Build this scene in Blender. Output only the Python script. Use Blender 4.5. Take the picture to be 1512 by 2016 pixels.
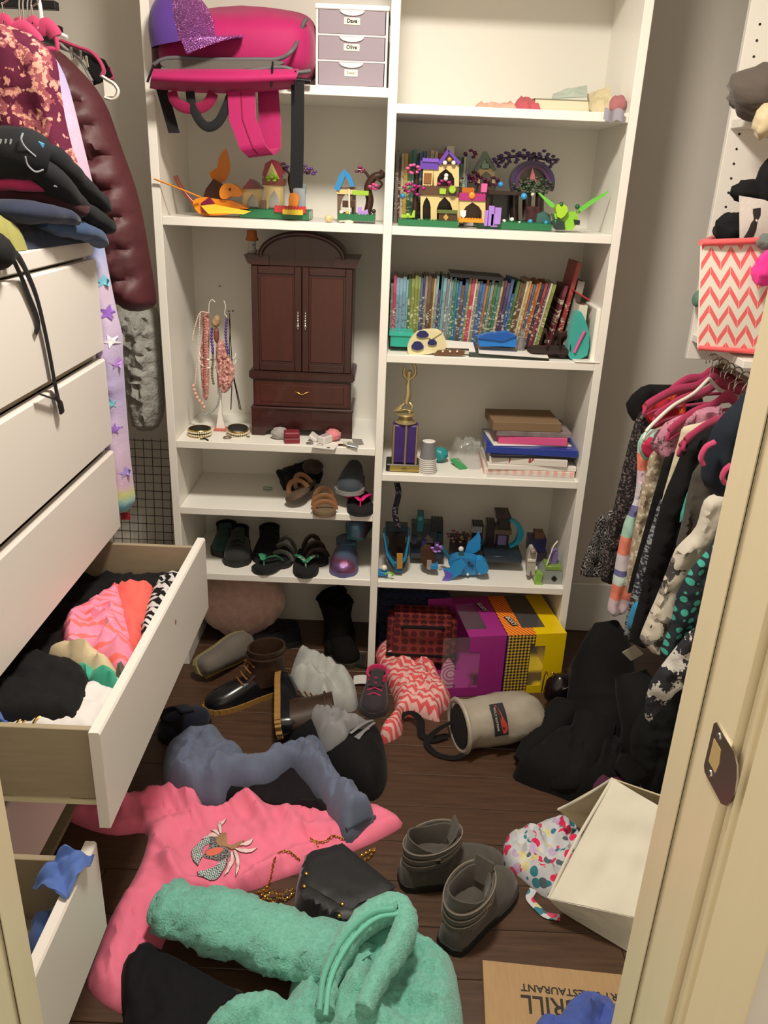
import bpy, bmesh, math, random
import numpy as np
from mathutils import Vector, Matrix, Euler, noise as mnoise, geometry
for o in list(bpy.data.objects):
 bpy.data.objects.remove(o)
SC = bpy.context.scene
COL = SC.collection
R = math.radians
# ------------------------------------------------------------------ camera
CAM = np.array([0.0226, -2.3206, 1.5384])
FPX = 1590.0
PITCH, ROLL = R(22.307), R(2.403)
_c, _s = math.cos(ROLL), math.sin(ROLL)
AX_R = np.array([1., 0, 0])
AX_F = np.array([0, math.cos(PITCH), -math.sin(PITCH)])
AX_D = np.array([0, -math.sin(PITCH), -math.cos(PITCH)])
cd = bpy.data.cameras.new('camera')
cam = bpy.data.objects.new('camera', cd)
COL.objects.link(cam)
cd.sensor_fit = 'VERTICAL'
cd.sensor_height = 36.0
cd.sensor_width = 27.0
cd.lens = FPX / 2016.0 * 36.0
cd.clip_start = 0.02
# image right/up in the world (the phone was held with a slight roll)
img_r = AX_R * _c - AX_D * _s
img_d = AX_R * _s + AX_D * _c
m = Matrix(((img_r[0], -img_d[0], -AX_F[0]), (img_r[1], -img_d[1], -AX_F[1]), (img_r[2], -img_d[2], -AX_F[2])))
cam.matrix_world = Matrix.Translation(CAM) @ m.to_4x4()
SC.camera = cam
# ------------------------------------------------------------------ world, view, light
SC.view_settings.view_transform = 'Standard'
SC.view_settings.look = 'None'
SC.view_settings.gamma = 1.0
SC.view_settings.use_curve_mapping = False
SC.view_settings.exposure = 0.0
w = bpy.data.worlds.new('world')
SC.world = w
w.use_nodes = True
bg = w.node_tree.nodes['Background']
bg.inputs[0].default_value = (1.0, 0.86, 0.66, 1)
bg.inputs[1].default_value = 0.9
LIGHT_POS = (0.0, -0.92, 2.40)
ld = bpy.data.lights.new('ceiling_lamp_light', 'AREA')
ld.shape = 'DISK'
ld.size = 0.26
ld.energy = 36.0
ld.color = (1.0, 0.92, 0.80)
lo = bpy.data.objects.new('ceiling_lamp_light', ld)
lo.location = LIGHT_POS
COL.objects.link(lo)
# ------------------------------------------------------------------ helpers: measuring
def P(u, v, x=None, y=None, z=None):
 """world point where the sight line through a measured photo point meets a plane"""
 a0, b0 = (u - 756.0), (v - 1008.0)
 q = AX_F + (img_r * a0 + img_d * b0) / FPX
 if x is not None:
  t = (x - CAM[0]) / q[0]
 elif y is not None:
  t = (y - CAM[1]) / q[1]
 else:
  t = (z - CAM[2]) / q[2]
 return CAM + q * t
def FL(pts, z=0.015):
 return [tuple(P(u, v, z=z)[:2]) for u, v in pts]
def PY(pts, y):
 return [tuple(P(u, v, y=y)) for u, v in pts]
# ------------------------------------------------------------------ helpers: materials
MATS = {}
def srgb(c):
 if isinstance(c, str):
  c = tuple(int(c[i:i + 2], 16) / 255 for i in (0, 2, 4))
 return tuple(((x / 12.92) if x <= .04045 else ((x + .055) / 1.055) ** 2.4) for x in c) + (1.0,)
class NT:
 """small helper to write shader maths"""
 def __init__(s, nt):
  s.nt = nt
 def n(s, typ, **kw):
  nd = s.nt.nodes.new(typ)
  for k, v in kw.items():
   setattr(nd, k, v)
  return nd
 def put(s, sock, v):
  if isinstance(v, (int, float)):
   sock.default_value = v
  elif isinstance(v, (tuple, list)):
   sock.default_value = v
  else:
   s.nt.links.new(v, sock)
 def m(s, op, a, b=0.0, c=None):
  nd = s.n('ShaderNodeMath', operation=op)
  s.put(nd.inputs[0], a)
  s.put(nd.inputs[1], b)
  if c is not None:
   s.put(nd.inputs[2], c)
  return nd.outputs[0]
 def mix(s, f, a, b):
  nd = s.n('ShaderNodeMix', data_type='RGBA')
  s.put(nd.inputs[0], f)
  s.put(nd.inputs[6], a)
  s.put(nd.inputs[7], b)
  return nd.outputs[2]
 def coord(s, kind='Object'):
  return s.n('ShaderNodeTexCoord').outputs[kind]
 def xyz(s, v):
  nd = s.n('ShaderNodeSeparateXYZ')
  s.nt.links.new(v, nd.inputs[0])
  return nd.outputs
 def noise(s, vec, scale, detail=3.0, rough=.5, col=False):
  nd = s.n('ShaderNodeTexNoise')
  s.put(nd.inputs['Vector'], vec)
  nd.inputs['Scale'].default_value = scale
  nd.inputs['Detail'].default_value = detail
  nd.inputs['Roughness'].default_value = rough
  return nd.outputs[1 if col else 0]
 def voro(s, vec, scale, feature='F1', out=0, rnd=1.0):
  nd = s.n('ShaderNodeTexVoronoi', feature=feature)
  s.put(nd.inputs['Vector'], vec)
  nd.inputs['Scale'].default_value = scale
  nd.inputs['Randomness'].default_value = rnd
  return nd.outputs[out]
 def ramp(s, f, stops, interp='LINEAR'):
  nd = s.n('ShaderNodeValToRGB')
  cr = nd.color_ramp
  cr.interpolation = interp
  while len(cr.elements) < len(stops):
   cr.elements.new(.5)
  for e, (p, c) in zip(cr.elements, stops):
   e.position = p
   e.color = c if len(c) == 4 else srgb(c)
  s.put(nd.inputs[0], f)
  return nd.outputs[0]
 def mapv(s, vec, scale=(1, 1, 1), rot=(0, 0, 0), loc=(0, 0, 0)):
  nd = s.n('ShaderNodeMapping')
  s.put(nd.inputs[0], vec)
  nd.inputs['Scale'].default_value = scale
  nd.inputs['Rotation'].default_value = rot
  nd.inputs['Location'].default_value = loc
  return nd.outputs[0]
 def bump(s, h, strength=.3, dist=.002):
  nd = s.n('ShaderNodeBump')
  nd.inputs['Strength'].default_value = strength
  nd.inputs['Distance'].default_value = dist
  s.put(nd.inputs['Height'], h)
  return nd.outputs[0]
def mat(name, col='808080', rough=.5, metal=0.0, spec=None, fn=None, sheen=0.0, trans=0.0, alpha=1.0, emit=None, coat=0.0, weave=0.0, wscale=900):
 """procedural Principled material; fn(nt) may return a dict with 'color', 'rough', 'normal', 'metal', 'alpha'"""
 if name in MATS:
  return MATS[name]
 mt = bpy.data.materials.new(name)
 mt.use_nodes = True
 nt = NT(mt.node_tree)
 b = mt.node_tree.nodes['Principled BSDF']
 b.inputs['Base Color'].default_value = srgb(col)
 b.inputs['Roughness'].default_value = rough
 b.inputs['Metallic'].default_value = metal
 if spec is not None:
  b.inputs['Specular IOR Level'].default_value = spec
 b.inputs['Sheen Weight'].default_value = sheen
 b.inputs['Transmission Weight'].default_value = trans
 b.inputs['Alpha'].default_value = alpha
 b.inputs['Coat Weight'].default_value = coat
 if emit:
  b.inputs['Emission Color'].default_value = srgb(emit[0])
  b.inputs['Emission Strength'].default_value = emit[1]
 r = fn(nt) if fn else {}
 for k, s in (('color', 'Base Color'), ('rough', 'Roughness'), ('normal', 'Normal'), ('metal', 'Metallic'), ('alpha', 'Alpha')):
  if k in r:
   nt.put(b.inputs[s], r[k])
 if weave and 'normal' not in r:
  h = nt.noise(nt.coord('Object'), wscale, 2.0)
  nt.put(b.inputs['Normal'], nt.bump(h, weave, .001))
 MATS[name] = mt
 return mt
def cloth_mat(name, col, var=.12, rough=.85, sheen=.15, fine=600, bump=.35, fn=None):
 """plain woven or knitted fabric with a little mottling"""
 def f(nt):
  co = nt.coord('Object')
  c0 = srgb(col)
  dark = tuple(x * (1 - var * 1.6) for x in c0[:3]) + (1,)
  lite = tuple(min(1, x * (1 + var)) for x in c0[:3]) + (1,)
  c = nt.mix(nt.noise(co, 14, 4), dark, lite)
  if fn:
   c = fn(nt, co, c)
  return {'color': c, 'normal': nt.bump(nt.noise(co, fine, 2), bump, .0012)}
 return mat(name, col, rough, sheen=sheen, fn=f, spec=.25)
# ------------------------------------------------------------------ helpers: meshes
class MB:
 def __init__(s):
  s.v, s.f, s.mi, s.uv = [], [], [], {}
 def add(s, vs, fs, mi=0):
  o = len(s.v)
  s.v.extend([tuple(map(float, p)) for p in vs])
  s.f.extend([tuple(i + o for i in f) for f in fs])
  s.mi.extend([mi] * len(fs))
  return s
 def xf(s, M, start=0):
  for i in range(start, len(s.v)):
   s.v[i] = tuple(M @ Vector(s.v[i]))
  return s
 def box(s, x0, x1, y0, y1, z0, z1, bev=0.0, mi=0, seg=1):
  if bev <= 0:
   vs = [(x, y, z) for z in (z0, z1) for y in (y0, y1) for x in (x0, x1)]
   fs = [(0, 2, 3, 1), (4, 5, 7, 6), (0, 1, 5, 4), (2, 6, 7, 3), (0, 4, 6, 2), (1, 3, 7, 5)]
   return s.add(vs, fs, mi)
  bm = bmesh.new()
  bmesh.ops.create_cube(bm, size=1)
  for vv in bm.verts:
   vv.co = Vector((x0 + (vv.co.x + .5) * (x1 - x0), y0 + (vv.co.y + .5) * (y1 - y0), z0 + (vv.co.z + .5) * (z1 - z0)))
  bmesh.ops.bevel(bm, geom=bm.edges[:], offset=bev, segments=seg, affect='EDGES', clamp_overlap=True)
  s.bm(bm, mi)
  return s
 def bm(s, bm, mi=0):
  bm.verts.ensure_lookup_table()
  bm.verts.index_update()
  s.add([v.co[:] for v in bm.verts], [[v.index for v in f.verts] for f in bm.faces], mi)
  bm.free()
  return s
 def obox(s, c, size, rot=(0, 0, 0), bev=0.0, mi=0, seg=1):
  st = len(s.v)
  a, b, d = size[0] / 2, size[1] / 2, size[2] / 2
  s.box(-a, a, -b, b, -d, d, bev, mi, seg)
  return s.xf(Matrix.Translation(c) @ Euler(rot).to_matrix().to_4x4(), st)
 def rings(s, rings, caps=True, closed=True, mi=0):
  n = len(rings[0])
  vs = [p for r in rings for p in r]
  fs = []
  for i in range(len(rings) - 1):
   for j in range(n if closed else n - 1):
    k = (j + 1) % n
    fs.append((i * n + j, i * n + k, (i + 1) * n + k, (i + 1) * n + j))
  if caps and closed:
   fs.append(tuple(reversed(range(n))))
   fs.append(tuple((len(rings) - 1) * n + j for j in range(n)))
  return s.add(vs, fs, mi)
 def tube(s, pts, r, n=8, caps=True, mi=0, up=None, flat=1.0, fn=None, closed=False):
  """sweep; r a number or a list; flat = ratio of the second axis; fn(i,a)->radius factor"""
  pts = [Vector(p) for p in pts]
  L = len(pts)
  rr = [r] * L if isinstance(r, (int, float)) else list(r)
  fl = [flat] * L if isinstance(flat, (int, float)) else list(flat)
  rings = []
  nrm = None
  for i, p in enumerate(pts):
   if closed:
    t = (pts[(i + 1) % L] - pts[i - 1])
   else:
    t = (pts[min(i + 1, L - 1)] - pts[max(i - 1, 0)])
   if t.length < 1e-9:
    t = Vector((0, 0, 1))
   t.normalize()
   if nrm is None:
    u0 = Vector(up) if up else (Vector((0, 0, 1)) if abs(t.z) < .9 else Vector((1, 0, 0)))
    nrm = (u0 - t * u0.dot(t)).normalized()
   else:
    u0 = Vector(up) if up and abs(Vector(up).normalized().dot(t)) < .97 else nrm
    q = (u0 - t * u0.dot(t))
    nrm = q.normalized() if q.length > 1e-6 else nrm
   b = t.cross(nrm)
   ring = []
   for j in range(n):
    a = 2 * math.pi * j / n
    k = fn(i, a) if fn else 1.0
    ring.append(p + b * (math.cos(a) * rr[i] * k) + nrm * (math.sin(a) * rr[i] * fl[i] * k))
   rings.append(ring)
  if closed:
   rings.append(rings[0])
  return s.rings(rings, caps and not closed, True, mi)
 def lathe(s, prof, n=24, c=(0, 0, 0), mi=0, M=None, caps=True):
  rings = []
  for r, z in prof:
   rings.append([(c[0] + r * math.cos(2 * math.pi * j / n), c[1] + r * math.sin(2 * math.pi * j / n), c[2] + z) for j in range(n)])
  st = len(s.v)
  s.rings(rings, caps, True, mi)
  if M is not None:
   s.xf(M, st)
  return s
 def prism(s, poly, a, b, plane='xy', mi=0, M=None):
  """extrude a 2D outline between a and b along the third axis"""
  st = len(s.v)
  def q(p, h):
   return {'xy': (p[0], p[1], h), 'xz': (p[0], h, p[1]), 'yz': (h, p[0], p[1])}[plane]
  n = len(poly)
  tri = geometry.tessellate_polygon([[Vector((p[0], p[1], 0)) for p in poly]])
  vs = [q(p, a) for p in poly] + [q(p, b) for p in poly]
  fs = [tuple(t) for t in tri] + [tuple(n + i for i in reversed(t)) for t in tri]
  fs += [(i, (i + 1) % n, n + (i + 1) % n, n + i) for i in range(n)]
  s.add(vs, fs, mi)
  if M is not None:
   s.xf(M, st)
  return s
 def ball(s, c, r, nu=14, nv=10, fn=None, mi=0, M=None):
  r3 = (r, r, r) if isinstance(r, (int, float)) else r
  vs, fs = [], []
  st = len(s.v)
  for i in range(1, nv):
   th = math.pi * i / nv
   for j in range(nu):
    ph = 2 * math.pi * j / nu
    d = Vector((math.sin(th) * math.cos(ph), math.sin(th) * math.sin(ph), math.cos(th)))
    k = fn(d) if fn else 1.0
    vs.append((c[0] + d.x * r3[0] * k, c[1] + d.y * r3[1] * k, c[2] + d.z * r3[2] * k))
  kt = fn(Vector((0, 0, 1))) if fn else 1.0
  kb = fn(Vector((0, 0, -1))) if fn else 1.0
  vs.append((c[0], c[1], c[2] + r3[2] * kt))
  vs.append((c[0], c[1], c[2] - r3[2] * kb))
  for i in range(nv - 2):
   for j in range(nu):
    k = (j + 1) % nu
    fs.append((i * nu + j, (i + 1) * nu + j, (i + 1) * nu + k, i * nu + k))
  T, B = len(vs) - 2, len(vs) - 1
  for j in range(nu):
   k = (j + 1) % nu
   fs.append((T, j, k))
   fs.append((B, (nv - 2) * nu + k, (nv - 2) * nu + j))
  s.add(vs, fs, mi)
  if M is not None:
   s.xf(M, st)
  return s
 def sheet(s, fn, nu, nv, th=.002, mi=0, uv=True):
  """thick sheet from fn(u,v)->point, u,v in 0..1"""
  pts = np.array([[fn(i / nu, j / nv) for j in range(nv + 1)] for i in range(nu + 1)], float)
  du = np.gradient(pts, axis=0)
  dv = np.gradient(pts, axis=1)
  nn = np.cross(du, dv)
  nn /= (np.linalg.norm(nn, axis=2, keepdims=True) + 1e-12)
  top, bot = pts + nn * th / 2, pts - nn * th / 2
  W = nv + 1
  N = (nu + 1) * W
  vs = list(map(tuple, top.reshape(-1, 3))) + list(map(tuple, bot.reshape(-1, 3)))
  o = len(s.v)
  if uv:
   for k in range(2):
    for i in range(nu + 1):
     for j in range(W):
      s.uv[o + k * N + i * W + j] = (i / nu, j / nv)
  fs = []
  for i in range(nu):
   for j in range(nv):
    a = i * W + j
    fs.append((a, a + W, a + W + 1, a + 1))
    fs.append((N + a, N + a + 1, N + a + W + 1, N + a + W))
  for i in range(nu):
   a, b = i * W, (i + 1) * W
   fs.append((a, N + a, N + b, b))
   a, b = i * W + nv, (i + 1) * W + nv
   fs.append((a, b, N + b, N + a))
  for j in range(nv):
   a, b = j, j + 1
   fs.append((a, b, N + b, N + a))
   a, b = nu * W + j, nu * W + j + 1
   fs.append((a, N + a, N + b, b))
  return s.add(vs, fs, mi)
 def build(s, name, mats, parent=None, smooth=35, world=False, fix=True):
  off = Vector((0, 0, 0))
  if world and parent is not None:
   p = parent
   while p is not None:
    off += p.location
    p = p.parent
  me = bpy.data.meshes.new(name)
  me.from_pydata([(a - off.x, b - off.y, c - off.z) for a, b, c in s.v], [], s.f)
  if not isinstance(mats, (list, tuple)):
   mats = [mats]
  for mt in mats:
   me.materials.append(mt)
  if len(mats) > 1:
   me.polygons.foreach_set('material_index', s.mi)
  if s.uv:
   ul = me.uv_layers.new(name='UVMap')
   li = np.zeros(len(me.loops), int)
   me.loops.foreach_get('vertex_index', li)
   arr = np.zeros((len(s.v), 2))
   for k, t in s.uv.items():
    arr[k] = t
   ul.data.foreach_set('uv', arr[li].astype(np.float32).ravel())
  if fix:
   bm = bmesh.new()
   bm.from_mesh(me)
   bmesh.ops.recalc_face_normals(bm, faces=bm.faces[:])
   bm.to_mesh(me)
   bm.free()
  if smooth:
   me.polygons.foreach_set('use_smooth', [True] * len(me.polygons))
   me.set_sharp_from_angle(angle=R(smooth))
  o = bpy.data.objects.new(name, me)
  COL.objects.link(o)
  if parent is not None:
   o.parent = parent
  return o
def tag(o, label=None, cat=None, group=None, kind=None):
 for k, v in (('label', label), ('category', cat), ('group', group), ('kind', kind)):
  if v is not None:
   o[k] = v
 return o
def thing(name, label, cat, loc=(0, 0, 0), rz=0.0, group=None, rot=None):
 o = bpy.data.objects.new(name, None)
 o.empty_display_size = .03
 COL.objects.link(o)
 o.location = loc
 o.rotation_euler = rot if rot else (0, 0, rz)
 return tag(o, label, cat, group)
def struct(name, mb, mt, parent=None, smooth=35):
 o = mb.build(name, mt, parent, smooth)
 if parent is None:
  o['kind'] = 'structure'
 return o
def one(name, mb, mt, label, cat, group=None, loc=(0, 0, 0), rot=(0, 0, 0), smooth=35):
 """a thing that is a single mesh"""
 o = mb.build(name, mt, None, smooth)
 o.location = loc
 o.rotation_euler = rot
 return tag(o, label, cat, group)
def copy_tree(o, parent=None):
 c = o.copy()
 COL.objects.link(c)
 c.parent = parent
 for ch in list(o.children):
  copy_tree(ch, c)
 return c
def arc(c, r, a0, a1, n, plane='xz', off=0.0):
 out = []
 for i in range(n + 1):
  a = R(a0 + (a1 - a0) * i / n)
  x, z = c[0] + r * math.cos(a), c[1] + r * math.sin(a)
  out.append({'xz': (x, off, z), 'xy': (x, z, off), 'yz': (off, x, z), '2': (x, z)}[plane])
 return out
def spline(pts, n=8, closed=False):
 """Catmull-Rom through the points"""
 p = [np.array(q, float) for q in pts]
 out = []
 L = len(p)
 segs = L if closed else L - 1
 for i in range(segs):
  a = p[(i - 1) % L] if closed or i > 0 else p[0] * 2 - p[1]
  b, c = p[i], p[(i + 1) % L]
  d = p[(i + 2) % L] if closed or i + 2 < L else p[-1] * 2 - p[-2]
  for k in range(n):
   t = k / n
   out.append(tuple(.5 * ((2 * b) + (c - a) * t + (2 * a - 5 * b + 4 * c - d) * t * t + (3 * b - a - 3 * c + d) * t ** 3)))
 if not closed:
  out.append(tuple(p[-1]))
 return out
def inside(poly, X, Y):
 """vectorised point in polygon"""
 poly = np.array(poly)
 x0, y0 = poly[:, 0], poly[:, 1]
 x1, y1 = np.roll(x0, -1), np.roll(y0, -1)
 r = np.zeros(X.shape, bool)
 for a, b, c, d in zip(x0, y0, x1, y1):
  if b != d:
   r ^= ((b > Y) != (d > Y)) & (X < (c - a) * (Y - b) / (d - b) + a)
 return r
def polydist(poly, X, Y, closed=True):
 poly = np.array(poly)
 a = poly if closed else poly[:-1]
 b = np.roll(poly, -1, axis=0) if closed else poly[1:]
 best = np.full(X.shape, 1e9)
 for (ax, ay), (bx, by) in zip(a, b):
  dx, dy = bx - ax, by - ay
  L = dx * dx + dy * dy + 1e-12
  t = np.clip(((X - ax) * dx + (Y - ay) * dy) / L, 0, 1)
  best = np.minimum(best, np.hypot(X - ax - t * dx, Y - ay - t * dy))
 return best
def vnoise(X, Y, sc, seed=0.0, octv=3):
 return np.array([mnoise.fractal((x * sc + seed, y * sc - seed * .7, seed * 1.3), 1.0, 2.0, octv) for x, y in zip(X, Y)])
class Heap:
 """crumpled garment or bag lying on something: an outline, a soft edge, hand-placed folds and wrinkles"""
 def __init__(s, outline, h=.03, edge=.03, z0=0.0, ridges=(), wr=.006, wsc=9, seed=1.0, base=None, smooth=3, fold=0.0, fdir=0.0, fsc=25, calm=()):
  s.calm = calm
  s.o = spline([p[:2] for p in outline], smooth, True) if smooth > 1 else [p[:2] for p in outline]
  s.h, s.edge, s.z0, s.rg, s.wr, s.wsc, s.seed, s.base = h, edge, z0, ridges, wr, wsc, seed, base
  s.fold, s.fdir, s.fsc = fold, fdir, fsc
 def lower(s, X, Y):
  z = np.full(X.shape, s.z0)
  if s.base is not None:
   for b in (s.base if isinstance(s.base, (list, tuple)) else [s.base]):
    z = np.maximum(z, b.top(X, Y, -1.0))
  return z
 def top(s, X, Y, outside=None, lift=0.0):
  X, Y = np.asarray(X, float), np.asarray(Y, float)
  d = polydist(s.o, X, Y)
  e = np.clip(d / s.edge, 0, 1)
  k = np.sqrt(np.clip(1 - (1 - e) ** 2, 0, 1))
  z = s.h * k
  for poly, wd, amp in s.rg:
   q = polydist(spline(poly, 4), X, Y, False) / wd
   z = z + amp * np.exp(-q * q) * np.clip(e * 1.6, 0, 1)
  wn = vnoise(X, Y, s.wsc, s.seed)
  z = z + (1 - np.abs(wn) * 2.2) * s.wr * 1.25 * e
  ang = .6 + 1.4 * vnoise(X, Y, s.wsc * .35, s.seed + 4, 1)
  U, V = X * np.cos(ang) + Y * np.sin(ang), -X * np.sin(ang) + Y * np.cos(ang)
  w2 = vnoise(U * 2.0, V * .5, s.wsc * 1.2, s.seed + 6, 2)
  cm = 1.0
  for cx, cy, cr in s.calm:
   cm = cm * (1 - .92 * np.exp(-((X - cx) ** 2 + (Y - cy) ** 2) / (cr * cr)))
  z = z + (.5 - np.clip(np.sqrt(w2 * w2 + .004) * 2.6, 0, 1)) * s.wr * 1.05 * e * cm
  if s.fold:
   ca, sa = math.cos(s.fdir), math.sin(s.fdir)
   t = (X * ca + Y * sa) * s.fsc + vnoise(X, Y, 3.5, s.seed + 9) * 2.5
   z = z + s.fold * (np.abs(np.sin(t)) - .5) * e
  z = np.maximum(z, .0015)
  z = s.lower(X, Y) + z + lift
  if outside is not None:
   z = np.where(inside(s.o, X, Y), z, outside)
  return z
 def mesh(s, res=.012, jitter=.3, lift=None, fine=None, mb=None, under=True):
  """fine=(amp, scale): extra small bumps along z"""
  o = np.array(s.o)
  seg = []
  for i in range(len(o)):
   a, b = o[i], o[(i + 1) % len(o)]
   k = max(1, int(np.hypot(*(b - a)) / res))
   for t in range(k):
    seg.append(a + (b - a) * t / k)
  bd = np.array(seg)
  x0, y0 = o.min(0)
  x1, y1 = o.max(0)
  gx, gy = np.meshgrid(np.arange(x0, x1, res), np.arange(y0, y1, res))
  gx[1::2] += res / 2
  rs = np.random.RandomState(int(s.seed * 10) % 9999)
  gx = gx.ravel() + (rs.rand(gx.size) - .5) * res * jitter
  gy = gy.ravel() + (rs.rand(gy.size) - .5) * res * jitter
  ok = inside(s.o, gx, gy)
  gx, gy = gx[ok], gy[ok]
  ok = polydist(s.o, gx, gy) > res * .45
  gx, gy = gx[ok], gy[ok]
  pts = [Vector(p) for p in bd] + [Vector((a, b)) for a, b in zip(gx, gy)]
  nb = len(bd)
  vs, es, fs, ov, oe, of = geometry.delaunay_2d_cdt(pts, [(i, (i + 1) % nb) for i in range(nb)], [], 1, 1e-6)
  X = np.array([v.x for v in vs])
  Y = np.array([v.y for v in vs])
  Z = s.top(X, Y, None, lift or 0.0)
  if fine:
   e = np.clip(polydist(s.o, X, Y) / s.edge, 0, 1)
   Z = Z + fine[0] * (vnoise(X, Y, fine[1], s.seed + 3, 2)) * (.3 + .7 * e)
  mb = mb or MB()
  n = len(vs)
  top = list(zip(X, Y, Z))
  if not under:
   return mb.add(top, fs)
  lo = s.lower(X, Y)
  bot = list(zip(X, Y, np.minimum(lo + (lift or 0) * .5, Z - .0008)))
  cnt = {}
  for f in fs:
   for i in range(len(f)):
    e = (f[i], f[(i + 1) % len(f)])
    k = (min(e), max(e))
    cnt[k] = None if k in cnt else e
  side = [(e[1], e[0], n + e[0], n + e[1]) for e in cnt.values() if e is not None]
  return mb.add(top + bot, [tuple(f) for f in fs] + [tuple(n + i for i in reversed(f)) for f in fs] + side)
def text_mesh(body, size, M, mt, name, parent=None, extrude=.0004, align='CENTER', bold=0.0, sx=1.0):
 """lettering as a thin mesh; M places the text plane"""
 cu = bpy.data.curves.new(name, 'FONT')
 cu.body = body
 cu.size = size
 cu.align_x = align
 cu.align_y = 'CENTER'
 cu.extrude = extrude
 cu.offset = bold
 cu.resolution_u = 2
 t = bpy.data.objects.new(name, cu)
 COL.objects.link(t)
 dg = bpy.context.evaluated_depsgraph_get()
 me = bpy.data.meshes.new_from_object(t.evaluated_get(dg))
 bpy.data.objects.remove(t)
 me.transform(M @ Matrix.Diagonal((sx, 1, 1, 1)))
 me.materials.clear()
 me.materials.append(mt)
 o = bpy.data.objects.new(name, me)
 COL.objects.link(o)
 if parent is not None:
  o.parent = parent
 return o
# ================================================================== materials of the room
def _wall(nt):
 co = nt.coord('Object')
 return {'color': nt.mix(nt.noise(co, 3, 3), srgb('d0cac2'), srgb('d9d4cc')), 'normal': nt.bump(nt.noise(co, 180, 3), .12, .001)}
M_WALL = mat('wall_paint', 'cdc7bf', .62, fn=_wall)
M_CEIL = mat('ceiling_paint', 'e6e2da', .8)
M_MEL = mat('white_melamine', 'ece9e1', .36, fn=lambda nt: {'rough': nt.m('MULTIPLY_ADD', nt.noise(nt.coord('Object'), 60, 3), .1, .30), 'normal': nt.bump(nt.noise(nt.mapv(nt.coord('Object'), (1, 1, .2)), 260, 3), .05, .0006)})
M_MELB = mat('white_back_panel', 'e2dfd6', .42)
M_CHEST = mat('white_painted_chest', 'd9d3cd', .42, fn=lambda nt: {'normal': nt.bump(nt.noise(nt.coord('Object'), 120, 3), .05, .0006)})
M_RAW = mat('beige_drawer_board', '9a8d76', .6, fn=lambda nt: {'color': nt.mix(nt.noise(nt.mapv(nt.coord('Object'), (3, 30, 30)), 4, 4), srgb('8b7e68'), srgb('a09379'))})
M_TRIM = mat('cream_trim_paint', 'dfd3b6', .34, fn=lambda nt: {'color': nt.mix(nt.noise(nt.mapv(nt.coord('Object'), (30, 30, 1.5)), 3, 4), srgb('ddd0b0'), srgb('e2d6b8'))})
M_BASEB = mat('baseboard_paint', 'd9d8d2', .4)
def _plank(nt):
 co = nt.coord('Object')
 g = nt.noise(nt.mapv(co, (1.1, 16, 16)), 5, 6, .62)
 g2 = nt.noise(nt.mapv(co, (.8, 5, 5)), 4, 3)
 c = nt.mix(nt.m('MULTIPLY_ADD', g, 2.0, -.5), srgb('33231a'), srgb('5e432f'))
 c = nt.mix(nt.m('MULTIPLY', g2, .6), c, srgb('4a3426'))
 return {'color': c, 'rough': nt.m('MULTIPLY_ADD', g, .2, .34), 'normal': nt.bump(g, .12, .001)}
M_FLOOR = mat('dark_wood_plank', '3c2a1e', .45, fn=_plank)
M_FLOORB = mat('floor_underlay', '1c140e', .9)
M_BLACKM = mat('black_metal', '17161a', .4, .3)
M_CHROME = mat('brushed_nickel', 'a39a88', .32, 1.0)
M_STEEL = mat('bright_wire', 'c9c6c0', .22, 1.0)
# ================================================================== room shell
XL, XR, YB, YF, ZC = -1.135, 1.20, 0.345, -1.62, 2.46
fl = struct('floor', MB().box(XL - .1, XR + .1, -2.9, YB + .1, -.06, -.012), M_FLOORB)
random.seed(4)
pw = .125
y = -2.0
row = 0
while y < YB:
 x = XL - random.random() * .9
 while x < XR:
  L = 1.22
  a, b = max(x, XL), min(x + L, XR)
  if b - a > .03:
   pb = MB().box(a + .0007 - (a + b) / 2, b - .0007 - (a + b) / 2, .0007 - pw / 2, pw / 2 - .0007, -.012, 0, .0012)
   p_ = pb.build('plank', M_FLOOR, fl, 0)
   p_.location = ((a + b) / 2, min(y, YB) + pw / 2, 0)
  x += L
 y += pw
 row += 1
struct('wall_back', MB().box(XL - .1, XR + .1, YB, YB + .1, -.05, ZC), M_WALL)
struct('wall_left', MB().box(XL - .1, XL, YF - .12, YB, -.05, ZC), M_WALL)
struct('wall_right', MB().box(XR, XR + .1, YF - .12, YB, -.05, ZC), M_WALL)
struct('ceiling', MB().box(XL - .1, XR + .1, YF - .12, YB + .1, ZC, ZC + .08), M_CEIL)
# front wall with the doorway
DXL, DXR, DZ = -.386, .337, 2.05
struct('wall_front_left', MB().box(XL - .1, DXL - .022, YF - .115, YF - .004, -.05, ZC), M_WALL)
struct('wall_front_right', MB().box(DXR + .022, XR + .1, YF - .115, YF - .004, -.05, ZC), M_WALL)
struct('wall_front_top', MB().box(DXL - .022, DXR + .022, YF - .115, YF - .004, DZ + .022, ZC), M_WALL)
# jambs: board, door stop moulding, casing on both faces
def jamb(name, sx, xin):
 t = bpy.data.objects.new(name, None)
 COL.objects.link(t)
 t.location = (xin, YF, 0)
 t['kind'] = 'structure'
 def bx(nm, x0, x1, y0, y1, bev):
  a, b = sorted((x0 * sx, x1 * sx))
  MB().box(a, b, y0, y1, 0, DZ, bev, seg=2).build(nm, M_TRIM, t)
 bx('jamb_board', 0, .023, -.118, 0, .0015)
 bx("door_stop", -.003, 0, -.050, -.002, .0025)
 bx('casing', .006, .075, -.136, -.118, .005)
 bx('casing', .006, .075, 0, .016, .005)
 return t
jl = jamb('trim_1', -1, DXL)
jr = jamb('trim_2', 1, DXR)
hd = bpy.data.objects.new('trim_3', None)
COL.objects.link(hd)
hd.location = (0, YF, DZ)
hd['kind'] = 'structure'
MB().box(DXL - .02, DXR + .02, -.118, 0, 0, .02, .0015).build('jamb_board', M_TRIM, hd)
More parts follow.
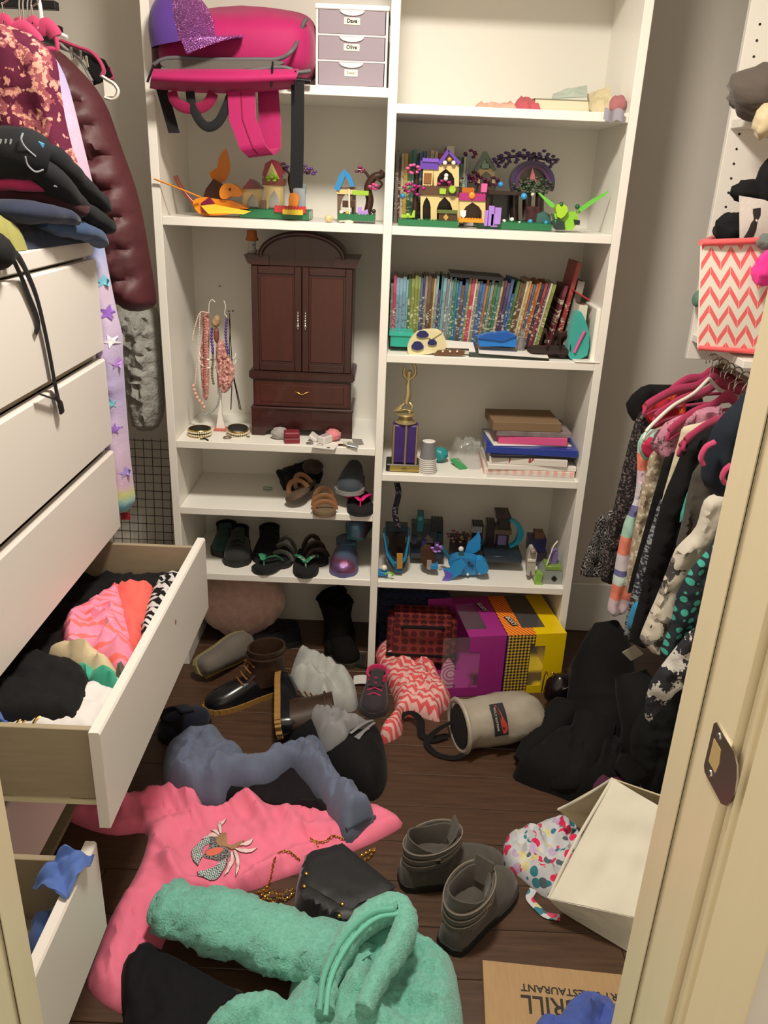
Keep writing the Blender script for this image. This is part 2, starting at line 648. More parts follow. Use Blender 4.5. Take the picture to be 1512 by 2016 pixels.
MB().box(DXL - .075, DXR + .075, -.136, -.118, .006, .075, .005).build('casing', M_TRIM, hd)
# strike plate on the right jamb with its curled lip, two screws and the latch hole
sp = thing('strike_plate', '', '')
for k in ('label', 'category'):
 del sp[k]
sp.parent = jr
zc_ = 1.062 - 0
poly = []
for a in np.linspace(-90, 90, 13):
 poly.append((-.128 + -.014 * math.cos(R(a)), .030 * math.sin(R(a)) * 1.0))
MB().prism([(-.070, -.0285), (-.112, -.0285), (-.122, -.022), (-.127, -.012), (-.129, 0), (-.127, .012), (-.122, .022), (-.112, .0285), (-.070, .0285), (-.066, .024), (-.066, -.024)], -.0016, 0, 'yz').build('plate', M_CHROME, sp)
MB().prism([(-.073, -.013), (-.090, -.013), (-.093, 0), (-.090, .013), (-.073, .013)], -.0019, -.0012, 'yz').build('latch_hole', mat('raw_wood_hole', 'b39a6a', .8), sp)
for zz in (-.021, .021):
 MB().lathe([(0, -.0006), (.0042, -.0006), (.0036, .001), (0, .0013)], 12, M=Matrix.Translation((-.0016, -.081, zz)) @ Matrix.Rotation(R(-90), 4, 'Y')).build('screw', M_STEEL, sp)
sp.location = (0, -.013, zc_)
struct('baseboard_back', MB().box(.66, XR, YB - .014, YB, 0, .20, .004), M_BASEB)
struct('baseboard_left', MB().box(XL, -.64, YB - .014, YB, 0, .20, .004), M_BASEB)
# ceiling lamp: flat drum with glowing diffuser (above the frame)
t = thing('ceiling_lamp', 'round flat ceiling lamp with a white diffuser above the closet', 'lamp', (LIGHT_POS[0], LIGHT_POS[1], ZC))
MB().lathe([(0, -.03), (.15, -.03), (.16, -.02), (.16, 0), (0, 0)], 32).build('base', M_CEIL, t)
MB().lathe([(0, -.050), (.09, -.048), (.135, -.040), (.146, -.030), (0, -.0301)], 32).build('diffuser', mat('lamp_glow', 'ffffff', .5, emit=('fff0d8', 6.0)), t)
# ================================================================== the bookcase
TH = .0235
BD = .335                         # depth to the back panel
BK = thing('bookcase', 'tall white double bookcase with open shelves against the back wall', 'bookcase', (0, 0, 0))
XP = (-.6245, 0.0, .6225)         # panel centre lines
for xp in XP:
 MB().box(xp - TH / 2, xp + TH / 2, 0, BD, 0, 2.2, .0012).build('side_panel', M_MEL, BK)
LZ = [.347, .574, .790, 1.4255, 1.757, 2.14]
RZ = [.3445, .711, 1.0755, 1.4245, 1.7225, 2.10]
for (a, b), zz in (((XP[0], XP[1]), LZ), ((XP[1], XP[2]), RZ)):
 for z in zz:
  MB().box(a + TH / 2 + .0003, b - TH / 2 - .0003, .001, BD - .004, z - .0225, z, .0010).build('shelf', M_MEL, BK)
 MB().box(a + TH / 2, b - TH / 2, BD - .004, BD, .0, 2.2).build('back_panel', M_MELB, BK, 0)
SXL0, SXL1 = XP[0] + TH / 2, XP[1] - TH / 2      # inside of left bay
SXR0, SXR1 = XP[1] + TH / 2, XP[2] - TH / 2      # inside of right bay
# ================================================================== chests of drawers on the left
CX = -.635            # face of the drawer fronts
CD = .49
ZT = [1.354, 1.133, .911, .690, .468, .247]   # tops of the six rows of fronts
FH = .199             # height of a front
def chest(name, label, y0, y1, opens, missing=()):
 """y0 near end, y1 far end; opens: row -> how far pulled out"""
 W = y1 - y0
 t = thing(name, label, 'chest of drawers', (CX, y0, 0))
 MB().box(-CD, -.005, 0, W, 1.362, 1.395, .002).build('top', M_CHEST, t)
 for a in (.0, W - .018):
  MB().box(-CD, -.021, a, a + .018, 0, 1.362, .001).build('side_panel', M_CHEST, t)
 MB().box(-CD + .001, -CD + .006, .018, W - .018, .05, 1.362).build('back_panel', M_RAW, t, 0)
 MB().box(-CD + .01, -.10, .018, W - .018, .012, .026).build('bottom_panel', M_RAW, t, 0)
 for i, z in enumerate(ZT):
  MB().box(-CD + .02, -.022, .018, W - .018, z + .002, z + .014).build('rail', M_RAW, t, 0)
  if i in missing:
   continue
  d = opens.get(i, 0.0)
  dr = bpy.data.objects.new('drawer', None)
  COL.objects.link(dr)
  dr.parent = t
  dr.location = (d, 0, z)
  sz = -.155
  # front with the sloping grip edge along the top
  prof = [(-.019, -FH), (0, -FH), (0, -.004), (-.003, 0), (-.019, 0)]
  mb = MB()
  n = len(prof)
  mb.add([(px_, yy, pz) for yy in (.002, W - .002) for px_, pz in prof], [tuple(range(n)), tuple(range(2 * n - 1, n - 1, -1))] + [(k, (k + 1) % n, n + (k + 1) % n, n + k) for k in range(n)])
  mb.build('drawer_front', M_CHEST, dr)
  for a in (.024, W - .036):
   MB().box(-CD + .07, -.019, a, a + .012, sz - .002, -.012, .001).build('drawer_side', M_RAW, dr)
  MB().box(-CD + .07, -CD + .082, .036, W - .036, sz, -.012).build('drawer_back', M_RAW, dr)
  MB().box(-CD + .082, -.019, .036, W - .036, sz, sz + .004).build('drawer_bottom', M_RAW, dr)
  MB().box(-CD + .07, -.02, .021, .025, sz - .012, sz - .003).build('runner', mat('runner_metal', 'd8cfae', .4, .2), dr)
 return t
OPEN4 = .211
chest('chest_of_drawers', 'tall white chest with an open drawer of clothes and one bottom drawer missing', -1.252, -.472, {3: OPEN4}, (5,))
chest('chest_of_drawers', 'white chest beside the doorway with one low drawer pulled out', -1.604, -1.256, {4: .187})
# ================================================================== fabrics
M_PINK = cloth_mat('hot_pink_fleece', 'f8809e', .05, fine=380)
M_SLATE = cloth_mat('slate_blue_twill', '69728a', .12)
M_BLACKF = cloth_mat('black_fabric', '0f0e10', .2, bump=.3, sheen=.03)
M_NAVYF = cloth_mat('black_navy_fabric', '111116', .2, sheen=.03)
M_PURPLEB = cloth_mat('dark_purple_fabric', '171016', .2, sheen=.03)
M_CANVAS = cloth_mat('white_canvas', 'dcd8c8', .04, fine=900)
M_CANVASIN = cloth_mat('beige_canvas_lining', 'c8bd9b', .05)
M_ROYAL = cloth_mat('royal_blue_cotton', '4a5fae', .15)
M_BLUEC = cloth_mat('cornflower_blue_cotton', '4f6cb0', .2)
M_LGREY = cloth_mat('pale_grey_fleece', 'aeb0ac', .1, fine=300, bump=.6)
M_MGREY = cloth_mat('mid_grey_jersey', '8a8a8c', .12)
M_GOLD = mat('gold_metal', 'd9b15c', .25, 1.0)
M_TEAL = mat('teal_sherpa', '62b39d', .95, sheen=.3, spec=.1, fn=lambda nt: {'color': nt.mix(nt.noise(nt.coord('Object'), 130, 4), srgb('5ba694'), srgb('8fd0c0')), 'normal': nt.bump(nt.noise(nt.coord('Object'), 260, 4), .8, .004)})
M_TEALS = cloth_mat('teal_lining', '74c2ae', .08)
M_BOOTG = mat('taupe_suede', '4d473f', .9, sheen=.2, fn=lambda nt: {'color': nt.mix(nt.noise(nt.coord('Object'), 40, 5), srgb('3d3832'), srgb('57514a')), 'normal': nt.bump(nt.noise(nt.coord('Object'), 500, 3), .3, .001)})
M_SOLED = mat('black_rubber', '1a1917', .65)
M_INSIDE = mat('dark_shoe_lining', '171210', .9)
M_THREAD = mat('pale_braid', '8f8577', .8)
M_CARD = mat('kraft_cardboard', 'a98a62', .8, fn=lambda nt: {'color': nt.mix(nt.noise(nt.mapv(nt.coord('Object'), (8, 1, 1)), 20, 4), srgb('a08159'), srgb('b3946c'))})
M_INK = mat('black_print', '2a2622', .7)
def floral_print(name, basec, cols, scale, thr=.35):
 def f(nt):
  co = nt.coord('Object')
  v = nt.voro(co, scale)
  vc = nt.voro(co, scale, out=1)
  r = nt.xyz(vc)
  stops = [(i / len(cols), c) for i, c in enumerate(cols)]
  c = nt.ramp(r[0], stops, 'CONSTANT')
  return {'color': nt.mix(nt.m('LESS_THAN', v, thr), srgb(basec), c), 'normal': nt.bump(nt.noise(co, 500, 2), .3, .001)}
 return mat(name, basec, .85, fn=f, spec=.2)
M_CONFETTI = floral_print('white_confetti_print', 'c9cbd0', ['e0325f', 'c9cbd0', '3c7f8c', 'd9cf9a', 'd24a6c', 'bfa9c9', 'c9cbd0', '55656e'], 42, .52)
M_PURPFLOW = mat('plum_print', '46173a', .85, fn=lambda nt: (lambda co: {'color': nt.mix(nt.m('MULTIPLY', nt.m('LESS_THAN', nt.voro(co, 24), .42), nt.m('GREATER_THAN', nt.m('SINE', nt.m('MULTIPLY', nt.voro(co, 24), 60)), -.2)), srgb('4a1838'), srgb('9aa6c4'))})(nt.coord('Object')))
def chevron(name, c0, c1, kind='UV', period=.1, amp=.05, wave=.1, rot=0.0, duty=.5, line=None):
 """zig-zag stripes; period along v, wave length along u"""
 def f(nt):
  x = nt.xyz(nt.mapv(nt.coord(kind), rot=(0, 0, rot)))
  tri = nt.m('ABSOLUTE', nt.m('SUBTRACT', nt.m('FRACT', nt.m('DIVIDE', x[0], wave)), .5))
  ph = nt.m('FRACT', nt.m('DIVIDE', nt.m('ADD', x[1], nt.m('MULTIPLY', tri, amp * 2)), period))
  k = nt.m('LESS_THAN', ph, duty)
  c = nt.mix(k, srgb(c0), srgb(c1))
  if line:
   h = nt.m('ABSOLUTE', nt.m('SUBTRACT', nt.m('FRACT', nt.m('MULTIPLY', nt.m('DIVIDE', x[0], wave), 2.0)), .5))
   c = nt.mix(nt.m('GREATER_THAN', h, .478), c, srgb(c0))
  return {'color': c, 'normal': nt.bump(nt.noise(nt.coord('Object'), 600, 2), .25, .001)}
 return mat(name, c1, .8, fn=f, spec=.25)
def stripes(name, cols, kind='Object', axis=0, period=.1, rot=(0, 0, 0), warp=0.0):
 """repeating bands; cols = [(start fraction, colour)]"""
 def f(nt):
  co = nt.coord(kind)
  x = nt.xyz(nt.mapv(co, rot=rot))
  t = nt.m('DIVIDE', x[axis], period)
  if warp:
   t = nt.m('ADD', t, nt.m('MULTIPLY', nt.noise(co, 7, 2), warp))
  return {'color': nt.ramp(nt.m('FRACT', t), cols, 'CONSTANT'), 'normal': nt.bump(nt.noise(nt.coord('Object'), 600, 2), .25, .001)}
 return mat(name, 'ffffff', .85, fn=f, spec=.2)
def heap_thing(name, label, cat, outline_px, mt, zt=.015, res=.012, group=None, fine=None, ridges_px=(), **kw):
 rg = [(FL(pl, zt), wd, am) for pl, wd, am in ridges_px]
 hp = Heap(FL(outline_px, zt), ridges=rg, **kw)
 mb = hp.mesh(res, fine=fine)
 arr = np.array(mb.v)
 c = (float(arr[:, 0].mean()), float(arr[:, 1].mean()), float(arr[:, 2].min()))
 t = one(name, MB(), mt, label, cat, group)
 me = t.data
 bpy.data.objects.remove(t)
 mb.v = [(a - c[0], b - c[1], d - c[2]) for a, b, d in mb.v]
 o = mb.build(name, mt, None, 60)
 o.location = c
 tag(o, label, cat, group)
 return o, hp
# ------------------------------------------------------------------ pink sweatshirt with the crab print
pink_o, H_PINK = heap_thing('sweatshirt', 'hot pink sweatshirt with a crab print spread over the floor', 'sweatshirt',
 [(120, 1594), (180, 1574), (250, 1561), (330, 1549), (368, 1541), (396, 1572), (402, 1590), (440, 1582), (470, 1567), (500, 1564), (540, 1582), (600, 1584), (650, 1577), (700, 1580), (744, 1582), (793, 1614), (760, 1640), (700, 1668), (640, 1695), (590, 1712), (540, 1728), (500, 1745), (430, 1756), (400, 1760), (352, 1800), (322, 1850), (300, 1910), (262, 1985), (215, 1977), (170, 1935), (186, 1880), (212, 1810), (262, 1725), (286, 1665), (284, 1634), (230, 1638), (180, 1628), (132, 1608)],
 M_PINK, zt=.012, h=.020, edge=.026, wr=.009, wsc=7, seed=2.2, res=.0075, calm=[tuple(P(440, 1665, z=.02)[:2]) + (.10,)],
 ridges_px=[([(300, 1570), (360, 1560), (385, 1590)], .022, .030), ([(330, 1625), (420, 1600), (500, 1580)], .018, .016), ([(450, 1570), (500, 1590), (530, 1640)], .020, .022), ([(560, 1600), (600, 1640), (690, 1630)], .02, .016),
               ([(480, 1740), (540, 1705), (640, 1660), (720, 1625)], .014, .015), ([(330, 1700), (350, 1740), (400, 1750)], .018, .020), ([(250, 1780), (230, 1860), (215, 1930)], .03, .018), ([(290, 1640), (330, 1680), (340, 1730)], .02, .012), ([(200, 1590), (260, 1585), (290, 1605)], .025, .022)])
# the crab: flat print following the cloth
def crabpx(u, v):      # from the detail photo (340,1600)-(540,1760), 7.56 x
 return (340 + u / 7.56, 1600 + v / 7.56)
M_PRW = mat('crab_white_print', 'f3d6d4', .8)
M_PRD = mat('crab_dark_print', '3b3440', .8, fn=lambda nt: (lambda co: {'color': nt.mix(nt.m('GREATER_THAN', nt.voro(co, 190, 'DISTANCE_TO_EDGE', 0), .10), srgb('9b9794'), srgb('2d2a36'))})(nt.coord('Object')))
M_PRB = mat('crab_tan_print', 'b08a62', .8, fn=lambda nt: {'color': nt.mix(nt.noise(nt.mapv(nt.coord('Object'), (160, 12, 1), (0, 0, .5)), 3, 2), srgb('8f6a4c'), srgb('c59a72'))})
M_PRO = mat('crab_orange_print', 'e8745c', .8)
M_PRC = chevron('crab_claw_print', 'cfe0da', '3c4a52', 'Object', .0052, .0034, .0085, rot=.6, duty=.45)
M_PRO2 = mat('crab_outline_print', '5c3038', .8)
def decal(name, pts, mt, lift=.0012, res=.004):
 hp = Heap(FL([crabpx(*p) for p in pts], .03), h=0, smooth=2)
 mb = MB()
 o = np.array(hp.o)
 hp.top = lambda X, Y, outside=None, l=0.0: H_PINK.top(X, Y) + lift * 1.5 + .0006
 hp.lower = lambda X, Y: H_PINK.top(X, Y) + lift - .0006
 mb = hp.mesh(res, jitter=.1)
 return mb.build(name, mt, pink_o, 60, world=True)
def grow(pts, k):
 c = np.mean(np.array(pts), 0)
 return [tuple(c + (np.array(p) - c) * k) for p in pts]
def leg(pts, wds):
 """crab leg as an outlined segment chain"""
 out_l, out_r = [], []
 P2 = [np.array(p, float) for p in pts]
 for i, p in enumerate(P2):
  t = P2[min(i + 1, len(P2) - 1)] - P2[max(i - 1, 0)]
  t /= np.hypot(*t)
  nrm = np.array([-t[1], t[0]])
  out_l.append(tuple(p + nrm * wds[i]))
  out_r.append(tuple(p - nrm * wds[i]))
 return out_l + out_r[::-1]
for pts, wd in (([(715, 270), (700, 170), (725, 100), (790, 35)], [14, 26, 30, 3]), ([(690, 300), (650, 250), (575, 225)], [8, 22, 3]), ([(680, 330), (600, 285), (525, 290)], [8, 20, 3]), ([(640, 330), (560, 310), (440, 350)], [8, 16, 3]),
    ([(1000, 480), (1090, 470), (1150, 435), (1190, 395)], [14, 24, 22, 3]), ([(930, 520), (1040, 575), (1140, 570), (1250, 520)], [10, 24, 26, 3]), ([(880, 580), (885, 700), (845, 800), (770, 910)], [14, 28, 26, 4]), ([(920, 560), (960, 650), (970, 780), (942, 940)], [12, 26, 24, 4])):
 big = [w_ + 6 for w_ in wd]
 decal('crab_leg_outline', leg(pts, big), M_PRO2, .0010)
 decal('crab_leg', leg(pts, wd), M_PRW, .0018)
CL1 = [(560, 345), (480, 350), (380, 420), (300, 500), (280, 570), (300, 680), (340, 720), (375, 750), (400, 690), (440, 640), (440, 540), (470, 460), (550, 430)]
CL2 = [(800, 660), (760, 690), (700, 715), (650, 780), (560, 795), (400, 820), (370, 860), (400, 890), (460, 890), (450, 920), (365, 910), (420, 960), (500, 980), (600, 965), (700, 900), (770, 810), (800, 740)]
for cl in (CL1, CL2):
 decal('crab_claw_outline', grow(cl, 1.06), M_PRO2, .0010)
 decal('crab_claw', cl, M_PRC, .0018)
decal('crab_shell', [(540, 420), (570, 350), (640, 325), (690, 340), (780, 470), (860, 560), (850, 620), (760, 690), (690, 700), (560, 680), (455, 650), (470, 610), (540, 500)], M_PRD, .0014)
decal('crab_face', [(500, 590), (560, 540), (690, 500), (755, 520), (700, 580), (580, 640), (500, 630)], M_PRO, .0022)
decal('crab_bow', [(735, 285), (800, 295), (812, 430), (850, 470), (1055, 410), (1040, 450), (960, 510), (880, 540), (800, 490), (690, 480), (640, 410), (680, 330)], M_PRB, .0026)
# ------------------------------------------------------------------ black heap and slate jacket
M_DARKSWEAT = M_PURPLEB
dk_o, H_DK = heap_thing('sweater', 'dark plum sweater crumpled under the slate jacket', 'sweater',
 [(360, 1530), (440, 1525), (520, 1505), (600, 1500), (640, 1540), (655, 1600), (600, 1592), (520, 1578), (480, 1562), (430, 1566), (380, 1560)], M_PURPLEB, zt=.02, h=.030, edge=.03, wr=.008, seed=5.1, base=H_PINK)
bb_o, H_BB = heap_thing('duffel_bag', 'soft black bag slumped beside the slate jacket sleeve', 'bag',
 [(560, 1440), (600, 1400), (640, 1410), (700, 1440), (745, 1432), (762, 1480), (760, 1530), (735, 1560), (690, 1545), (640, 1500), (590, 1470)], M_BLACKF, zt=.03, h=.085, edge=.07, wr=.008, seed=6.3)
jk_o, H_JK = heap_thing('jacket', 'slate blue cotton jacket thrown down with one sleeve over the pink sweatshirt', 'jacket',
 [(318, 1500), (325, 1468), (345, 1446), (390, 1432), (428, 1430), (446, 1452), (478, 1470), (490, 1500), (512, 1502), (528, 1487), (560, 1470), (600, 1467), (632, 1480), (662, 1515), (702, 1562), (738, 1608), (715, 1630), (682, 1652), (655, 1612), (622, 1562), (592, 1530), (572, 1512), (545, 1528), (500, 1545), (455, 1545), (435, 1566), (400, 1566), (350, 1556), (322, 1536)],
 M_SLATE, zt=.035, h=.060, edge=.045, wr=.012, wsc=8, seed=7.7, base=[H_DK, H_PINK, H_BB], res=.0075,
 ridges_px=[([(345, 1530), (370, 1490), (430, 1455)], .012, .022), ([(420, 1540), (455, 1500), (480, 1490)], .012, .018), ([(600, 1480), (650, 1545), (705, 1625)], .03, .020), ([(350, 1470), (400, 1500), (440, 1490)], .012, .014), ([(520, 1500), (570, 1485), (610, 1490)], .014, .016), ([(330, 1510), (350, 1550), (420, 1556)], .012, .014)])
cuff = spline([tuple(p) + (float(H_JK.top(np.array([p[0]]), np.array([p[1]]))[0]) - .002,) for p in FL([(681, 1646), (700, 1636), (720, 1624), (737, 1606)], .035)], 6)
MB().tube(cuff, .0055, 8, flat=1.2).build('cuff', cloth_mat('slate_cuff', '454c5e', .1), jk_o, world=True)
# ------------------------------------------------------------------ dark cloth bottom left
nv_o, H_NV = heap_thing('leggings', 'black leggings bunched on the floor below the teal sleeve', 'leggings',
 [(240, 1935), (262, 1890), (285, 1872), (320, 1868), (370, 1892), (440, 1930), (510, 1962), (560, 1985), (520, 2040), (400, 2100), (260, 2070)], M_NAVYF, zt=.02, h=.045, edge=.045, wr=.006, wsc=8, seed=8.2, base=H_PINK)
# ------------------------------------------------------------------ teal sherpa jacket: body, sleeve, collar
TJ_body = Heap(FL([(560, 1960), (575, 1905), (610, 1850), (650, 1815), (700, 1805), (745, 1790), (796, 1790), (806, 1825), (850, 1845), (890, 1875), (908, 1930), (918, 2020), (910, 2130), (700, 2190), (480, 2190), (395, 2090), (415, 2020), (470, 1985), (525, 1968)], .045), h=.075, edge=.06, wr=.014, wsc=6, seed=9.4, base=[H_PINK, H_NV],
               ridges=[(FL(p, .06), a, b) for p, a, b in (([(790, 1800), (780, 1850), (720, 1930), (680, 2040)], .03, .045), ([(830, 1880), (860, 1960), (850, 2080)], .04, .02), ([(620, 1880), (610, 1960), (600, 2060)], .03, .03), ([(700, 1990), (760, 2040), (780, 2100)], .03, .03))])
mb = TJ_body.mesh(.0078, fine=(.012, 85))
tj = thing('sherpa_jacket', 'teal green fluffy sherpa jacket with a full sleeve lying on the floor', 'jacket', (float(np.mean([p[0] for p in TJ_body.o])), float(np.mean([p[1] for p in TJ_body.o])), 0))
mb.build('body', M_TEAL, tj, 80, world=True)
def bumpy(mb, amp, sc, seed=0.0):
 for i, p in enumerate(mb.v):
  q = Vector(p) * sc + Vector((seed, 0, 0))
  d = mnoise.noise_vector(q)
  mb.v[i] = tuple(Vector(p) + d * amp)
 return mb
sl = spline([tuple(P(u, v, z=z)) for u, v, z in ((318, 1786, .075), (380, 1800, .080), (470, 1826, .080), (560, 1856, .080), (640, 1880, .085), (720, 1920, .085))], 9)
ns = len(sl)
rr = [.052 + .016 * min(1, i / 14) + .004 * math.sin(i * .55) for i in range(ns)]
mb = MB().tube(sl, rr, 34, flat=.82, up=(0, 0, 1))
bumpy(mb, .010, 95, 2.0)
bumpy(mb, .006, 26, 5.0)
mb.build('sleeve', M_TEAL, tj, 80, world=True)
e0, e1 = Vector(sl[0]), Vector(sl[3])
dr = (e0 - e1).normalized()
mb = MB()
c0 = e0 + dr * .002
uu = Vector((0, 0, 1)) - dr * dr.z
uu.normalize()
bb = dr.cross(uu)
ring = [c0 + dr * .004 + bb * (.036 * math.cos(a)) + uu * (.026 * math.sin(a)) for a in np.linspace(0, 2 * math.pi, 25)[:-1]]
mb.tube(ring, .0075, 8, closed=True)
mb.build('cuff', M_TEALS, tj, 60, world=True)
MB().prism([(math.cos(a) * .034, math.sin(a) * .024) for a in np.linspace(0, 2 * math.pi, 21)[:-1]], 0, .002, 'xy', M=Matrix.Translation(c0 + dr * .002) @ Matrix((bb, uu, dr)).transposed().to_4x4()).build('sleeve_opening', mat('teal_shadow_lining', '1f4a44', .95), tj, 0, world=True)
# collar: a folded band standing up around the neck hole, with a zip rib
def zpt(u, v, z):
 return tuple(P(u, v, z=z))
col_path = spline([zpt(640, 1985, .12), zpt(655, 1910, .14), zpt(690, 1845, .16), zpt(740, 1800, .175), zpt(783, 1790, .175), zpt(796, 1825, .165), zpt(780, 1870, .16), zpt(745, 1925, .15), zpt(715, 1990, .14)], 8)
mb = MB().tube(col_path, [.017 + .010 * math.sin(math.pi * i / (len(col_path) - 1)) for i in range(len(col_path))], 16, flat=1.35, up=(0, 0, 1))
bumpy(mb, .006, 100, 8.0)
mb.build('collar', M_TEAL, tj, 80, world=True)
hole = spline([zpt(662, 1975, .105), zpt(672, 1910, .12), zpt(705, 1845, .135), zpt(750, 1815, .14), zpt(772, 1820, .145), zpt(765, 1860, .13), zpt(730, 1920, .12), zpt(700, 1975, .11)], 3, True)
hpn = MB()
hc = np.mean(np.array(hole), 0) - np.array([0, 0, .02])
hpn.add([tuple(hc)] + hole, [(0, i + 1, (i + 1) % len(hole) + 1) for i in range(len(hole))])
hpn.build('collar_lining', M_TEALS, tj, 60, world=True)
zp = spline([zpt(628, 1990, .145), zpt(640, 1915, .165), zpt(678, 1845, .185), zpt(728, 1800, .20), zpt(776, 1790, .20)], 10)
MB().tube(zp, .0055, 8, flat=1.6).build('zip_placket', M_TEALS, tj, 60, world=True)
MB().tube([(a, b, c - .006) for a, b, c in [tuple(np.array(p) + np.array([.012, -.004, 0])) for p in zp]], .005, 8).build('zip_placket', M_TEALS, tj, 60, world=True)
# ------------------------------------------------------------------ black flap purse with chain
pz = .055
pr = [(590, 1686), (606, 1666), (640, 1658), (674, 1653), (735, 1700), (789, 1744), (786, 1768), (740, 1800), (676, 1812), (625, 1786), (579, 1760)]
PW = FL(pr, pz)
pc = np.mean(np.array(PW), 0)
pu = thing('purse', 'black satin flap purse with gold studs and a long gold chain', 'purse', (float(pc[0]), float(pc[1]), 0))
M_SATIN = mat('black_satin', '131318', .5, sheen=.2, fn=lambda nt: {'normal': nt.bump(nt.noise(nt.coord('Object'), 700, 2), .2, .001)})
lowp = [(pc[0] + (a - pc[0]) * .97, pc[1] + (b - pc[1]) * .97) for a, b in PW]
hp = Heap(PW, h=.052, edge=.018, wr=.002, wsc=8, seed=3.3, smooth=2, base=[H_PINK])
hp.z0 = 0.0
hp.base = None
hp.mesh(.011).build('body', M_SATIN, pu, 40, world=True)
fl_ = [(603, 1684), (674, 1657), (780, 1743), (706, 1776), (690, 1790), (602, 1738)]
hf = Heap(FL(fl_, .058), h=.004, edge=.004, wr=.0008, seed=2.0, smooth=1, z0=.0525)
hf.mesh(.012).build('flap', M_SATIN, pu, 40, world=True)
for u, v in ((603, 1718), (599, 1743), (674, 1778), (668, 1801)):
 q = P(u, v, z=.058)
 MB().ball((q[0], q[1], .055), (.0055, .0055, .0042), 12, 8).build('stud', M_GOLD, pu, world=True)
def chain(name, pts, parent, mt, r=.0042, w=.0011, step=.0062):
 """linked chain along a path"""
 pts = spline(pts, 12)
 d, last, out = 0, None, []
 mb = MB()
 k = 0
 acc = 0.0
 for i in range(1, len(pts)):
  a, b = Vector(pts[i - 1]), Vector(pts[i])
  seg = (b - a).length
  while acc <= seg and seg > 0:
   p = a.lerp(b, acc / seg)
   t = (b - a).normalized()
   up = Vector((0, 0, 1)) if abs(t.z) < .9 else Vector((1, 0, 0))
   s1 = t.cross(up).normalized()
   s2 = s1 if k % 2 else (t.cross(s1) + s1 * .4).normalized()
   ring = [p + t * (r * math.cos(q)) + s2 * (r * .6 * math.sin(q)) for q in np.linspace(0, 2 * math.pi, 9)[:-1]]
   mb.tube(ring, w, 4, closed=True)
   k += 1
   acc += step
  acc -= seg
 return mb.build(name, mt, parent, 60, world=True)
def on(H, u, v, dz=.004, z=.03):
 p = P(u, v, z=z)
 hz = max(float(h.top(np.array([p[0]]), np.array([p[1]]), 0.0)[0]) for h in (H if isinstance(H, list) else [H]))
 return (p[0], p[1], max(hz, 0) + dz)
chain('chain', [on(H_PINK, u, v) for u, v in ((676, 1652), (655, 1649), (640, 1655), (622, 1658), (612, 1655), (625, 1664))] , pu, M_GOLD)
chain('chain', [on(H_PINK, u, v) for u, v in ((588, 1690), (570, 1683), (552, 1682), (540, 1700), (530, 1722), (520, 1738), (512, 1752))], pu, M_GOLD)
chain('chain', [on(H_PINK, u, v, .006 + .006 * (i % 3)) for i, (u, v) in enumerate(((505, 1742), (530, 1738), (520, 1752), (535, 1760), (512, 1765), (540, 1748), (560, 1756), (580, 1742), (560, 1748), (525, 1770), (508, 1758)))], pu, M_GOLD)
chain('chain', [on(H_PINK, u, v) for u, v in ((706, 1672), (725, 1662), (738, 1655), (728, 1672), (712, 1680), (730, 1700), (748, 1716))], pu, M_GOLD)
# ------------------------------------------------------------------ footwear builder
def foot_rings(L, st, z0=0.0, n=18, flatb=True):
 """st: list of (s, halfwidth, height, yshift)"""
 rings = []
 for q in st:
  s_, w_, h_ = q[:3]
  ys = q[3] if len(q) > 3 else 0.0
  zb = q[4] if len(q) > 4 else 0.0
  ring = []
  for j in range(n):
   a = 2 * math.pi * j / n
   c, s2 = math.cos(a), math.sin(a)
   yy = w_ * math.copysign(abs(c) ** .8, c)
   zz = h_ * (abs(s2) ** .85) if s2 > 0 else 0.0
   ring.append((s_ * L, yy + ys, z0 + zb + zz))
  rings.append(ring)
 return rings
FOOT = [(0.0, .012, .03), (.02, .026, .045), (.10, .032, .055), (.25, .034, .058), (.40, .036, .058), (.55, .041, .052), (.70, .044, .044), (.82, .042, .036), (.92, .034, .028), (.98, .018, .020), (1.0, .004, .012)]
def sole_poly(L, k=1.0, st=FOOT):
 up = [(s_ * L * (1 + .03 * (k - 1)) if 0 < s_ < 1 else s_ * L + (k - 1) * .08 * (1 if s_ > .5 else -1), w_ * k + .002) for s_, w_, h_ in st]
 return [(a, b) for a, b in up] + [(a, -b) for a, b in reversed(up)]
def scaled(st, kw, kh):
 return [(a, b * kw, c * kh) for a, b, c in st]
def shaft_mesh(levels, th=.004, n=22):
 """levels (z, cx, rx, ry): outer wall up, then inner wall down"""
 rings = []
 for z, cx, rx, ry in levels:
  rings.append([(cx + rx * math.cos(a), ry * math.sin(a), z) for a in np.linspace(0, 2 * math.pi, n + 1)[:-1]])
 for z, cx, rx, ry in reversed(levels[1:]):
  rings.append([(cx + (rx - th) * math.cos(a), (ry - th) * math.sin(a), z - (0 if z == levels[-1][0] else .001)) for a in np.linspace(0, 2 * math.pi, n + 1)[:-1]])
 return MB().rings(rings, True)
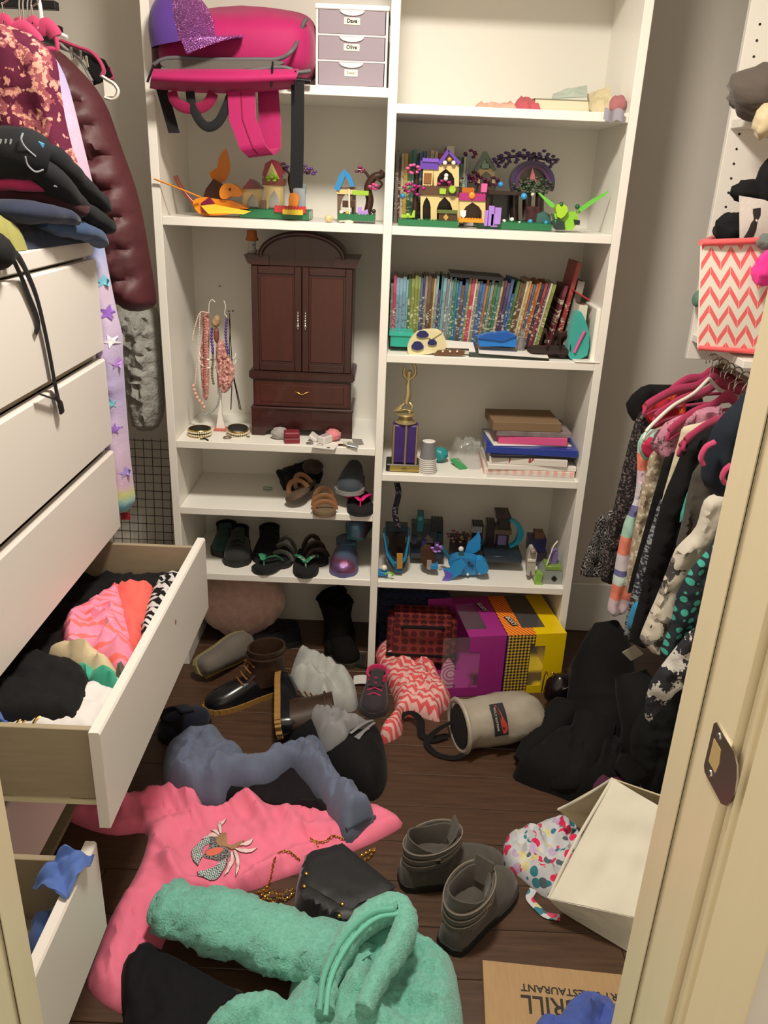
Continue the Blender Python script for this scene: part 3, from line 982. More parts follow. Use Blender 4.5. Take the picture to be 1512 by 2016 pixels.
def ankle_boot(label, heel, toe, L=.235, group=None):
 hx, tx = np.array(heel), np.array(toe)
 d = tx - hx
 t = thing('ankle_boot', label, 'boot', (heel[0], heel[1], 0), math.atan2(d[1], d[0]), group)
 t.scale = (1.09, 1.09, 1.14)
 so = MB().prism(sole_poly(L, 1.05), 0, .016)
 so.build('sole', M_SOLED, t)
 MB().rings(foot_rings(L, scaled(FOOT, 1.0, 1.12), .014)).build('upper', M_BOOTG, t, 70)
 sh = shaft_mesh([(.03, .062, .058, .033), (.07, .058, .053, .034), (.10, .060, .052, .036), (.122, .064, .055, .039)])
 for i, p in enumerate(sh.v):      # rim dips at the sides
  if p[2] > .115:
   sh.v[i] = (p[0], p[1], p[2] - .018 * math.cos((p[0] - .062) / .055 * 1.4) ** 2 + .004)
 sh.build('shaft', M_BOOTG, t, 60)
 MB().prism([(.062 + .050 * math.cos(a), .033 * math.sin(a)) for a in np.linspace(0, 2 * math.pi, 17)[:-1]], .058, .060).build('insole', M_INSIDE, t)
 MB().obox((.112, 0, .118), (.006, .044, .055), (0, .25, 0), .002).build('tongue', M_BOOTG, t)
 for k, (zz, til) in enumerate(((.078, .35), (.092, .30), (.106, .24))):
  ring = [(.066 + .061 * math.cos(a), .043 * math.sin(a), zz + til * .06 * math.cos(a)) for a in np.linspace(0, 2 * math.pi, 33)[:-1]]
  st = MB().tube(ring, .0042, 6, closed=True, flat=1.5, up=(0, 0, 1))
  s_ = st.build('strap', M_BOOTG, t, 60)
  ring = [(.066 + .064 * math.cos(a), .0455 * math.sin(a), zz + .006 + til * .06 * math.cos(a)) for a in np.linspace(0, 2 * math.pi, 33)[:-1]]
  MB().tube(ring, .0012, 4, closed=True).build('braid', M_THREAD, s_, 60)
 MB().obox((.066, -.046, .090), (.012, .003, .012), (0, 0, 0), .001).build('buckle', M_CHROME, t)
 return t
def fxy(u, v, z=0.0):
 return tuple(P(u, v, z=z)[:2])
ankle_boot('taupe suede ankle boot standing beside the gold chain', fxy(788, 1738), fxy(985, 1708), group='taupe ankle boots on the floor')
ankle_boot('taupe suede ankle boot with its toe by the printed shorts', fxy(880, 1872), fxy(1002, 1728), group='taupe ankle boots on the floor')
# ------------------------------------------------------------------ printed shorts, canvas bin, cardboard, blue cloth
hz_o, H_CF = heap_thing('pajama_shorts', 'ruffled white shorts with a confetti print spilling from the canvas bin', 'shorts',
 [(993, 1655), (1002, 1632), (1045, 1618), (1090, 1606), (1125, 1606), (1150, 1635), (1190, 1660), (1180, 1720), (1130, 1745), (1118, 1762), (1070, 1745), (1030, 1712), (998, 1688)], M_CONFETTI, zt=.03, h=.040, edge=.035, wr=.016, wsc=16, seed=4.1, fold=.012, fdir=.3, fsc=70, res=.009)
st_ = spline([on(H_CF, u, v, .004) for u, v in ((1052, 1735), (1045, 1752), (1062, 1772), (1078, 1785), (1105, 1790))], 6)
MB().tube(st_, .009, 8, flat=.25).build('tie', M_CONFETTI, hz_o, 60, world=True)
bn = thing('canvas_bin', 'white canvas storage bin tipped over with its mouth open', 'storage bin', tuple(P(1180, 1840, z=0)))
A = np.array(P(1099, 1594, z=.11)); B = np.array(P(1206, 1533, z=.26)); Cc = np.array(P(1080, 1768, z=.075)); Dd = np.array(P(1262, 1812, z=.11))
B2 = B + np.array([.13, -.10, -.02]); E = np.array(P(1108, 1795, z=.003)); Fp = np.array(P(1215, 1880, z=.003)); G = np.array(P(1290, 1905, z=.003))
A2 = np.array(P(1165, 1665, z=.02))
def quad(a, b, c, d, bow=0.0, nz=.004, seed=0):
 nn = np.cross(b - a, d - a); nn = nn / np.linalg.norm(nn)
 def f(u, v):
  p = (a * (1 - u) + b * u) * (1 - v) + (d * (1 - u) + c * u) * v
  k = math.sin(math.pi * u) * math.sin(math.pi * v)
  return p + nn * (bow * k + nz * mnoise.noise((u * 4 + seed, v * 4, seed)) * math.sqrt(max(0, k)))
 return f
Dn = Dd + np.array([.02, -.0, -.0])
MB().sheet(quad(Cc, B, B2, Dn, .012, .012, 1), 26, 26, .004).build('front_panel', M_CANVAS, bn, 60, world=True)
MB().sheet(quad(A, B, B2 + np.array([.02, .08, -.02]), A + np.array([.20, .06, -.07]), -.01, .008, 2), 14, 14, .004).build('back_panel', M_CANVASIN, bn, 60, world=True)
MB().sheet(quad(Cc, Dn, G, E, .006, .006, 3), 18, 10, .004).build('side_panel', M_CANVAS, bn, 60, world=True)
MB().sheet(quad(E, G, G + np.array([.06, .17, 0]), A2 + np.array([.0, .04, -.015]), 0, .003, 4), 14, 14, .004).build('base_panel', M_CANVASIN, bn, 60, world=True)
MB().sheet(quad(A, A + np.array([.20, .06, -.07]), A2 + np.array([.19, .05, -.01]), A2 + np.array([.02, .02, -.01]), 0, .004, 5), 10, 10, .004).build('side_panel', M_CANVASIN, bn, 60, world=True)
MB().tube(spline([tuple(Cc), tuple((Cc * .6 + B * .4) + np.array([-.004, 0, .012])), tuple(B)], 10), .0035, 6).build('hem', M_CANVAS, bn, 60, world=True)
MB().tube(spline([tuple(A), tuple((A + B) / 2 + np.array([0, 0, -.006])), tuple(B)], 10), .0035, 6).build('hem', M_CANVAS, bn, 60, world=True)
cz = .012
c00, c10, c01 = P(950, 1890, z=cz), P(1340, 1931, z=cz), P(960, 2110, z=cz)
cb = thing('cardboard_box', 'flattened brown cardboard carton with upside down restaurant lettering', 'cardboard box', (float(c00[0]), float(c00[1]), 0))
c11 = c10 + c01 - c00
quad_px = [c00, c10, c11, c01]
MB().prism([(p[0], p[1]) for p in quad_px], .002, cz).build('carton', M_CARD, cb, world=True)
ex = (c10 - c00)[:2]; ex = ex / np.linalg.norm(ex)
tdir = Matrix(((-ex[0], ex[1], 0, 0), (-ex[1], -ex[0], 0, 0), (0, 0, 1, 0), (0, 0, 0, 1)))
off = Matrix.Translation((-c00[0], -c00[1], 0))
def ctext(body, u, v, size, bold=0.0, sx=1.0):
 p = P(u, v, z=cz)
 return text_mesh(body, size, off @ Matrix.Translation((p[0], p[1], cz + .0006)) @ tdir, M_INK, 'lettering', cb, .0003, 'RIGHT', bold, sx)
ctext('BREWERY & RESTAURANT', 1025, 1943, .0225, .0004, 1.02)
ctext('GRILL', 1026, 1974, .0560, .0006, .86)
bl_o, H_BL = heap_thing('t_shirt', 'royal blue t-shirt crumpled on the cardboard carton', 't-shirt',
 [(1040, 2040), (1052, 2000), (1075, 1988), (1100, 1990), (1116, 1962), (1150, 1950), (1190, 1956), (1222, 1980), (1245, 2020), (1240, 2100), (1100, 2120), (1040, 2080)], M_ROYAL, zt=.05, h=.060, edge=.045, wr=.014, wsc=12, seed=3.9, z0=cz + .001, res=.009,
 ridges_px=[([(1060, 2000), (1110, 1998), (1160, 2010)], .010, .012), ([(1150, 1960), (1160, 1990), (1150, 2020)], .012, .014)])
# ================================================================== upright garments: same crumpled sheets, hung in the x-z plane
def vheap(name, label, cat, outline_px, y, mt, h=.02, edge=.02, res=.014, wr=.004, wsc=8, seed=1.0, fold=.006, fsc=60, fdir=0.0, group=None, ridges_px=(), fine=None, parent=None, smooth=2, back=.012, outline=None):
 ol = outline or [(p[0], p[2]) for p in PY(outline_px, y)]
 rg = [([(p[0], p[2]) for p in PY(pl, y)], wd, am) for pl, wd, am in ridges_px]
 hp = Heap(ol, h=h, edge=edge, wr=wr, wsc=wsc, seed=seed, fold=fold, fsc=fsc, fdir=fdir, ridges=rg, smooth=smooth)
 mb = hp.mesh(res, fine=fine)
 a = np.array(mb.v)
 n = len(mb.v) // 2
 zs = a[:, 2].copy()
 zs[n:] = -back * (zs[:n] / (zs[:n].max() + 1e-9))        # bulging back as well
 cx, cz = float(a[:, 0].mean()), float(a[:, 1].max())
 mb.v = [(x - cx, -z, zz - cz) for x, zz, z in zip(a[:, 0], a[:, 1], zs)]
 o = mb.build(name, mt, None, 60)
 o.location = (cx, y, cz)
 if parent is None:
  tag(o, label, cat, group)
 else:
  o.location = (cx - parent.location.x, y - parent.location.y, cz - parent.location.z)
  o.parent = parent
 return o, hp
def print_mat(name, basec, c2, c3, sc=18, thr=.5):
 """all-over blotchy floral print"""
 def f(nt):
  co = nt.coord('Object')
  v = nt.voro(nt.mix(.12, co, nt.noise(co, 20, 2, col=True)), sc)
  n = nt.noise(co, sc * 2.6, 5, .65)
  k = nt.m('GREATER_THAN', nt.m('ADD', nt.m('MULTIPLY', nt.m('SUBTRACT', .55, v), 1.1), nt.m('MULTIPLY', n, .8)), thr)
  c = nt.mix(k, srgb(basec), srgb(c2))
  k2 = nt.m('MULTIPLY', k, nt.m('GREATER_THAN', n, .52))
  return {'color': nt.mix(k2, c, srgb(c3)), 'normal': nt.bump(nt.noise(co, 500, 2), .3, .001)}
 return mat(name, basec, .85, fn=f, spec=.2)
M_MAROONF = print_mat('maroon_floral_print', '5c1f38', '8d4a52', 'cf9585', 26, .46)
M_PUFF = mat('maroon_nylon', '4a1c22', .58, fn=lambda nt: {'color': nt.mix(nt.noise(nt.coord('Object'), 9, 4), srgb('3c161b'), srgb('54232a')), 'normal': nt.bump(nt.noise(nt.coord('Object'), 40, 4), .25, .004)})
def _tiedye(nt):
 co = nt.coord('Object')
 z = nt.xyz(co)[2]
 t = nt.m('FRACT', nt.m('ADD', nt.m('MULTIPLY', z, 1.45), nt.m('MULTIPLY', nt.noise(co, 6, 2), .10)))
 c = nt.ramp(t, [(0, 'a79cc8'), (.16, 'b8a8cb'), (.34, 'c2b0ca'), (.46, '96a3d0'), (.53, '74b4c6'), (.58, '72b8c8'), (.63, 'bcc270'), (.67, 'c0a2bc'), (.84, 'c0adc8'), (1, 'a79cc8')])
 return {'color': c, 'normal': nt.bump(nt.noise(co, 300, 3), .4, .002)}
M_TIEDYE = mat('pastel_tie_dye_plush', 'c9b9e4', .9, sheen=.3, fn=_tiedye)
M_JEANB = cloth_mat('black_denim', '15171b', .2, sheen=.05)
M_JEAND = cloth_mat('dark_blue_denim', '262d42', .2)
M_JEANM = cloth_mat('blue_denim', '2f4566', .2)
M_OLIVE = cloth_mat('olive_cotton', '8d8a4c', .08)
M_MAGENTA = cloth_mat('magenta_knit', 'a52c5c', .15)
M_DMAROON = cloth_mat('dark_maroon_knit', '37141d', .15)
M_SEAM = mat('pale_seam_thread', '8d9098', .9)
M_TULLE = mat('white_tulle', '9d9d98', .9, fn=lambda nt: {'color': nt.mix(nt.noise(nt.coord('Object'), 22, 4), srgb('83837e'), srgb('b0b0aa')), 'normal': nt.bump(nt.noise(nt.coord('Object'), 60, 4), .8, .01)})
M_VELVET = mat('magenta_velvet_flock', 'b5305f', .75, sheen=.3)
M_WPLASTIC = mat('white_hanger_plastic', 'e8e4da', .35)
# hanging rod and bracket arms of the left wall
t = thing('clothes_rod', 'black closet rod with bracket arms on the left wall', 'clothes rod', (-.90, -.2, 1.83))
MB().tube([(0, -.9, 0.012), (0, .5, 0.012)], .011, 14).build('rod', M_BLACKM, t)
for yy, x1, dz in ((-.1, .17, .030), (.10, .10, .012)):
 MB().box(-.235, x1, yy - .012, yy + .012, dz - .008, dz + .008, .001).build('bracket_arm', M_BLACKM, t)
def hanger(name, label, top, le, re, mt, hook_mt, group=None, r=.0045, flat=2.2, hook=.055, bar=True):
 """top: neck point; le, re: shoulder ends"""
 t = thing(name, label, 'hanger', tuple(top), group=group)
 T, Lp, Rp = (np.array(q, float) for q in (top, le, re))
 cr = []
 for e in (Lp, Rp):
  q = e - T
  cr.append([tuple(q * 0 + np.array([0, 0, 0])), tuple(q * .25 + np.array([0, 0, -.006])), tuple(q * .6 + np.array([0, 0, .010])), tuple(q * .9 + np.array([0, 0, .006])), tuple(q)])
 path = spline(cr[0][::-1], 5)[:-1] + spline(cr[1], 5)
 MB().tube(path, r, 8, flat=flat).build('shoulder', mt, t, 60)
 if bar:
  a, b = Lp - T, Rp - T
  MB().tube(spline([tuple(a), tuple(a + np.array([0, 0, -.022])), tuple(a * .7 + np.array([0, 0, -.03])), tuple(b * .7 + np.array([0, 0, -.03])), tuple(b + np.array([0, 0, -.022])), tuple(b)], 5), r * .8, 8).build('bar', mt, t, 60)
 hk = [(0, 0, 0), (0, 0, hook * .5)] + [(.016 * math.cos(R(a)) - .0 + .0, 0, hook * .5 + .018 + .018 * math.sin(R(a))) for a in (-90, -30, 20, 70, 120, 170, 205)]
 MB().tube(spline(hk, 4), .0016, 6).build('hook', hook_mt, t, 60)
 return t
# garments on the left
vheap('puffer_jacket', 'maroon quilted puffer jacket hanging in the corner by the bookcase', 'jacket',
      [(20, 130), (70, 85), (110, 95), (150, 130), (190, 175), (215, 220), (232, 270), (250, 320), (268, 372), (282, 430), (294, 500), (304, 560), (308, 596), (290, 610), (255, 612), (225, 590), (190, 560), (140, 540), (60, 540), (20, 400)], -.24, M_PUFF, h=.085, edge=.06, res=.012, wr=.008, wsc=14, seed=3.1, fold=0, back=.05,
      ridges_px=[([(60, v + 26), (140, v + 18), (210, v), (330, v - 24)], .009, -.020) for v in (140, 195, 250, 312, 374, 436, 496, 556)])
rb_o, H_RB = vheap('robe', 'pastel tie-dye plush robe with stars hanging behind the white chest', 'robe',
      [(60, 92), (100, 104), (128, 150), (146, 210), (163, 280), (180, 350), (196, 420), (206, 490), (216, 545), (232, 622), (241, 660), (242, 700), (246, 760), (251, 830), (257, 900), (264, 960), (266, 985), (255, 1002), (238, 1008), (218, 1000), (205, 900), (190, 700), (150, 500), (110, 300), (70, 150)], -.42, M_TIEDYE, h=.045, edge=.03, res=.012, wr=.006, wsc=9, seed=4.4, fold=.004, back=.03)
def star(c, r, rot):
 return [(c[0] + (r if k % 2 == 0 else r * .42) * math.cos(R(rot + 36 * k)), c[1] + (r if k % 2 == 0 else r * .42) * math.sin(R(rot + 36 * k))) for k in range(10)]
for (u, v), r_, rot, colr in (((198, 556), .015, 20, '6fb9d0'), ((207, 618), .019, 5, '8d62c0'), ((215, 674), .017, 40, 'e6e4ee'), ((226, 720), .015, 15, 'b086cc'), ((216, 797), .014, 30, '7cc0d6'), ((223, 847), .016, 10, '8f66c2'), ((243, 935), .015, 25, '9d8cd0')):
 p = P(u, v, y=-.47)
 hs = Heap(star((p[0], p[2]), r_, rot), h=.001, smooth=1)
 hs.top = lambda X, Y, outside=None, l=0.0: H_RB.top(X, Y) + .0016
 hs.lower = lambda X, Y: H_RB.top(X, Y) + .0008
 mb = hs.mesh(.006, jitter=.1)
 mb.v = [(x - rb_o.location.x, -zz, z - rb_o.location.z) for x, z, zz in mb.v]
 mb.build('star_print', cloth_mat('star_' + colr, colr, .05), rb_o, 0)
vheap('floral_top', 'maroon and blush floral top hanging over the chest', 'top',
      [(-60, 40), (0, 45), (28, 55), (62, 68), (92, 92), (112, 122), (118, 165), (128, 230), (142, 290), (158, 345), (130, 380), (60, 390), (-60, 390)], -.56, M_MAROONF, h=.04, edge=.03, wr=.007, wsc=10, seed=5.7, fold=.005, fsc=40, back=.02)
vheap('blouse', 'cream and yellow blouse behind the floral top', 'blouse', [(-30, 30), (20, 48), (45, 58), (62, 72), (60, 110), (20, 140), (-30, 140)], -.50, cloth_mat('cream_yellow', 'd9cf9c', .1), h=.02, back=.01, seed=2.5)
for k, (tp, ep, yy, lb) in enumerate((((8, 40), (75, 86), -.52, 'magenta velvet hanger above the floral top'), ((66, 44), (110, 72), -.44, 'magenta velvet hanger on the black rod by the bracket'))):
 a, b = P(*tp, y=yy), P(*ep, y=yy)
 hanger('velvet_hanger', lb, a, b, (2 * a[0] - b[0], yy, b[2]), M_VELVET, M_STEEL, 'velvet hangers', .006, 2.4)
for u, yy in ((40, -.5), (47, -.46), (56, -.42), (63, -.38)):
 p = P(u, 40, y=yy)
 one('wire_hook', MB().tube(spline([(0, 0, 0), (.002, 0, .03), (.010, 0, .055), (.004, 0, .075), (-.012, 0, .085)], 5), .0016, 6), M_STEEL, 'thin steel hanger hook on the black left rod', 'hook', 'steel hooks of the left hangers', tuple(p))
p = P(83, 50, y=-.40)
one('white_hanger', MB().tube(spline([(0, 0, 0), (0, 0, .03), (-.003, 0, .06), (-.006, 0, .10)], 5), .0042, 8, flat=1.0).tube([(0, 0, 0), (.05, .0, -.02)], .004, 8), M_WPLASTIC, 'white plastic hanger hook beside the black bracket arm', 'hanger', None, tuple(p))
# bundle of empty hangers at the far end: magenta curve, black strap, clear clip and white loop
yy = -.10
t = thing('skirt_hanger', 'clear plastic clip hanger bunched behind the maroon puffer jacket', 'hanger', tuple(P(160, 95, y=yy)))
MB().tube(spline(PY([(118, 85), (130, 96), (150, 112), (165, 130), (182, 160)], yy), 5), .007, 8, flat=.5).build('bar', mat('clear_plastic', 'c9c2c0', .15, trans=.5), t, 60, world=True)
for u, v in ((140, 105), (158, 108), (170, 122)):
 MB().tube(PY([(u, v - 12), (u + 3, v + 10)], yy - .01), .0035, 6).build('clip', M_STEEL, t, 60, world=True)
t = thing('velvet_hanger', 'magenta velvet hanger with a curled end beside the white loop', 'hanger', tuple(P(180, 110, y=-.13)), group='velvet hangers')
MB().tube(spline(PY([(120, 80), (150, 92), (178, 102), (195, 118), (204, 138), (200, 152)], -.13), 6), .009, 8, flat=.5).build('shoulder', M_VELVET, t, 60, world=True)
one('camisole', MB().sheet(quad(*[np.array(P(u, v, y=-.08)) for u, v in ((160, 100), (206, 118), (222, 150), (185, 168))], .01, .006, 3), 10, 10, .006), M_BLACKF, 'black strappy top bunched on the far left hangers', 'top')
one('camisole', MB().sheet(quad(*[np.array(P(u, v, y=-.05)) for u, v in ((205, 125), (218, 133), (224, 156), (212, 158))], .004, .003, 4), 6, 6, .006), M_VELVET, 'scrap of magenta top behind the white hanger loop', 'top')
t = thing('white_hanger', 'white plastic hanger end curling out below the magenta hanger', 'hanger', tuple(P(200, 150, y=-.16)))
MB().tube(spline(PY([(201, 150), (214, 158), (226, 166), (233, 178), (230, 190), (220, 196), (206, 192)], -.16), 6), .0058, 8, flat=.6).build('loop', M_WPLASTIC, t, 60, world=True)
MB().prism([(a - 0, b) for a, b in [(q[0] - t.location.x, q[2] - t.location.z) for q in PY([(205, 156), (226, 168), (231, 180), (226, 190), (208, 190)], -.155)]], -.002, .002, 'xz').build('web', M_WPLASTIC, t)
# white tulle skirt and wire grid panel in the corner
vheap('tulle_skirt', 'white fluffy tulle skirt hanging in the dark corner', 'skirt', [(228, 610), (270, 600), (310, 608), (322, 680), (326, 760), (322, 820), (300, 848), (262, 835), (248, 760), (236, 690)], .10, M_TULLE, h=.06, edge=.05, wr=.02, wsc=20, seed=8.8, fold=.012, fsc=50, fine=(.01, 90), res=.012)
gp = thing('wire_grid_panel', 'black wire grid panel leaning in the corner behind the robe', 'grid panel', (-.80, .30, .27))
X0, X1, Z0, Z1 = -.13, .165, 0.0, .42
k = 0
x = X0
while x <= X1 + .001:
 MB().tube([(x, -.03, Z0), (x, .02, Z1)], .0013, 5, caps=False).build('wire', M_BLACKM, gp)
 x += .0295
z = Z0
while z <= Z1:
 yy = -.03 + .05 * z / Z1
 MB().tube([(X0, yy, z), (X1, yy, z)], .0013, 5, caps=False).build('wire', M_BLACKM, gp)
 z += .0295
bx_ = thing('storage_box', 'pale grey box on the floor under the wire grid in the corner', 'box', (-.82, .20, 0))
MB().box(-.16, .17, -.12, .13, 0, .262, .006).build('body', mat('grey_board', 'b9b6ae', .7), bx_)
MB().box(-.165, .175, -.125, .135, .235, .268, .005).build('lid', mat('grey_board_lid', 'c4c1b8', .7), bx_)
p = P(247, 1016, y=-.425)
one('red_tag', MB().obox((0, 0, 0), (.024, .002, .02), (0, 0, .1), .0008), mat('red_card', '8e1c2c', .6), 'small red card tag below the robe hem', 'tag', None, tuple(p))
# ------------------------------------------------------------------ pile on top of the chest
CTZ = 1.396
HJ1 = Heap([(-1.10, -1.12), (-.69, -1.10), (-.655, -.80), (-.645, -.50), (-1.10, -.50)], h=.034, edge=.02, z0=CTZ, wr=.006, seed=1.2)
HJ2 = Heap([(-1.0, -1.0), (-.70, -.98), (-.665, -.86), (-.675, -.76), (-1.0, -.74)], h=.018, edge=.012, z0=CTZ, wr=.003, seed=2.2, base=HJ1)
for hp_, nm, lb, ct_, mt_ in ((HJ1, 'jeans', 'dark blue jeans spread flat at the bottom of the pile on the chest', 'jeans', M_JEAND), (HJ2, 'shorts', 'olive cotton shorts lying at the front of the chest top', 'shorts', M_OLIVE)):
 mb = hp_.mesh(.012)
 mb.v = [(x + .85, y + .85, z - CTZ) for x, y, z in mb.v]
 one(nm, mb, mt_, lb, ct_, None, (-.85, -.85, CTZ), smooth=60)
def roll3(name, label, cat, path, rad, mt, flat=.6, n=20, seam=None, bump=.004):
 """soft rolled garment: fat bumpy sweep"""
 pts = spline(path, 7)
 rr = rad if isinstance(rad, (int, float)) else list(np.interp(np.linspace(0, 1, len(pts)), np.linspace(0, 1, len(rad)), rad))
 mb = MB().tube(pts, rr, n, flat=flat, up=(0, 0, 1))
 bumpy(mb, bump, 30, 3.0)
 c = np.mean(np.array(mb.v), 0)
 c[2] = min(v[2] for v in mb.v)
 mb.v = [tuple(np.array(v) - c) for v in mb.v]
 o = mb.build(name, mt, None, 60)
 o.location = c
 return tag(o, label, cat)
def yp(pts):
 return [tuple(P(u, v, y=y)) for u, v, y in pts]
roll3('sweater', 'dark maroon knit sweater folded inside the pile on the chest', 'sweater', yp([(-60, 392, -.72), (0, 388, -.72), (60, 384, -.70), (120, 394, -.66), (165, 418, -.62)]), [.032, .032, .032, .028, .018], M_DMAROON, .75)
roll3('sweater', 'magenta knit sweater peeking out of the pile under the black jeans', 'sweater', yp([(-60, 358, -.74), (0, 360, -.74), (40, 363, -.74), (80, 371, -.72), (108, 380, -.70)]), [.020, .020, .018, .012, .005], M_MAGENTA, .7)
roll3('jeans', 'dark navy jeans folded double under the maroon sweater on the chest', 'jeans', yp([(-60, 420, -.78), (0, 415, -.78), (60, 418, -.76), (120, 425, -.70), (150, 435, -.66)]), [.030, .032, .032, .026, .016], M_JEAND, .6)
roll3('jeans', 'blue denim jeans with a rolled cuff hanging over the chest corner', 'jeans', yp([(80, 438, -.72), (110, 448, -.68), (150, 452, -.62), (185, 466, -.56), (198, 480, -.52)]), [.018, .026, .030, .026, .016], M_JEANM, .6)
jb = thing('jeans', 'black denim jeans on top of the pile with legs trailing down', 'jeans', tuple(P(80, 330, y=-.68)))
def jpart(nm, path, rad, flat, mt=M_JEANB, n=20):
 pts = spline(yp(path), 7)
 rr = list(np.interp(np.linspace(0, 1, len(pts)), np.linspace(0, 1, len(rad)), rad))
 mb = MB().tube(pts, rr, n, flat=flat, up=(0, 0, 1))
 bumpy(mb, .004, 26, 2.0)
 return mb.build(nm, mt, jb, 60, world=True)
jpart('waist', [(-50, 305, -.74), (0, 303, -.74), (45, 303, -.74), (85, 312, -.72)], [.046, .048, .048, .040], .95)
jpart('leg', [(50, 290, -.72), (90, 308, -.70), (130, 345, -.64), (165, 375, -.58), (196, 400, -.52), (210, 412, -.49)], [.026, .038, .036, .030, .026, .012], .7)
jpart('leg', [(60, 325, -.74), (100, 355, -.70), (135, 395, -.64), (170, 422, -.58), (205, 442, -.52), (216, 452, -.49)], [.030, .038, .032, .028, .024, .012], .7)
for path in ([(107, 366, -.735), (125, 375, -.70), (140, 395, -.67), (160, 412, -.63), (185, 428, -.58), (210, 444, -.53)], [(45, 262, -.785), (42, 275, -.79), (50, 290, -.785), (70, 308, -.77)], [(145, 352, -.66), (165, 366, -.62), (190, 384, -.57), (210, 400, -.53)], [(50, 308, -.79), (55, 325, -.785), (70, 338, -.78), (86, 334, -.775)]):
 MB().tube(spline(yp(path), 6), .0016, 5).build('seam', M_SEAM, jb, 60, world=True)
for u in (2, 12, 22):
 MB().tube(yp([(u, 274, -.785), (u - 2, 284, -.785)]), .002, 5).build('rivet', M_SEAM, jb, 60, world=True)
p = P(78, 286, y=-.76)
MB().obox((p[0], p[1], p[2]), (.014, .004, .012), (0, .4, .3), .001).build('tag', mat('blue_tag', '3f8fc0', .5), jb, world=True)
# black belt hanging over the drawer fronts
bl = thing('belt', 'black leather belt draped from the pile over the chest drawers', 'belt', tuple(P(40, 520, x=CX + .01)))
def onface(u, v, d=.006):
 return tuple(P(u, v, x=CX + d))
MB().tube(spline([tuple(P(-20, 450, y=-.88)), tuple(P(10, 474, y=-.90)), tuple(P(36, 506, y=-.90)), onface(52, 535, .014), onface(72, 585, .010), onface(88, 650, .009), onface(100, 710, .009), onface(110, 765, .009), onface(121, 812, .009)], 8), .0085, 6, flat=.25, up=(1, 0, 0)).build('strap', mat('black_leather', '17171a', .45), bl, 60, world=True)
MB().tube(spline([tuple(P(-5, 466, y=-.92)), tuple(P(20, 500, y=-.92)), onface(42, 545, .008), onface(58, 585, .006), onface(72, 620, .006), onface(76, 640, .006), onface(70, 655, .006)], 8), .0075, 6, flat=.25, up=(1, 0, 0)).build('strap', mat('black_leather', '17171a', .45), bl, 60, world=True)
MB().tube([onface(76, 775, .012), onface(110, 787, .012)], .0042, 6, flat=.4).build('strap', mat('black_leather', '17171a', .45), bl, 60, world=True)
MB().tube(spline([onface(108, 778, .012), onface(118, 795, .013), onface(122, 812, .013)], 4), [.006] * 4 + [.010] * 5, 8, flat=.4, up=(1, 0, 0)).build('strap_end', mat('black_leather', '17171a', .45), bl, 60, world=True)
one('sock_roll', MB().ball((0, 0, 0), (.03, .035, .028), 16, 12, fn=lambda d: 1 + .08 * mnoise.noise(d * 3)), M_BLACKF, 'rolled black sock by the belt on the chest top', 'sock', None, tuple(P(-8, 497, y=-.95)))
# ------------------------------------------------------------------ clothes inside the open drawer
DB = .690 - .150
M_PSTRIPE = stripes('pink_coral_stripes', [(0, 'ee8fae'), (.62, 'f0736f'), (.9, 'ee8fae')], 'Object', 1, .030, warp=.35)
M_CORAL = cloth_mat('coral_knit', 'f4655c', .1)
M_ZEBRA = stripes('black_white_stripes', [(0, '17161a'), (.55, 'c9c8c8')], 'Object', 1, .020, warp=1.6, rot=(0, 0, .5))
M_BEIGE = cloth_mat('beige_cotton', 'cdbb98', .1)
M_GREENT = cloth_mat('jade_jersey', '3da78a', .1)
M_WHITET = cloth_mat('white_jersey', 'd8d4d2', .05)
M_KHAKI = cloth_mat('khaki_dark', '5c5a48', .1)
def drawer_heap(name, label, cat, px, mt, h, seed, base=None, wr=.010, edge=.035, zz=.64, ridges_px=(), wsc=12, fold=0.0, res=.010):
 rg = [(FL(pl, zz), wd, am) for pl, wd, am in ridges_px]
 hp = Heap(FL(px, zz), h=max(.02, h - .072), edge=edge, z0=DB + (.064 if name != 'leggings' else 0), wr=wr, wsc=wsc, seed=seed, base=base, ridges=rg, fold=fold)
 mb = hp.mesh(res)
 a = np.array(mb.v)
 # keep the clothes inside the drawer walls
 a[:, 0] = np.clip(a[:, 0], CX - .20, CX + OPEN4 - .022)
 a[:, 1] = np.clip(a[:, 1], -1.252 + .038, -.472 - .038)
 c = (float(a[:, 0].mean()), float(a[:, 1].mean()), float(a[:, 2].min()))
 mb.v = [(x - c[0], y - c[1], z - c[2]) for x, y, z in a]
 o = mb.build(name, mt, None, 60)
 o.location = c
 tag(o, label, cat)
 return o, hp
D1 = Heap([(CX - .20, -1.210), (CX + OPEN4 - .024, -1.210), (CX + OPEN4 - .024, -.515), (CX - .20, -.515)], h=.062, edge=.012, z0=DB, wr=.012, wsc=9, seed=1.1, smooth=1)
mb = D1.mesh(.014)
mb.v = [(x - CX, y + .9, z - DB) for x, y, z in mb.v]
one('leggings', mb, M_BLACKF, 'black leggings filling the bottom of the open drawer', 'leggings', None, (CX, -.9, DB), smooth=60)
_, D2 = drawer_heap('t_shirt', 'plain white t-shirt with gold foil print at the near end of the drawer', 't-shirt', [(0, 1400), (60, 1350), (150, 1330), (230, 1310), (245, 1335), (205, 1400), (185, 1432), (100, 1430), (0, 1425), (-60, 1420), (-60, 1390)], M_WHITET, .105, 2.3, wr=.006, zz=.645)
_, D3 = drawer_heap('striped_sweater', 'black and white striped knit crumpled in the far corner of the drawer', 'sweater', [(290, 1150), (310, 1118), (345, 1110), (372, 1112), (350, 1165), (330, 1200), (300, 1230), (276, 1235), (276, 1200)], M_ZEBRA, .10, 3.3, base=D1, wr=.012, wsc=16, zz=.65)
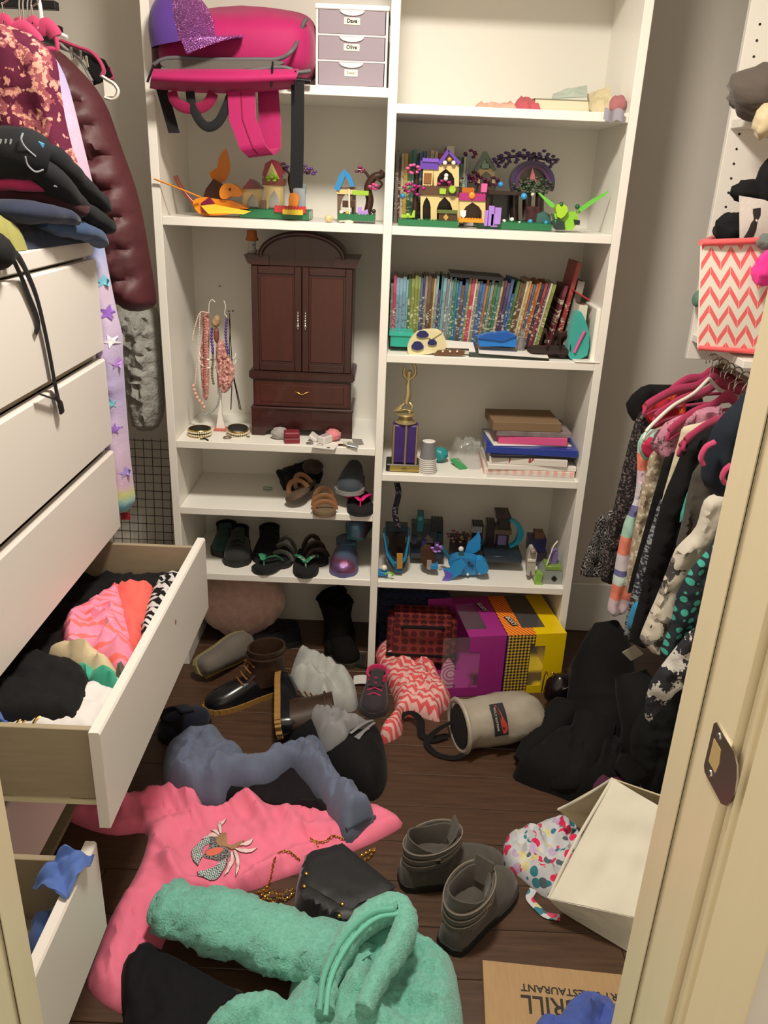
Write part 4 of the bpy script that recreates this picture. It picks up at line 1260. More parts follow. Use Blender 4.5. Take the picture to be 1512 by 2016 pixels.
_, D4 = drawer_heap('coral_top', 'bright coral top tucked beside the striped pink shirt', 'top', [(225, 1135), (262, 1125), (300, 1130), (298, 1160), (285, 1195), (275, 1230), (262, 1262), (250, 1255), (235, 1190)], M_CORAL, .10, 4.1, base=D1, zz=.65)
_, D5 = drawer_heap('striped_shirt', 'pink shirt with coral stripes spread over the drawer', 'shirt', [(118, 1195), (135, 1175), (175, 1155), (215, 1128), (232, 1122), (245, 1170), (262, 1250), (262, 1262), (238, 1282), (210, 1270), (170, 1252), (125, 1245)], M_PSTRIPE, .105, 5.2, base=D1, wr=.008, zz=.66, ridges_px=[([(180, 1190), (205, 1205), (215, 1240)], .008, .014), ([(215, 1180), (225, 1220), (232, 1255)], .008, .012), ([(140, 1180), (140, 1215), (130, 1240)], .010, .012)])
_, D6 = drawer_heap('beige_shirt', 'beige cotton shirt bunched in the middle of the drawer', 'shirt', [(85, 1262), (110, 1248), (150, 1246), (195, 1255), (225, 1278), (232, 1300), (215, 1305), (180, 1300), (160, 1285), (130, 1275)], M_BEIGE, .105, 6.2, base=D1, zz=.66, ridges_px=[([(120, 1260), (170, 1265), (205, 1290)], .008, .012)])
_, D7 = drawer_heap('green_shirt', 'jade green shirt curled beside the black sweater', 'shirt', [(145, 1280), (165, 1273), (190, 1290), (205, 1310), (228, 1315), (236, 1330), (215, 1330), (185, 1322), (165, 1310)], M_GREENT, .105, 7.3, base=D2, zz=.66, edge=.02)
_, D8 = drawer_heap('black_sweater', 'fuzzy black sweater folded at the near end of the drawer', 'sweater', [(-60, 1330), (0, 1310), (40, 1270), (80, 1262), (120, 1270), (165, 1290), (176, 1310), (172, 1345), (150, 1388), (90, 1392), (20, 1392), (-60, 1392)], M_BLACKF, .128, 8.4, base=D1, zz=.67, edge=.04, wr=.004)
_, D9 = drawer_heap('khaki_cloth', 'khaki scrap of cloth by the drawer front', 'cloth', [(222, 1300), (240, 1288), (250, 1290), (245, 1310), (236, 1325), (224, 1312)], M_KHAKI, .11, 9.1, zz=.65, edge=.015)
drawer_heap('blue_sock', 'small blue sock at the near end of the drawer', 'sock', [(-30, 1375), (0, 1372), (16, 1385), (18, 1395), (0, 1398), (-30, 1396)], M_BLUEC, .13, 9.9, zz=.68, edge=.015, wr=.002)
# gold foil squiggles printed on the white shirt
wo = [o for o in bpy.data.objects if o.name.startswith("t_shirt") and 'gold foil' in o.get('label', '')][0]
for pl in ([(30, 1415), (40, 1408), (55, 1402), (75, 1398)], [(36, 1420), (48, 1410), (66, 1405), (92, 1396)], [(58, 1421), (70, 1412), (85, 1404), (100, 1402)]):
 pts = []
 for u, v in pl:
  q = P(u, v, z=.645)
  pts.append((q[0], q[1], float(D2.top(np.array([q[0]]), np.array([q[1]]))[0]) + .001))
 MB().tube(spline(pts, 6), .003, 6, flat=.3).build('foil_print', M_GOLD, wo, 60, world=True)
# small mark on the drawer front
# low drawer: blue t-shirt hanging over its front
B4 = .468 - .150
hb = Heap(FL([(40, 1790), (60, 1770), (85, 1760), (110, 1745), (125, 1755), (130, 1790), (110, 1830), (70, 1845), (40, 1840)], .42), h=.085, edge=.03, z0=B4, wr=.014, wsc=14, seed=6.6)
mb = hb.mesh(.010)
a = np.array(mb.v)
a[:, 0] = np.clip(a[:, 0], -1, CX + .187 - .022)
a[:, 1] = np.clip(a[:, 1], -1.56, -1.256 - .04)
c = a.mean(0); c[2] = a[:, 2].min()
bt = thing('t_shirt', 'cornflower blue t-shirt spilling over the edge of the low drawer', 't-shirt', tuple(c))
mb.v = [tuple(p - c) for p in a]
mb.build('body', M_BLUEC, bt, 60)
def low(u, v, z):
 return np.array(P(u, v, z=z))
def drape(u, v):
 A_, B_, C_, D_ = low(66, 1748, .45), low(122, 1676, .50), low(186, 1690, .475), low(130, 1772, .472)
 p = (A_ * (1 - u) + B_ * u) * (1 - v) + (D_ * (1 - u) + C_ * u) * v
 return p + np.array([0, 0, .014 * abs(math.sin(u * 4 + v * 3)) + .010 * mnoise.noise((u * 4, v * 4, 2.0))])
MB().sheet(drape, 22, 22, .004).build('hem', M_BLUEC, bt, 60, world=True)
# ================================================================== right wall closet unit: drilled end panel, shelf, lower shelf
ru = thing('wall_closet_unit', 'white drilled closet panel with shelves fixed to the right wall', 'closet unit', (.852, -.05, 1.109))
Z0 = 1.109
MB().box(0, .346, 0, .018, 0, 1.3, .001).build('end_panel', M_MEL, ru)
MB().box(.004, .346, -1.40, -.001, 1.713 - Z0 - .02, 1.713 - Z0, .001).build('shelf', M_MEL, ru)
MB().box(.004, .346, -.36, -.001, 1.160 - Z0, 1.178 - Z0, .001).build('shelf', M_MEL, ru)
M_HOLE = mat('drill_hole', '1f1b18', .9)
for k in range(17):
 z = 1.44 - Z0 + (k - 2) * .0345
 for xx in (.030,):
  MB().lathe([(0, 0), (.0031, 0), (.0031, .0012), (0, .0012)], 12, M=Matrix.Translation((xx, .0005, z)) @ Matrix.Rotation(R(90), 4, 'X')).build('peg_hole', M_HOLE, ru)
rr_ = thing('clothes_rod', 'grey metal closet rod under the lower shelf on the right', 'clothes rod', (.955, -.05, 1.09))
MB().tube([(0, 0, 0), (0, -1.40, 0)], .011, 14).build('rod', M_CHROME, rr_)
MB().lathe([(0, 0), (.022, 0), (.022, .006), (0, .006)], 16, M=Matrix.Translation((0, -.001, 0)) @ Matrix.Rotation(R(90), 4, 'X')).build('end_socket', M_CHROME, rr_)
# chevron fabric bin on the lower shelf
M_CHEV = chevron('coral_white_chevron', 'e9e2d6', 'ee6f72', 'UV', .178, .15, .215, duty=.42, line=True)
cbx = thing('fabric_bin', 'coral and white chevron fabric bin on the lower right shelf', 'storage bin', tuple(P(1430, 692, y=-.36)))
yb = -.36
a0, a1 = np.array(P(1381, 478, y=yb)), np.array(P(1560, 470, y=yb))
b0, b1 = np.array(P(1374, 684, y=yb)), np.array(P(1540, 694, y=yb))
def face(u, v):
 p = (b0 * (1 - u) + b1 * u) * (1 - v) + (a0 * (1 - u) + a1 * u) * v
 return p + np.array([0, -.010 * math.sin(math.pi * u) * math.sin(math.pi * v), 0])
MB().sheet(face, 16, 16, .004).build('front_panel', M_CHEV, cbx, 60, world=True)
bk = np.array([.125, .27, 0])
MB().sheet(lambda u, v: (b0 * (1 - v) + a0 * v) * (1 - u) + ((b0 * (1 - v) + a0 * v) + bk) * u, 8, 12, .004).build('side_panel', M_CHEV, cbx, 60, world=True)
MB().sheet(lambda u, v: (b1 * (1 - v) + a1 * v) * (1 - u) + ((b1 * (1 - v) + a1 * v) + bk) * u, 8, 12, .004).build('side_panel', M_CHEV, cbx, 60, world=True)
MB().sheet(lambda u, v: (b0 * (1 - u) + b1 * u) * (1 - v) + (a0 * (1 - u) + a1 * u) * v + bk, 8, 8, .004).build('back_panel', M_CHEV, cbx, 60, world=True)
MB().sheet(lambda u, v: (b0 * (1 - u) + b1 * u) + bk * v, 6, 6, .004).build('base', M_CHEV, cbx, 60, world=True)
M_CORALT = cloth_mat('coral_binding', 'ee6467', .05)
for q0, q1, r_ in ((a0, a1, .0075), (b0, b1, .006)):
 MB().tube([tuple(q0 + np.array([0, -.003, 0])), tuple(q0 * .7 + q1 * .3 + np.array([0, -.010, 0])), tuple(q0 * .3 + q1 * .7 + np.array([0, -.010, 0])), tuple(q1 + np.array([0, -.003, 0]))], r_, 8).build('binding', M_CORALT, cbx, 60, world=True)
MB().tube([tuple(a0), tuple(a0 + bk)], .0065, 8).build('binding', M_CORALT, cbx, 60, world=True)
# things in and around the bin
def blob(name, label, cat, c, r, mt, amp=.18, sc=2.2, seed=0.0, group=None, nu=22, nv=16, rot=(0, 0, 0)):
 mb = MB().ball((0, 0, 0), r, nu, nv, fn=lambda d: 1 + amp * mnoise.fractal(d * sc + Vector((seed, seed, 0)), 1.0, 2.0, 3))
 return one(name, mb, mt, label, cat, group, tuple(c), rot, 60)
crd = thing('sign_card', 'white card with a black curved bracket mark standing in the chevron bin', 'card', tuple(P(1480, 440, y=-.30)))
q = [np.array(p) for p in PY([(1456, 472), (1520, 480), (1520, 396), (1455, 385)], -.30)]
MB().sheet(quad(*q, .004, 0), 6, 6, .0015).build('card', mat('white_card', 'dcd4ce', .7), crd, 0, world=True)
MB().tube(spline(PY([(1490, 410), (1489, 430), (1480, 455), (1470, 472)], -.304), 6), .009, 6, flat=.08, up=(0, -1, 0)).build('mark', M_INK, crd, 60, world=True)
blob('gray_cap', 'dark grey cloth cap stuffed at the side of the chevron bin', 'cap', P(1443, 450, y=-.22), (.045, .04, .038), M_NAVYF, seed=1)
blob('black_sandal', 'black padded strap lying on top of the white card', 'strap', P(1478, 378, y=-.26), (.045, .03, .026), M_BLACKF, .25, seed=2)
blob('black_bag', 'black nylon pouch hanging beside the white card', 'pouch', P(1515, 360, y=-.28), (.030, .03, .05), M_NAVYF, .2, seed=3)
blob('teal_ball', 'small green cloth tucked behind the chevron bin', 'cloth', P(1374, 588, y=-.08), (.014, .02, .022), cloth_mat('sage_green', '5f8273', .1), .15, seed=4)
blob('pink_pom', 'hot pink cloth dangling over the chevron bin edge', 'cloth', P(1508, 530, y=-.40), (.028, .02, .038), cloth_mat('hot_pink_cloth', 'ea3a94', .1), .25, seed=5)
blob('grey_scarf', 'grey knit scarf end on the chevron bin rim', 'scarf', P(1510, 475, y=-.39), (.02, .02, .018), cloth_mat('grey_knit', '6d7470', .15), .25, seed=6)
sweat_z = 1.7135
blob('brown_hat', 'brown grey knit hat slumped on the upper right shelf', 'hat', np.array(P(1505, 182, y=-.25)), (.085, .07, .055), cloth_mat('brown_knit', '5b524b', .12, fine=200, bump=.6), .22, 1.6, seed=7)
blob('tan_mitten', 'tan mitten hanging over the edge of the upper right shelf', 'mitten', np.array(P(1508, 238, y=-.32)), (.026, .03, .036), M_BEIGE, .2, seed=8)
# ------------------------------------------------------------------ clothes along the right rod
RX, RZ_ = .955, 1.09
M_GREYFUR = cloth_mat('dark_fleck_dress', '2c2527', .1)
M_FLECK = mat('black_fleck_print', '241f21', .9, fn=lambda nt: (lambda co: {'color': nt.mix(nt.m('GREATER_THAN', nt.noise(co, 150, 3), .56), srgb('1d191b'), srgb('6f605f'))})(nt.coord('Object')))
M_ROSE = mat('rose_line_print', '1a181a', .9, fn=lambda nt: (lambda co: {'color': nt.mix(nt.m('GREATER_THAN', nt.m('SINE', nt.m('MULTIPLY', nt.voro(nt.mix(.08, co, nt.noise(co, 30, 2, col=True)), 20), 46)), .62), srgb('171517'), srgb('8d8a86'))})(nt.coord('Object')))
M_PASTEL = stripes('pastel_band_dress', [(0, 'd8cfd6'), (.12, 'eb8d78'), (.26, 'a9cfc0'), (.42, '6a6797'), (.50, 'd8d3d6'), (.66, 'dcc3cc'), (.76, 'ee8b74'), (.88, 'cfe0d8'), (.95, '6e6fa3')], 'Object', 2, .40)
M_LACE = mat('cream_lace', 'c9bda6', .9, fn=lambda nt: (lambda co: {'color': nt.mix(nt.m('GREATER_THAN', nt.noise(co, 90, 4), .55), srgb('a8987f'), srgb('d4cab6'))})(nt.coord('Object')))
M_ZEB2 = mat('grey_wave_print', '55585c', .85, fn=lambda nt: (lambda co: {'color': nt.mix(nt.m('GREATER_THAN', nt.noise(nt.mapv(co, (1, 1, 2.5)), 70, 3), .52), srgb('23262c'), srgb('8a8f94'))})(nt.coord('Object')))
M_PINKPR = print_mat('pink_paisley', 'b97f93', 'c99aa6', '6d5560', 40, .6)
M_CREAMK = cloth_mat('cream_knit', 'cfc4aa', .06)
M_ROSESH = print_mat('white_grey_rose_shirt', 'cfc6b6', '4a4646', '8d8680', 13, .60)
M_DOTS = mat('teal_dot_print', '1f2a32', .8, fn=lambda nt: (lambda co: {'color': nt.mix(nt.m('LESS_THAN', nt.voro(nt.mapv(co, (1, .01, 1)), 42, rnd=.35), .36), srgb('1c2730'), srgb('3fa695'))})(nt.coord('Object')))
M_KNITBW = mat('black_white_fair_isle', 'c9c6c0', .9, fn=lambda nt: (lambda co: {'color': nt.mix(nt.m('GREATER_THAN', nt.m('ADD', nt.noise(nt.mapv(co, (1, 1, 1)), 30, 4, .7), nt.m('MULTIPLY', nt.m('SINE', nt.m('MULTIPLY', nt.xyz(co)[2], 70)), .10)), .50), srgb('23232a'), srgb('c8c5bf')), 'normal': nt.bump(nt.noise(co, 250, 2), .7, .002)})(nt.coord('Object')))
M_NAVYJ = cloth_mat('navy_jacket', '18202b', .2, sheen=.05)
M_WHITESH = cloth_mat('off_white_shirt', 'c9c2b4', .06)
M_DGREEN = cloth_mat('blackish_green', '0f1314', .15, sheen=.03)
M_REDC = cloth_mat('raspberry_cloth', 'c02650', .1)
M_MINT = cloth_mat('mint_cloth', 'a3d3c4', .06)
M_TEALC = cloth_mat('teal_cloth', '3fa79a', .06)
def hung(name, label, cat, px, y, mt, seed, h=.012, fold=.012, fsc=70, res=.009, group=None, edge=.010, wr=.006):
 return vheap(name, label, cat, px, y, mt, h=h, edge=edge, res=res, wr=wr, seed=seed, fold=fold, fsc=fsc, back=.008, group=group)
hung('black_jacket', 'black quilted jacket at the far end of the right rod', 'jacket', [(1232, 795), (1262, 762), (1300, 757), (1380, 770), (1380, 860), (1320, 880), (1255, 832), (1244, 826)], -.10, M_BLACKF, 1.0)
hung('rose_skirt', 'black skirt with pale rose outlines hanging lowest beside the bookcase', 'skirt', [(1180, 1015), (1230, 1000), (1260, 1020), (1250, 1120), (1180, 1135), (1142, 1130), (1155, 1085), (1170, 1045)], -.09, M_ROSE, 1.6)
hung('black_dress', 'long black dress with pale flecks', 'dress', [(1258, 815), (1290, 800), (1330, 840), (1340, 1000), (1300, 1140), (1200, 1150), (1182, 1130), (1192, 1080), (1208, 1000), (1226, 920), (1244, 850)], -.13, M_FLECK, 2.1)
hung('orange_top', 'orange and red mesh top near the far magenta hangers', 'top', [(1264, 800), (1290, 780), (1340, 770), (1350, 820), (1300, 845), (1275, 830)], -.17, print_mat('red_orange_mesh', 'c02f3c', 'd8552e', 'e07a3a', 30, .6), 2.6)
hung('striped_dress', 'pastel dress with coral, mint and violet bands', 'dress', [(1256, 868), (1280, 860), (1330, 880), (1320, 1000), (1280, 1120), (1230, 1207), (1196, 1206), (1202, 1168), (1213, 1100), (1228, 1030), (1248, 985), (1254, 930)], -.20, M_PASTEL, 3.2)
hung('mint_top', 'mint and raspberry top under the white hanger tip', 'top', [(1256, 870), (1274, 846), (1300, 850), (1320, 880), (1290, 900), (1272, 906), (1262, 898)], -.245, M_MINT, 3.5, h=.012)
hung('raspberry_top', 'raspberry scarf knotted below the white hanger tip', 'scarf', [(1262, 880), (1272, 862), (1290, 862), (1300, 880), (1284, 900), (1270, 898)], -.262, M_REDC, 3.7, h=.014)
hung('lace_dress', 'cream lace dress between the pastel and black dresses', 'dress', [(1284, 880), (1310, 870), (1340, 890), (1320, 1000), (1280, 1100), (1246, 1160), (1232, 1162), (1240, 1090), (1256, 1000), (1270, 940)], -.27, M_LACE, 4.1)
hung('paisley_blouse', 'pink paisley blouse with a dark lace collar on a velvet hanger', 'blouse', [(1280, 872), (1310, 832), (1360, 812), (1420, 800), (1420, 860), (1350, 900), (1310, 905), (1292, 892)], -.31, M_PINKPR, 4.6)
hung('black_lace_dress', 'black dress with fine dots beside the cream lace', 'dress', [(1310, 900), (1340, 890), (1370, 900), (1340, 1030), (1300, 1120), (1244, 1165), (1238, 1155), (1258, 1080), (1284, 985), (1300, 930)], -.33, M_BLACKF, 5.0)
hung('cream_cardigan', 'cream knit cardigan over a magenta hanger', 'cardigan', [(1338, 860), (1346, 840), (1380, 832), (1432, 815), (1440, 850), (1390, 880), (1352, 940), (1320, 985), (1300, 1000), (1318, 930)], -.37, M_CREAMK, 5.5)
hung('print_dress', 'grey wave print dress with a bright blue hem', 'dress', [(1300, 985), (1325, 985), (1330, 1080), (1290, 1200), (1250, 1248), (1228, 1252), (1232, 1220), (1248, 1150), (1268, 1080), (1288, 1020)], -.39, M_ZEB2, 6.0)
hung('blue_hem', 'bright blue patterned dress hem beside the black dress', 'dress', [(1246, 1190), (1262, 1186), (1262, 1225), (1245, 1240), (1234, 1228)], -.41, cloth_mat('azure_cloth', '2e86b4', .3), 6.2, h=.012)
hung('black_dress', 'plain black velvet dress wide at the hem', 'dress', [(1340, 895), (1352, 870), (1400, 840), (1440, 840), (1440, 1000), (1400, 1120), (1340, 1260), (1250, 1268), (1240, 1248), (1258, 1180), (1278, 1090), (1302, 990), (1326, 930)], -.44, M_BLACKF, 6.7, h=.024)
hung('teal_camisole', 'teal camisole peeking beside the black velvet dress', 'camisole', [(1360, 955), (1372, 950), (1380, 980), (1362, 1020), (1338, 1028), (1346, 990)], -.475, M_TEALC, 7.1, h=.010)
hung('grey_skirt', 'charcoal and taupe skirt behind the white tied shirt', 'skirt', [(1364, 930), (1400, 900), (1440, 920), (1420, 1080), (1370, 1110), (1330, 1095), (1342, 1030)], -.50, cloth_mat('taupe_charcoal', '4b4640', .2), 7.5)
hung('rose_shirt', 'white shirt with grey roses tied at the waist', 'shirt', [(1400, 1000), (1440, 990), (1440, 1150), (1390, 1220), (1350, 1290), (1300, 1290), (1262, 1265), (1264, 1240), (1290, 1180), (1310, 1130), (1330, 1080), (1360, 1050)], -.54, M_ROSESH, 8.0, h=.022, fold=.010)
hung('white_shirt', 'off-white shirt with a knotted tail hanging from the rod', 'shirt', [(1386, 985), (1410, 972), (1450, 975), (1450, 1040), (1420, 1060), (1370, 1080), (1328, 1092), (1345, 1070), (1364, 1050), (1376, 1020)], -.58, M_WHITESH, 8.5, h=.02, fold=.008)
hung('dotted_skirt', 'dark skirt covered with teal polka dots', 'skirt', [(1420, 1035), (1455, 1020), (1450, 1110), (1420, 1200), (1370, 1270), (1310, 1295), (1300, 1280), (1320, 1230), (1332, 1170), (1360, 1120), (1395, 1080)], -.62, M_DOTS, 9.0)
hung('navy_jacket', 'navy jacket with a curled sleeve on a magenta hanger', 'jacket', [(1400, 850), (1420, 820), (1450, 790), (1500, 760), (1500, 960), (1430, 978), (1398, 968), (1380, 940), (1384, 900)], -.64, M_NAVYJ, 9.5, h=.04, edge=.04)
hung('knit_sweater', 'black and white patterned knit sweater with long points', 'sweater', [(1360, 1240), (1400, 1220), (1420, 1180), (1440, 1200), (1420, 1300), (1350, 1340), (1310, 1380), (1278, 1420), (1268, 1395), (1282, 1340), (1310, 1300)], -.66, M_KNITBW, 9.9, h=.02)
hung('dark_trousers', 'blackish green trousers hanging low by the doorway', 'trousers', [(1320, 1340), (1370, 1290), (1400, 1300), (1400, 1500), (1340, 1600), (1280, 1580), (1250, 1520), (1240, 1450), (1262, 1400)], -.56, M_DGREEN, 10.4, h=.04, edge=.04)
# hangers
def rhanger(label, tp, lp, y0, y1, mt, r=.006, flat=2.2, group='velvet hangers', name='velvet_hanger'):
 T, Lp = P(*tp, y=y0), P(*lp, y=y1)
 Rp = (2 * T[0] - Lp[0], 2 * T[1] - Lp[1], Lp[2])
 return hanger(name, label, T, Lp, Rp, mt, M_STEEL, group, r, flat, bar=True)
rhanger('magenta velvet hanger at the end of the right rod by the drilled panel', (1400, 730), (1322, 770), -.11, -.15, M_VELVET)
rhanger('magenta velvet hanger holding the orange mesh top', (1402, 742), (1272, 800), -.14, -.24, M_VELVET)
rhanger('magenta velvet hanger behind the white plastic hanger', (1416, 752), (1290, 822), -.17, -.28, M_VELVET)
rhanger('white plastic hanger with a blue size ring on the right rod', (1396, 745), (1272, 850), -.22, -.34, M_WPLASTIC, .0042, 1.3, None, 'white_hanger')
rhanger('magenta velvet hanger above the pink paisley top', (1432, 775), (1318, 850), -.26, -.34, M_VELVET)
rhanger('magenta velvet hanger beside the cream cardigan', (1450, 800), (1340, 880), -.30, -.40, M_VELVET)
rhanger('magenta velvet hanger over the black velvet dress', (1470, 800), (1350, 868), -.36, -.45, M_VELVET)
# curled velvet shoulder ends between the dark garments
for lb, pts, yy in (('magenta velvet hanger end curled beside the navy jacket', [(1408, 870), (1390, 880), (1380, 900), (1384, 915)], -.69), ('magenta velvet hanger end low beside the door jamb', [(1440, 915), (1428, 925), (1422, 940), (1428, 952)], -.70)):
 p0 = P(*pts[0], y=yy)
 one('velvet_hanger', MB().tube(spline([tuple(np.array(q) - p0) for q in PY(pts, yy)], 5), .008, 8, flat=.7), M_VELVET, lb, 'hanger', 'velvet hangers', tuple(p0))
for k in range(9):
 yy = -.10 - .055 * k
 one('wire_hook', MB().tube(spline([(0, 0, -.04), (0, 0, 0), (.012, 0, .014), (.016, 0, .030), (.004, 0, .044), (-.012, 0, .038), (-.016, 0, .026)], 4), .0016, 6), M_STEEL, 'thin steel hanger hook on the grey right rod', 'hook', 'steel hooks of the right hangers', (RX, yy, RZ_ - .022))
# ------------------------------------------------------------------ dark heaps below the right rod
def coat_rings(path, rads, n=24):
 pts = spline(path, 6)
 r = [np.interp(i / (len(pts) - 1), np.linspace(0, 1, len(rads)), rads) for i in range(len(pts))]
 return pts, r
M_COAT = cloth_mat('black_wool_coat', '0c0b0b', .2, sheen=.03)
bc = thing('wool_coat', 'long black coat heaped on the floor against the right clothes', 'coat', (.66, -.36, 0))
pts, r_ = coat_rings([tuple(P(u, v, y=y)) for u, v, y in ((1195, 1225, -.16), (1190, 1290, -.22), (1195, 1370, -.28), (1200, 1440, -.36), (1190, 1500, -.44))], [.04, .09, .11, .11, .07])
mb = MB().tube(pts, r_, 26, flat=.7, up=(0, -1, 0))
bumpy(mb, .022, 9, 4.0); bumpy(mb, .006, 34, 7.0)
mb.v = [(x, y, max(z, .004)) for x, y, z in mb.v]
mb.build('body', M_COAT, bc, 60, world=True)
for path, rads in (([(1120, 1390, .10), (1085, 1430, .07), (1050, 1470, .045), (1020, 1500, .025)], [.05, .045, .04, .02]), ([(1170, 1420, .12), (1150, 1480, .08), (1120, 1530, .04), (1080, 1540, .02)], [.06, .06, .05, .02]), ([(1240, 1330, .30), (1270, 1400, .24), (1270, 1480, .14), (1230, 1530, .06)], [.05, .07, .07, .04])):
 pts, r_ = coat_rings([tuple(P(u, v, z=z)) for u, v, z in path], rads)
 mb = MB().tube(pts, r_, 20, flat=.75, up=(0, 0, 1))
 bumpy(mb, .012, 14, 5.0)
 mb.v = [(x, y, max(z, .003)) for x, y, z in mb.v]
 mb.build('sleeve', M_COAT, bc, 60, world=True)
hh = Heap(FL([(1012, 1500), (1050, 1465), (1090, 1425), (1130, 1380), (1180, 1360), (1260, 1380), (1300, 1450), (1285, 1530), (1200, 1545), (1140, 1552), (1090, 1535), (1050, 1522)], .05), h=.10, edge=.09, wr=.02, wsc=7, seed=4.4)
hh.mesh(.012).build('hem', M_COAT, bc, 60, world=True)
p = P(1242, 1278, y=-.36)
MB().obox((p[0], p[1] - .02, p[2]), (.042, .002, .042), (.25, R(43), .1), .0006).build('care_tag', mat('white_tag', 'b9b2a2', .7), bc, world=True)
heap_thing('scarf', 'plum scarf with pale blue flowers on the floor behind the canvas bin', 'scarf', [(1150, 1535), (1175, 1510), (1230, 1478), (1265, 1475), (1290, 1500), (1290, 1560), (1230, 1565), (1170, 1560)], M_PURPFLOW, zt=.04, h=.06, edge=.04, wr=.01, seed=7.2)
# coat of the wicker and dried flower behind the bookcase side
bsk = thing('cardboard_box', 'brown cardboard box on the floor between the bookcase and the right clothes', 'cardboard box', tuple(P(1165, 1215, z=0)[:2]) + (0,))
MB().box(-.045, .12, .02, .20, 0, .135, .002).build('body', mat('brown_card', '7a5738', .8), bsk)
yy = float(bsk.location.y) + .05
hook_pts = [tuple(P(u, v, y=yy) - np.array(bsk.location)) for u, v in ((1150, 1182), (1152, 1160), (1162, 1138), (1178, 1124), (1195, 1126), (1203, 1138))]
one('cane_handle', MB().tube(spline(hook_pts, 6), .0042, 8), mat('cream_cord', 'c9c0a8', .6), 'curved cream handle rising from the brown cardboard box', 'handle', None, tuple(bsk.location))
# black patent bag with gold trim next to the grey sack
pb = thing('patent_bag', 'small black patent bag with gold trim beside the grey sack', 'bag', tuple(P(1098, 1400, z=0)[:2]) + (0,))
mb = MB().ball((0, 0, .075), (.052, .04, .062), 20, 14, fn=lambda d: 1 + .12 * mnoise.noise(d * 2.5))
mb.build('body', mat('black_patent', '171012', .22), pb, 60)
b0_ = np.array(pb.location)
MB().tube(spline([tuple(np.array(P(u, v, y=b0_[1] - .03)) - b0_) for u, v in ((1066, 1362), (1070, 1340), (1075, 1322), (1080, 1330), (1088, 1324), (1092, 1330))], 5), .0022, 6).build('trim', M_GOLD, pb, 60)
MB().tube([tuple(np.array(P(u, v, y=b0_[1] - .045)) - b0_) for u, v in ((1108, 1358), (1124, 1352))], .003, 6).build('clasp', M_STEEL, pb, 60)
bkl = P(1105, 1490, z=.03)
one('shoe_buckle', MB().obox((0, 0, 0), (.03, .012, .008), (0, .1, .4), .002).obox((.03, .006, .004), (.012, .010, .006), (0, 0, .2), .001), M_BLACKM, 'small black buckle lying on the floor by the coat sleeve', 'buckle', None, tuple(bkl - np.array([0, 0, .024])))
# ------------------------------------------------------------------ grey stuff sack with its tag
s0, s1 = np.array(P(925, 1425, z=.075)), np.array(P(1062, 1402, z=.075))
dv = s1 - s0
Ls = np.linalg.norm(dv)
sk = thing('stuff_sack', 'light grey nylon stuff sack with a black and red tag', 'sack', (float(s0[0]), float(s0[1]), 0), math.atan2(dv[1], dv[0]))
M_NYLON = mat('silver_nylon', 'a39b8d', .42, fn=lambda nt: {'color': nt.mix(nt.noise(nt.coord('Object'), 14, 4), srgb('8f877a'), srgb('b3a99a')), 'normal': nt.bump(nt.noise(nt.coord('Object'), 45, 4), .35, .004)})
st_ = [(-.035, .070, 0), (-.028, .082, 0), (-.01, .076, 0), (0, .074, 0), (.04, .075, 0), (.10, .077, 0), (.15, .076, 0), (.19, .070, 0), (.215, .055, 0), (.230, .034, 0), (.238, .014, 0)]
rings = []
for x_, r_, _z in st_:
 rings.append([(x_, r_ * math.cos(a) * (1 + .05 * math.sin(5 * a + x_ * 30)), .074 + r_ * .95 * math.sin(a) * (1 + .05 * math.sin(6 * a + x_ * 22))) for a in np.linspace(0, 2 * math.pi, 37)[:-1]])
mb = MB().rings(rings)
bumpy(mb, .006, 24, 3.0); bumpy(mb, .003, 60, 5.0)
mb.v = [(a, b, max(c, .002)) for a, b, c in mb.v]
mb.build('body', M_NYLON, sk, 60)
ring = [(-.032, .078 * math.cos(a), .074 + .074 * math.sin(a)) for a in np.linspace(0, 2 * math.pi, 33)[:-1]]
MB().tube(ring, .009, 8, closed=True, flat=.8).build('hem', M_NYLON, sk, 60)
MB().prism([(.066 * math.cos(a), .064 * math.sin(a)) for a in np.linspace(0, 2 * math.pi, 25)[:-1]], -.003, .003, M=Matrix.Translation((-.034, 0, .074)) @ Matrix.Rotation(R(90), 4, 'Y')).build('base', M_BLACKF, sk)
# tag wraps the side facing the doorway
def tagpt(a, xx, dr=.004):
 return (xx, -(.079 + dr) * math.cos(a), .074 + (.079 + dr) * math.sin(a))
def tagf(u, v):
 a = R(70) - R(62) * v
 return tagpt(a, .040 + .042 * u, .008)
MB().sheet(tagf, 6, 10, .0015).build('tag', mat('black_label', '191a1c', .6), sk, 60)
flame = [(.30, .10), (.42, .05), (.50, .16), (.62, .30), (.68, .42), (.80, .55), (.94, .70), (.92, .86), (.78, .94), (.60, .92), (.52, .78), (.48, .62), (.50, .45), (.42, .30), (.28, .18)]
mb = MB()
fp = [tagpt(R(70) - R(62) * v, .040 + .042 * u, .0098) for u, v in spline(flame, 3, True)]
cc = tagpt(R(70) - R(62) * .6, .040 + .042 * .62, .0102)
mb.add([cc] + fp, [(0, i + 1, (i + 1) % len(fp) + 1) for i in range(len(fp))])
mb.build('logo', mat('red_logo', 'a8322c', .6), sk, 60)
tM = Matrix.Translation(tagpt(R(40), .0475, .0115)) @ Matrix(((0, 1, 0), (-math.sin(R(40)), 0, -math.cos(R(40))), (-math.cos(R(40)), 0, math.sin(R(40))))).to_4x4()
text_mesh('MOUT ROTTION', .0085, tM, mat('white_print', 'c9c4bc', .7), 'lettering', sk, .0003)
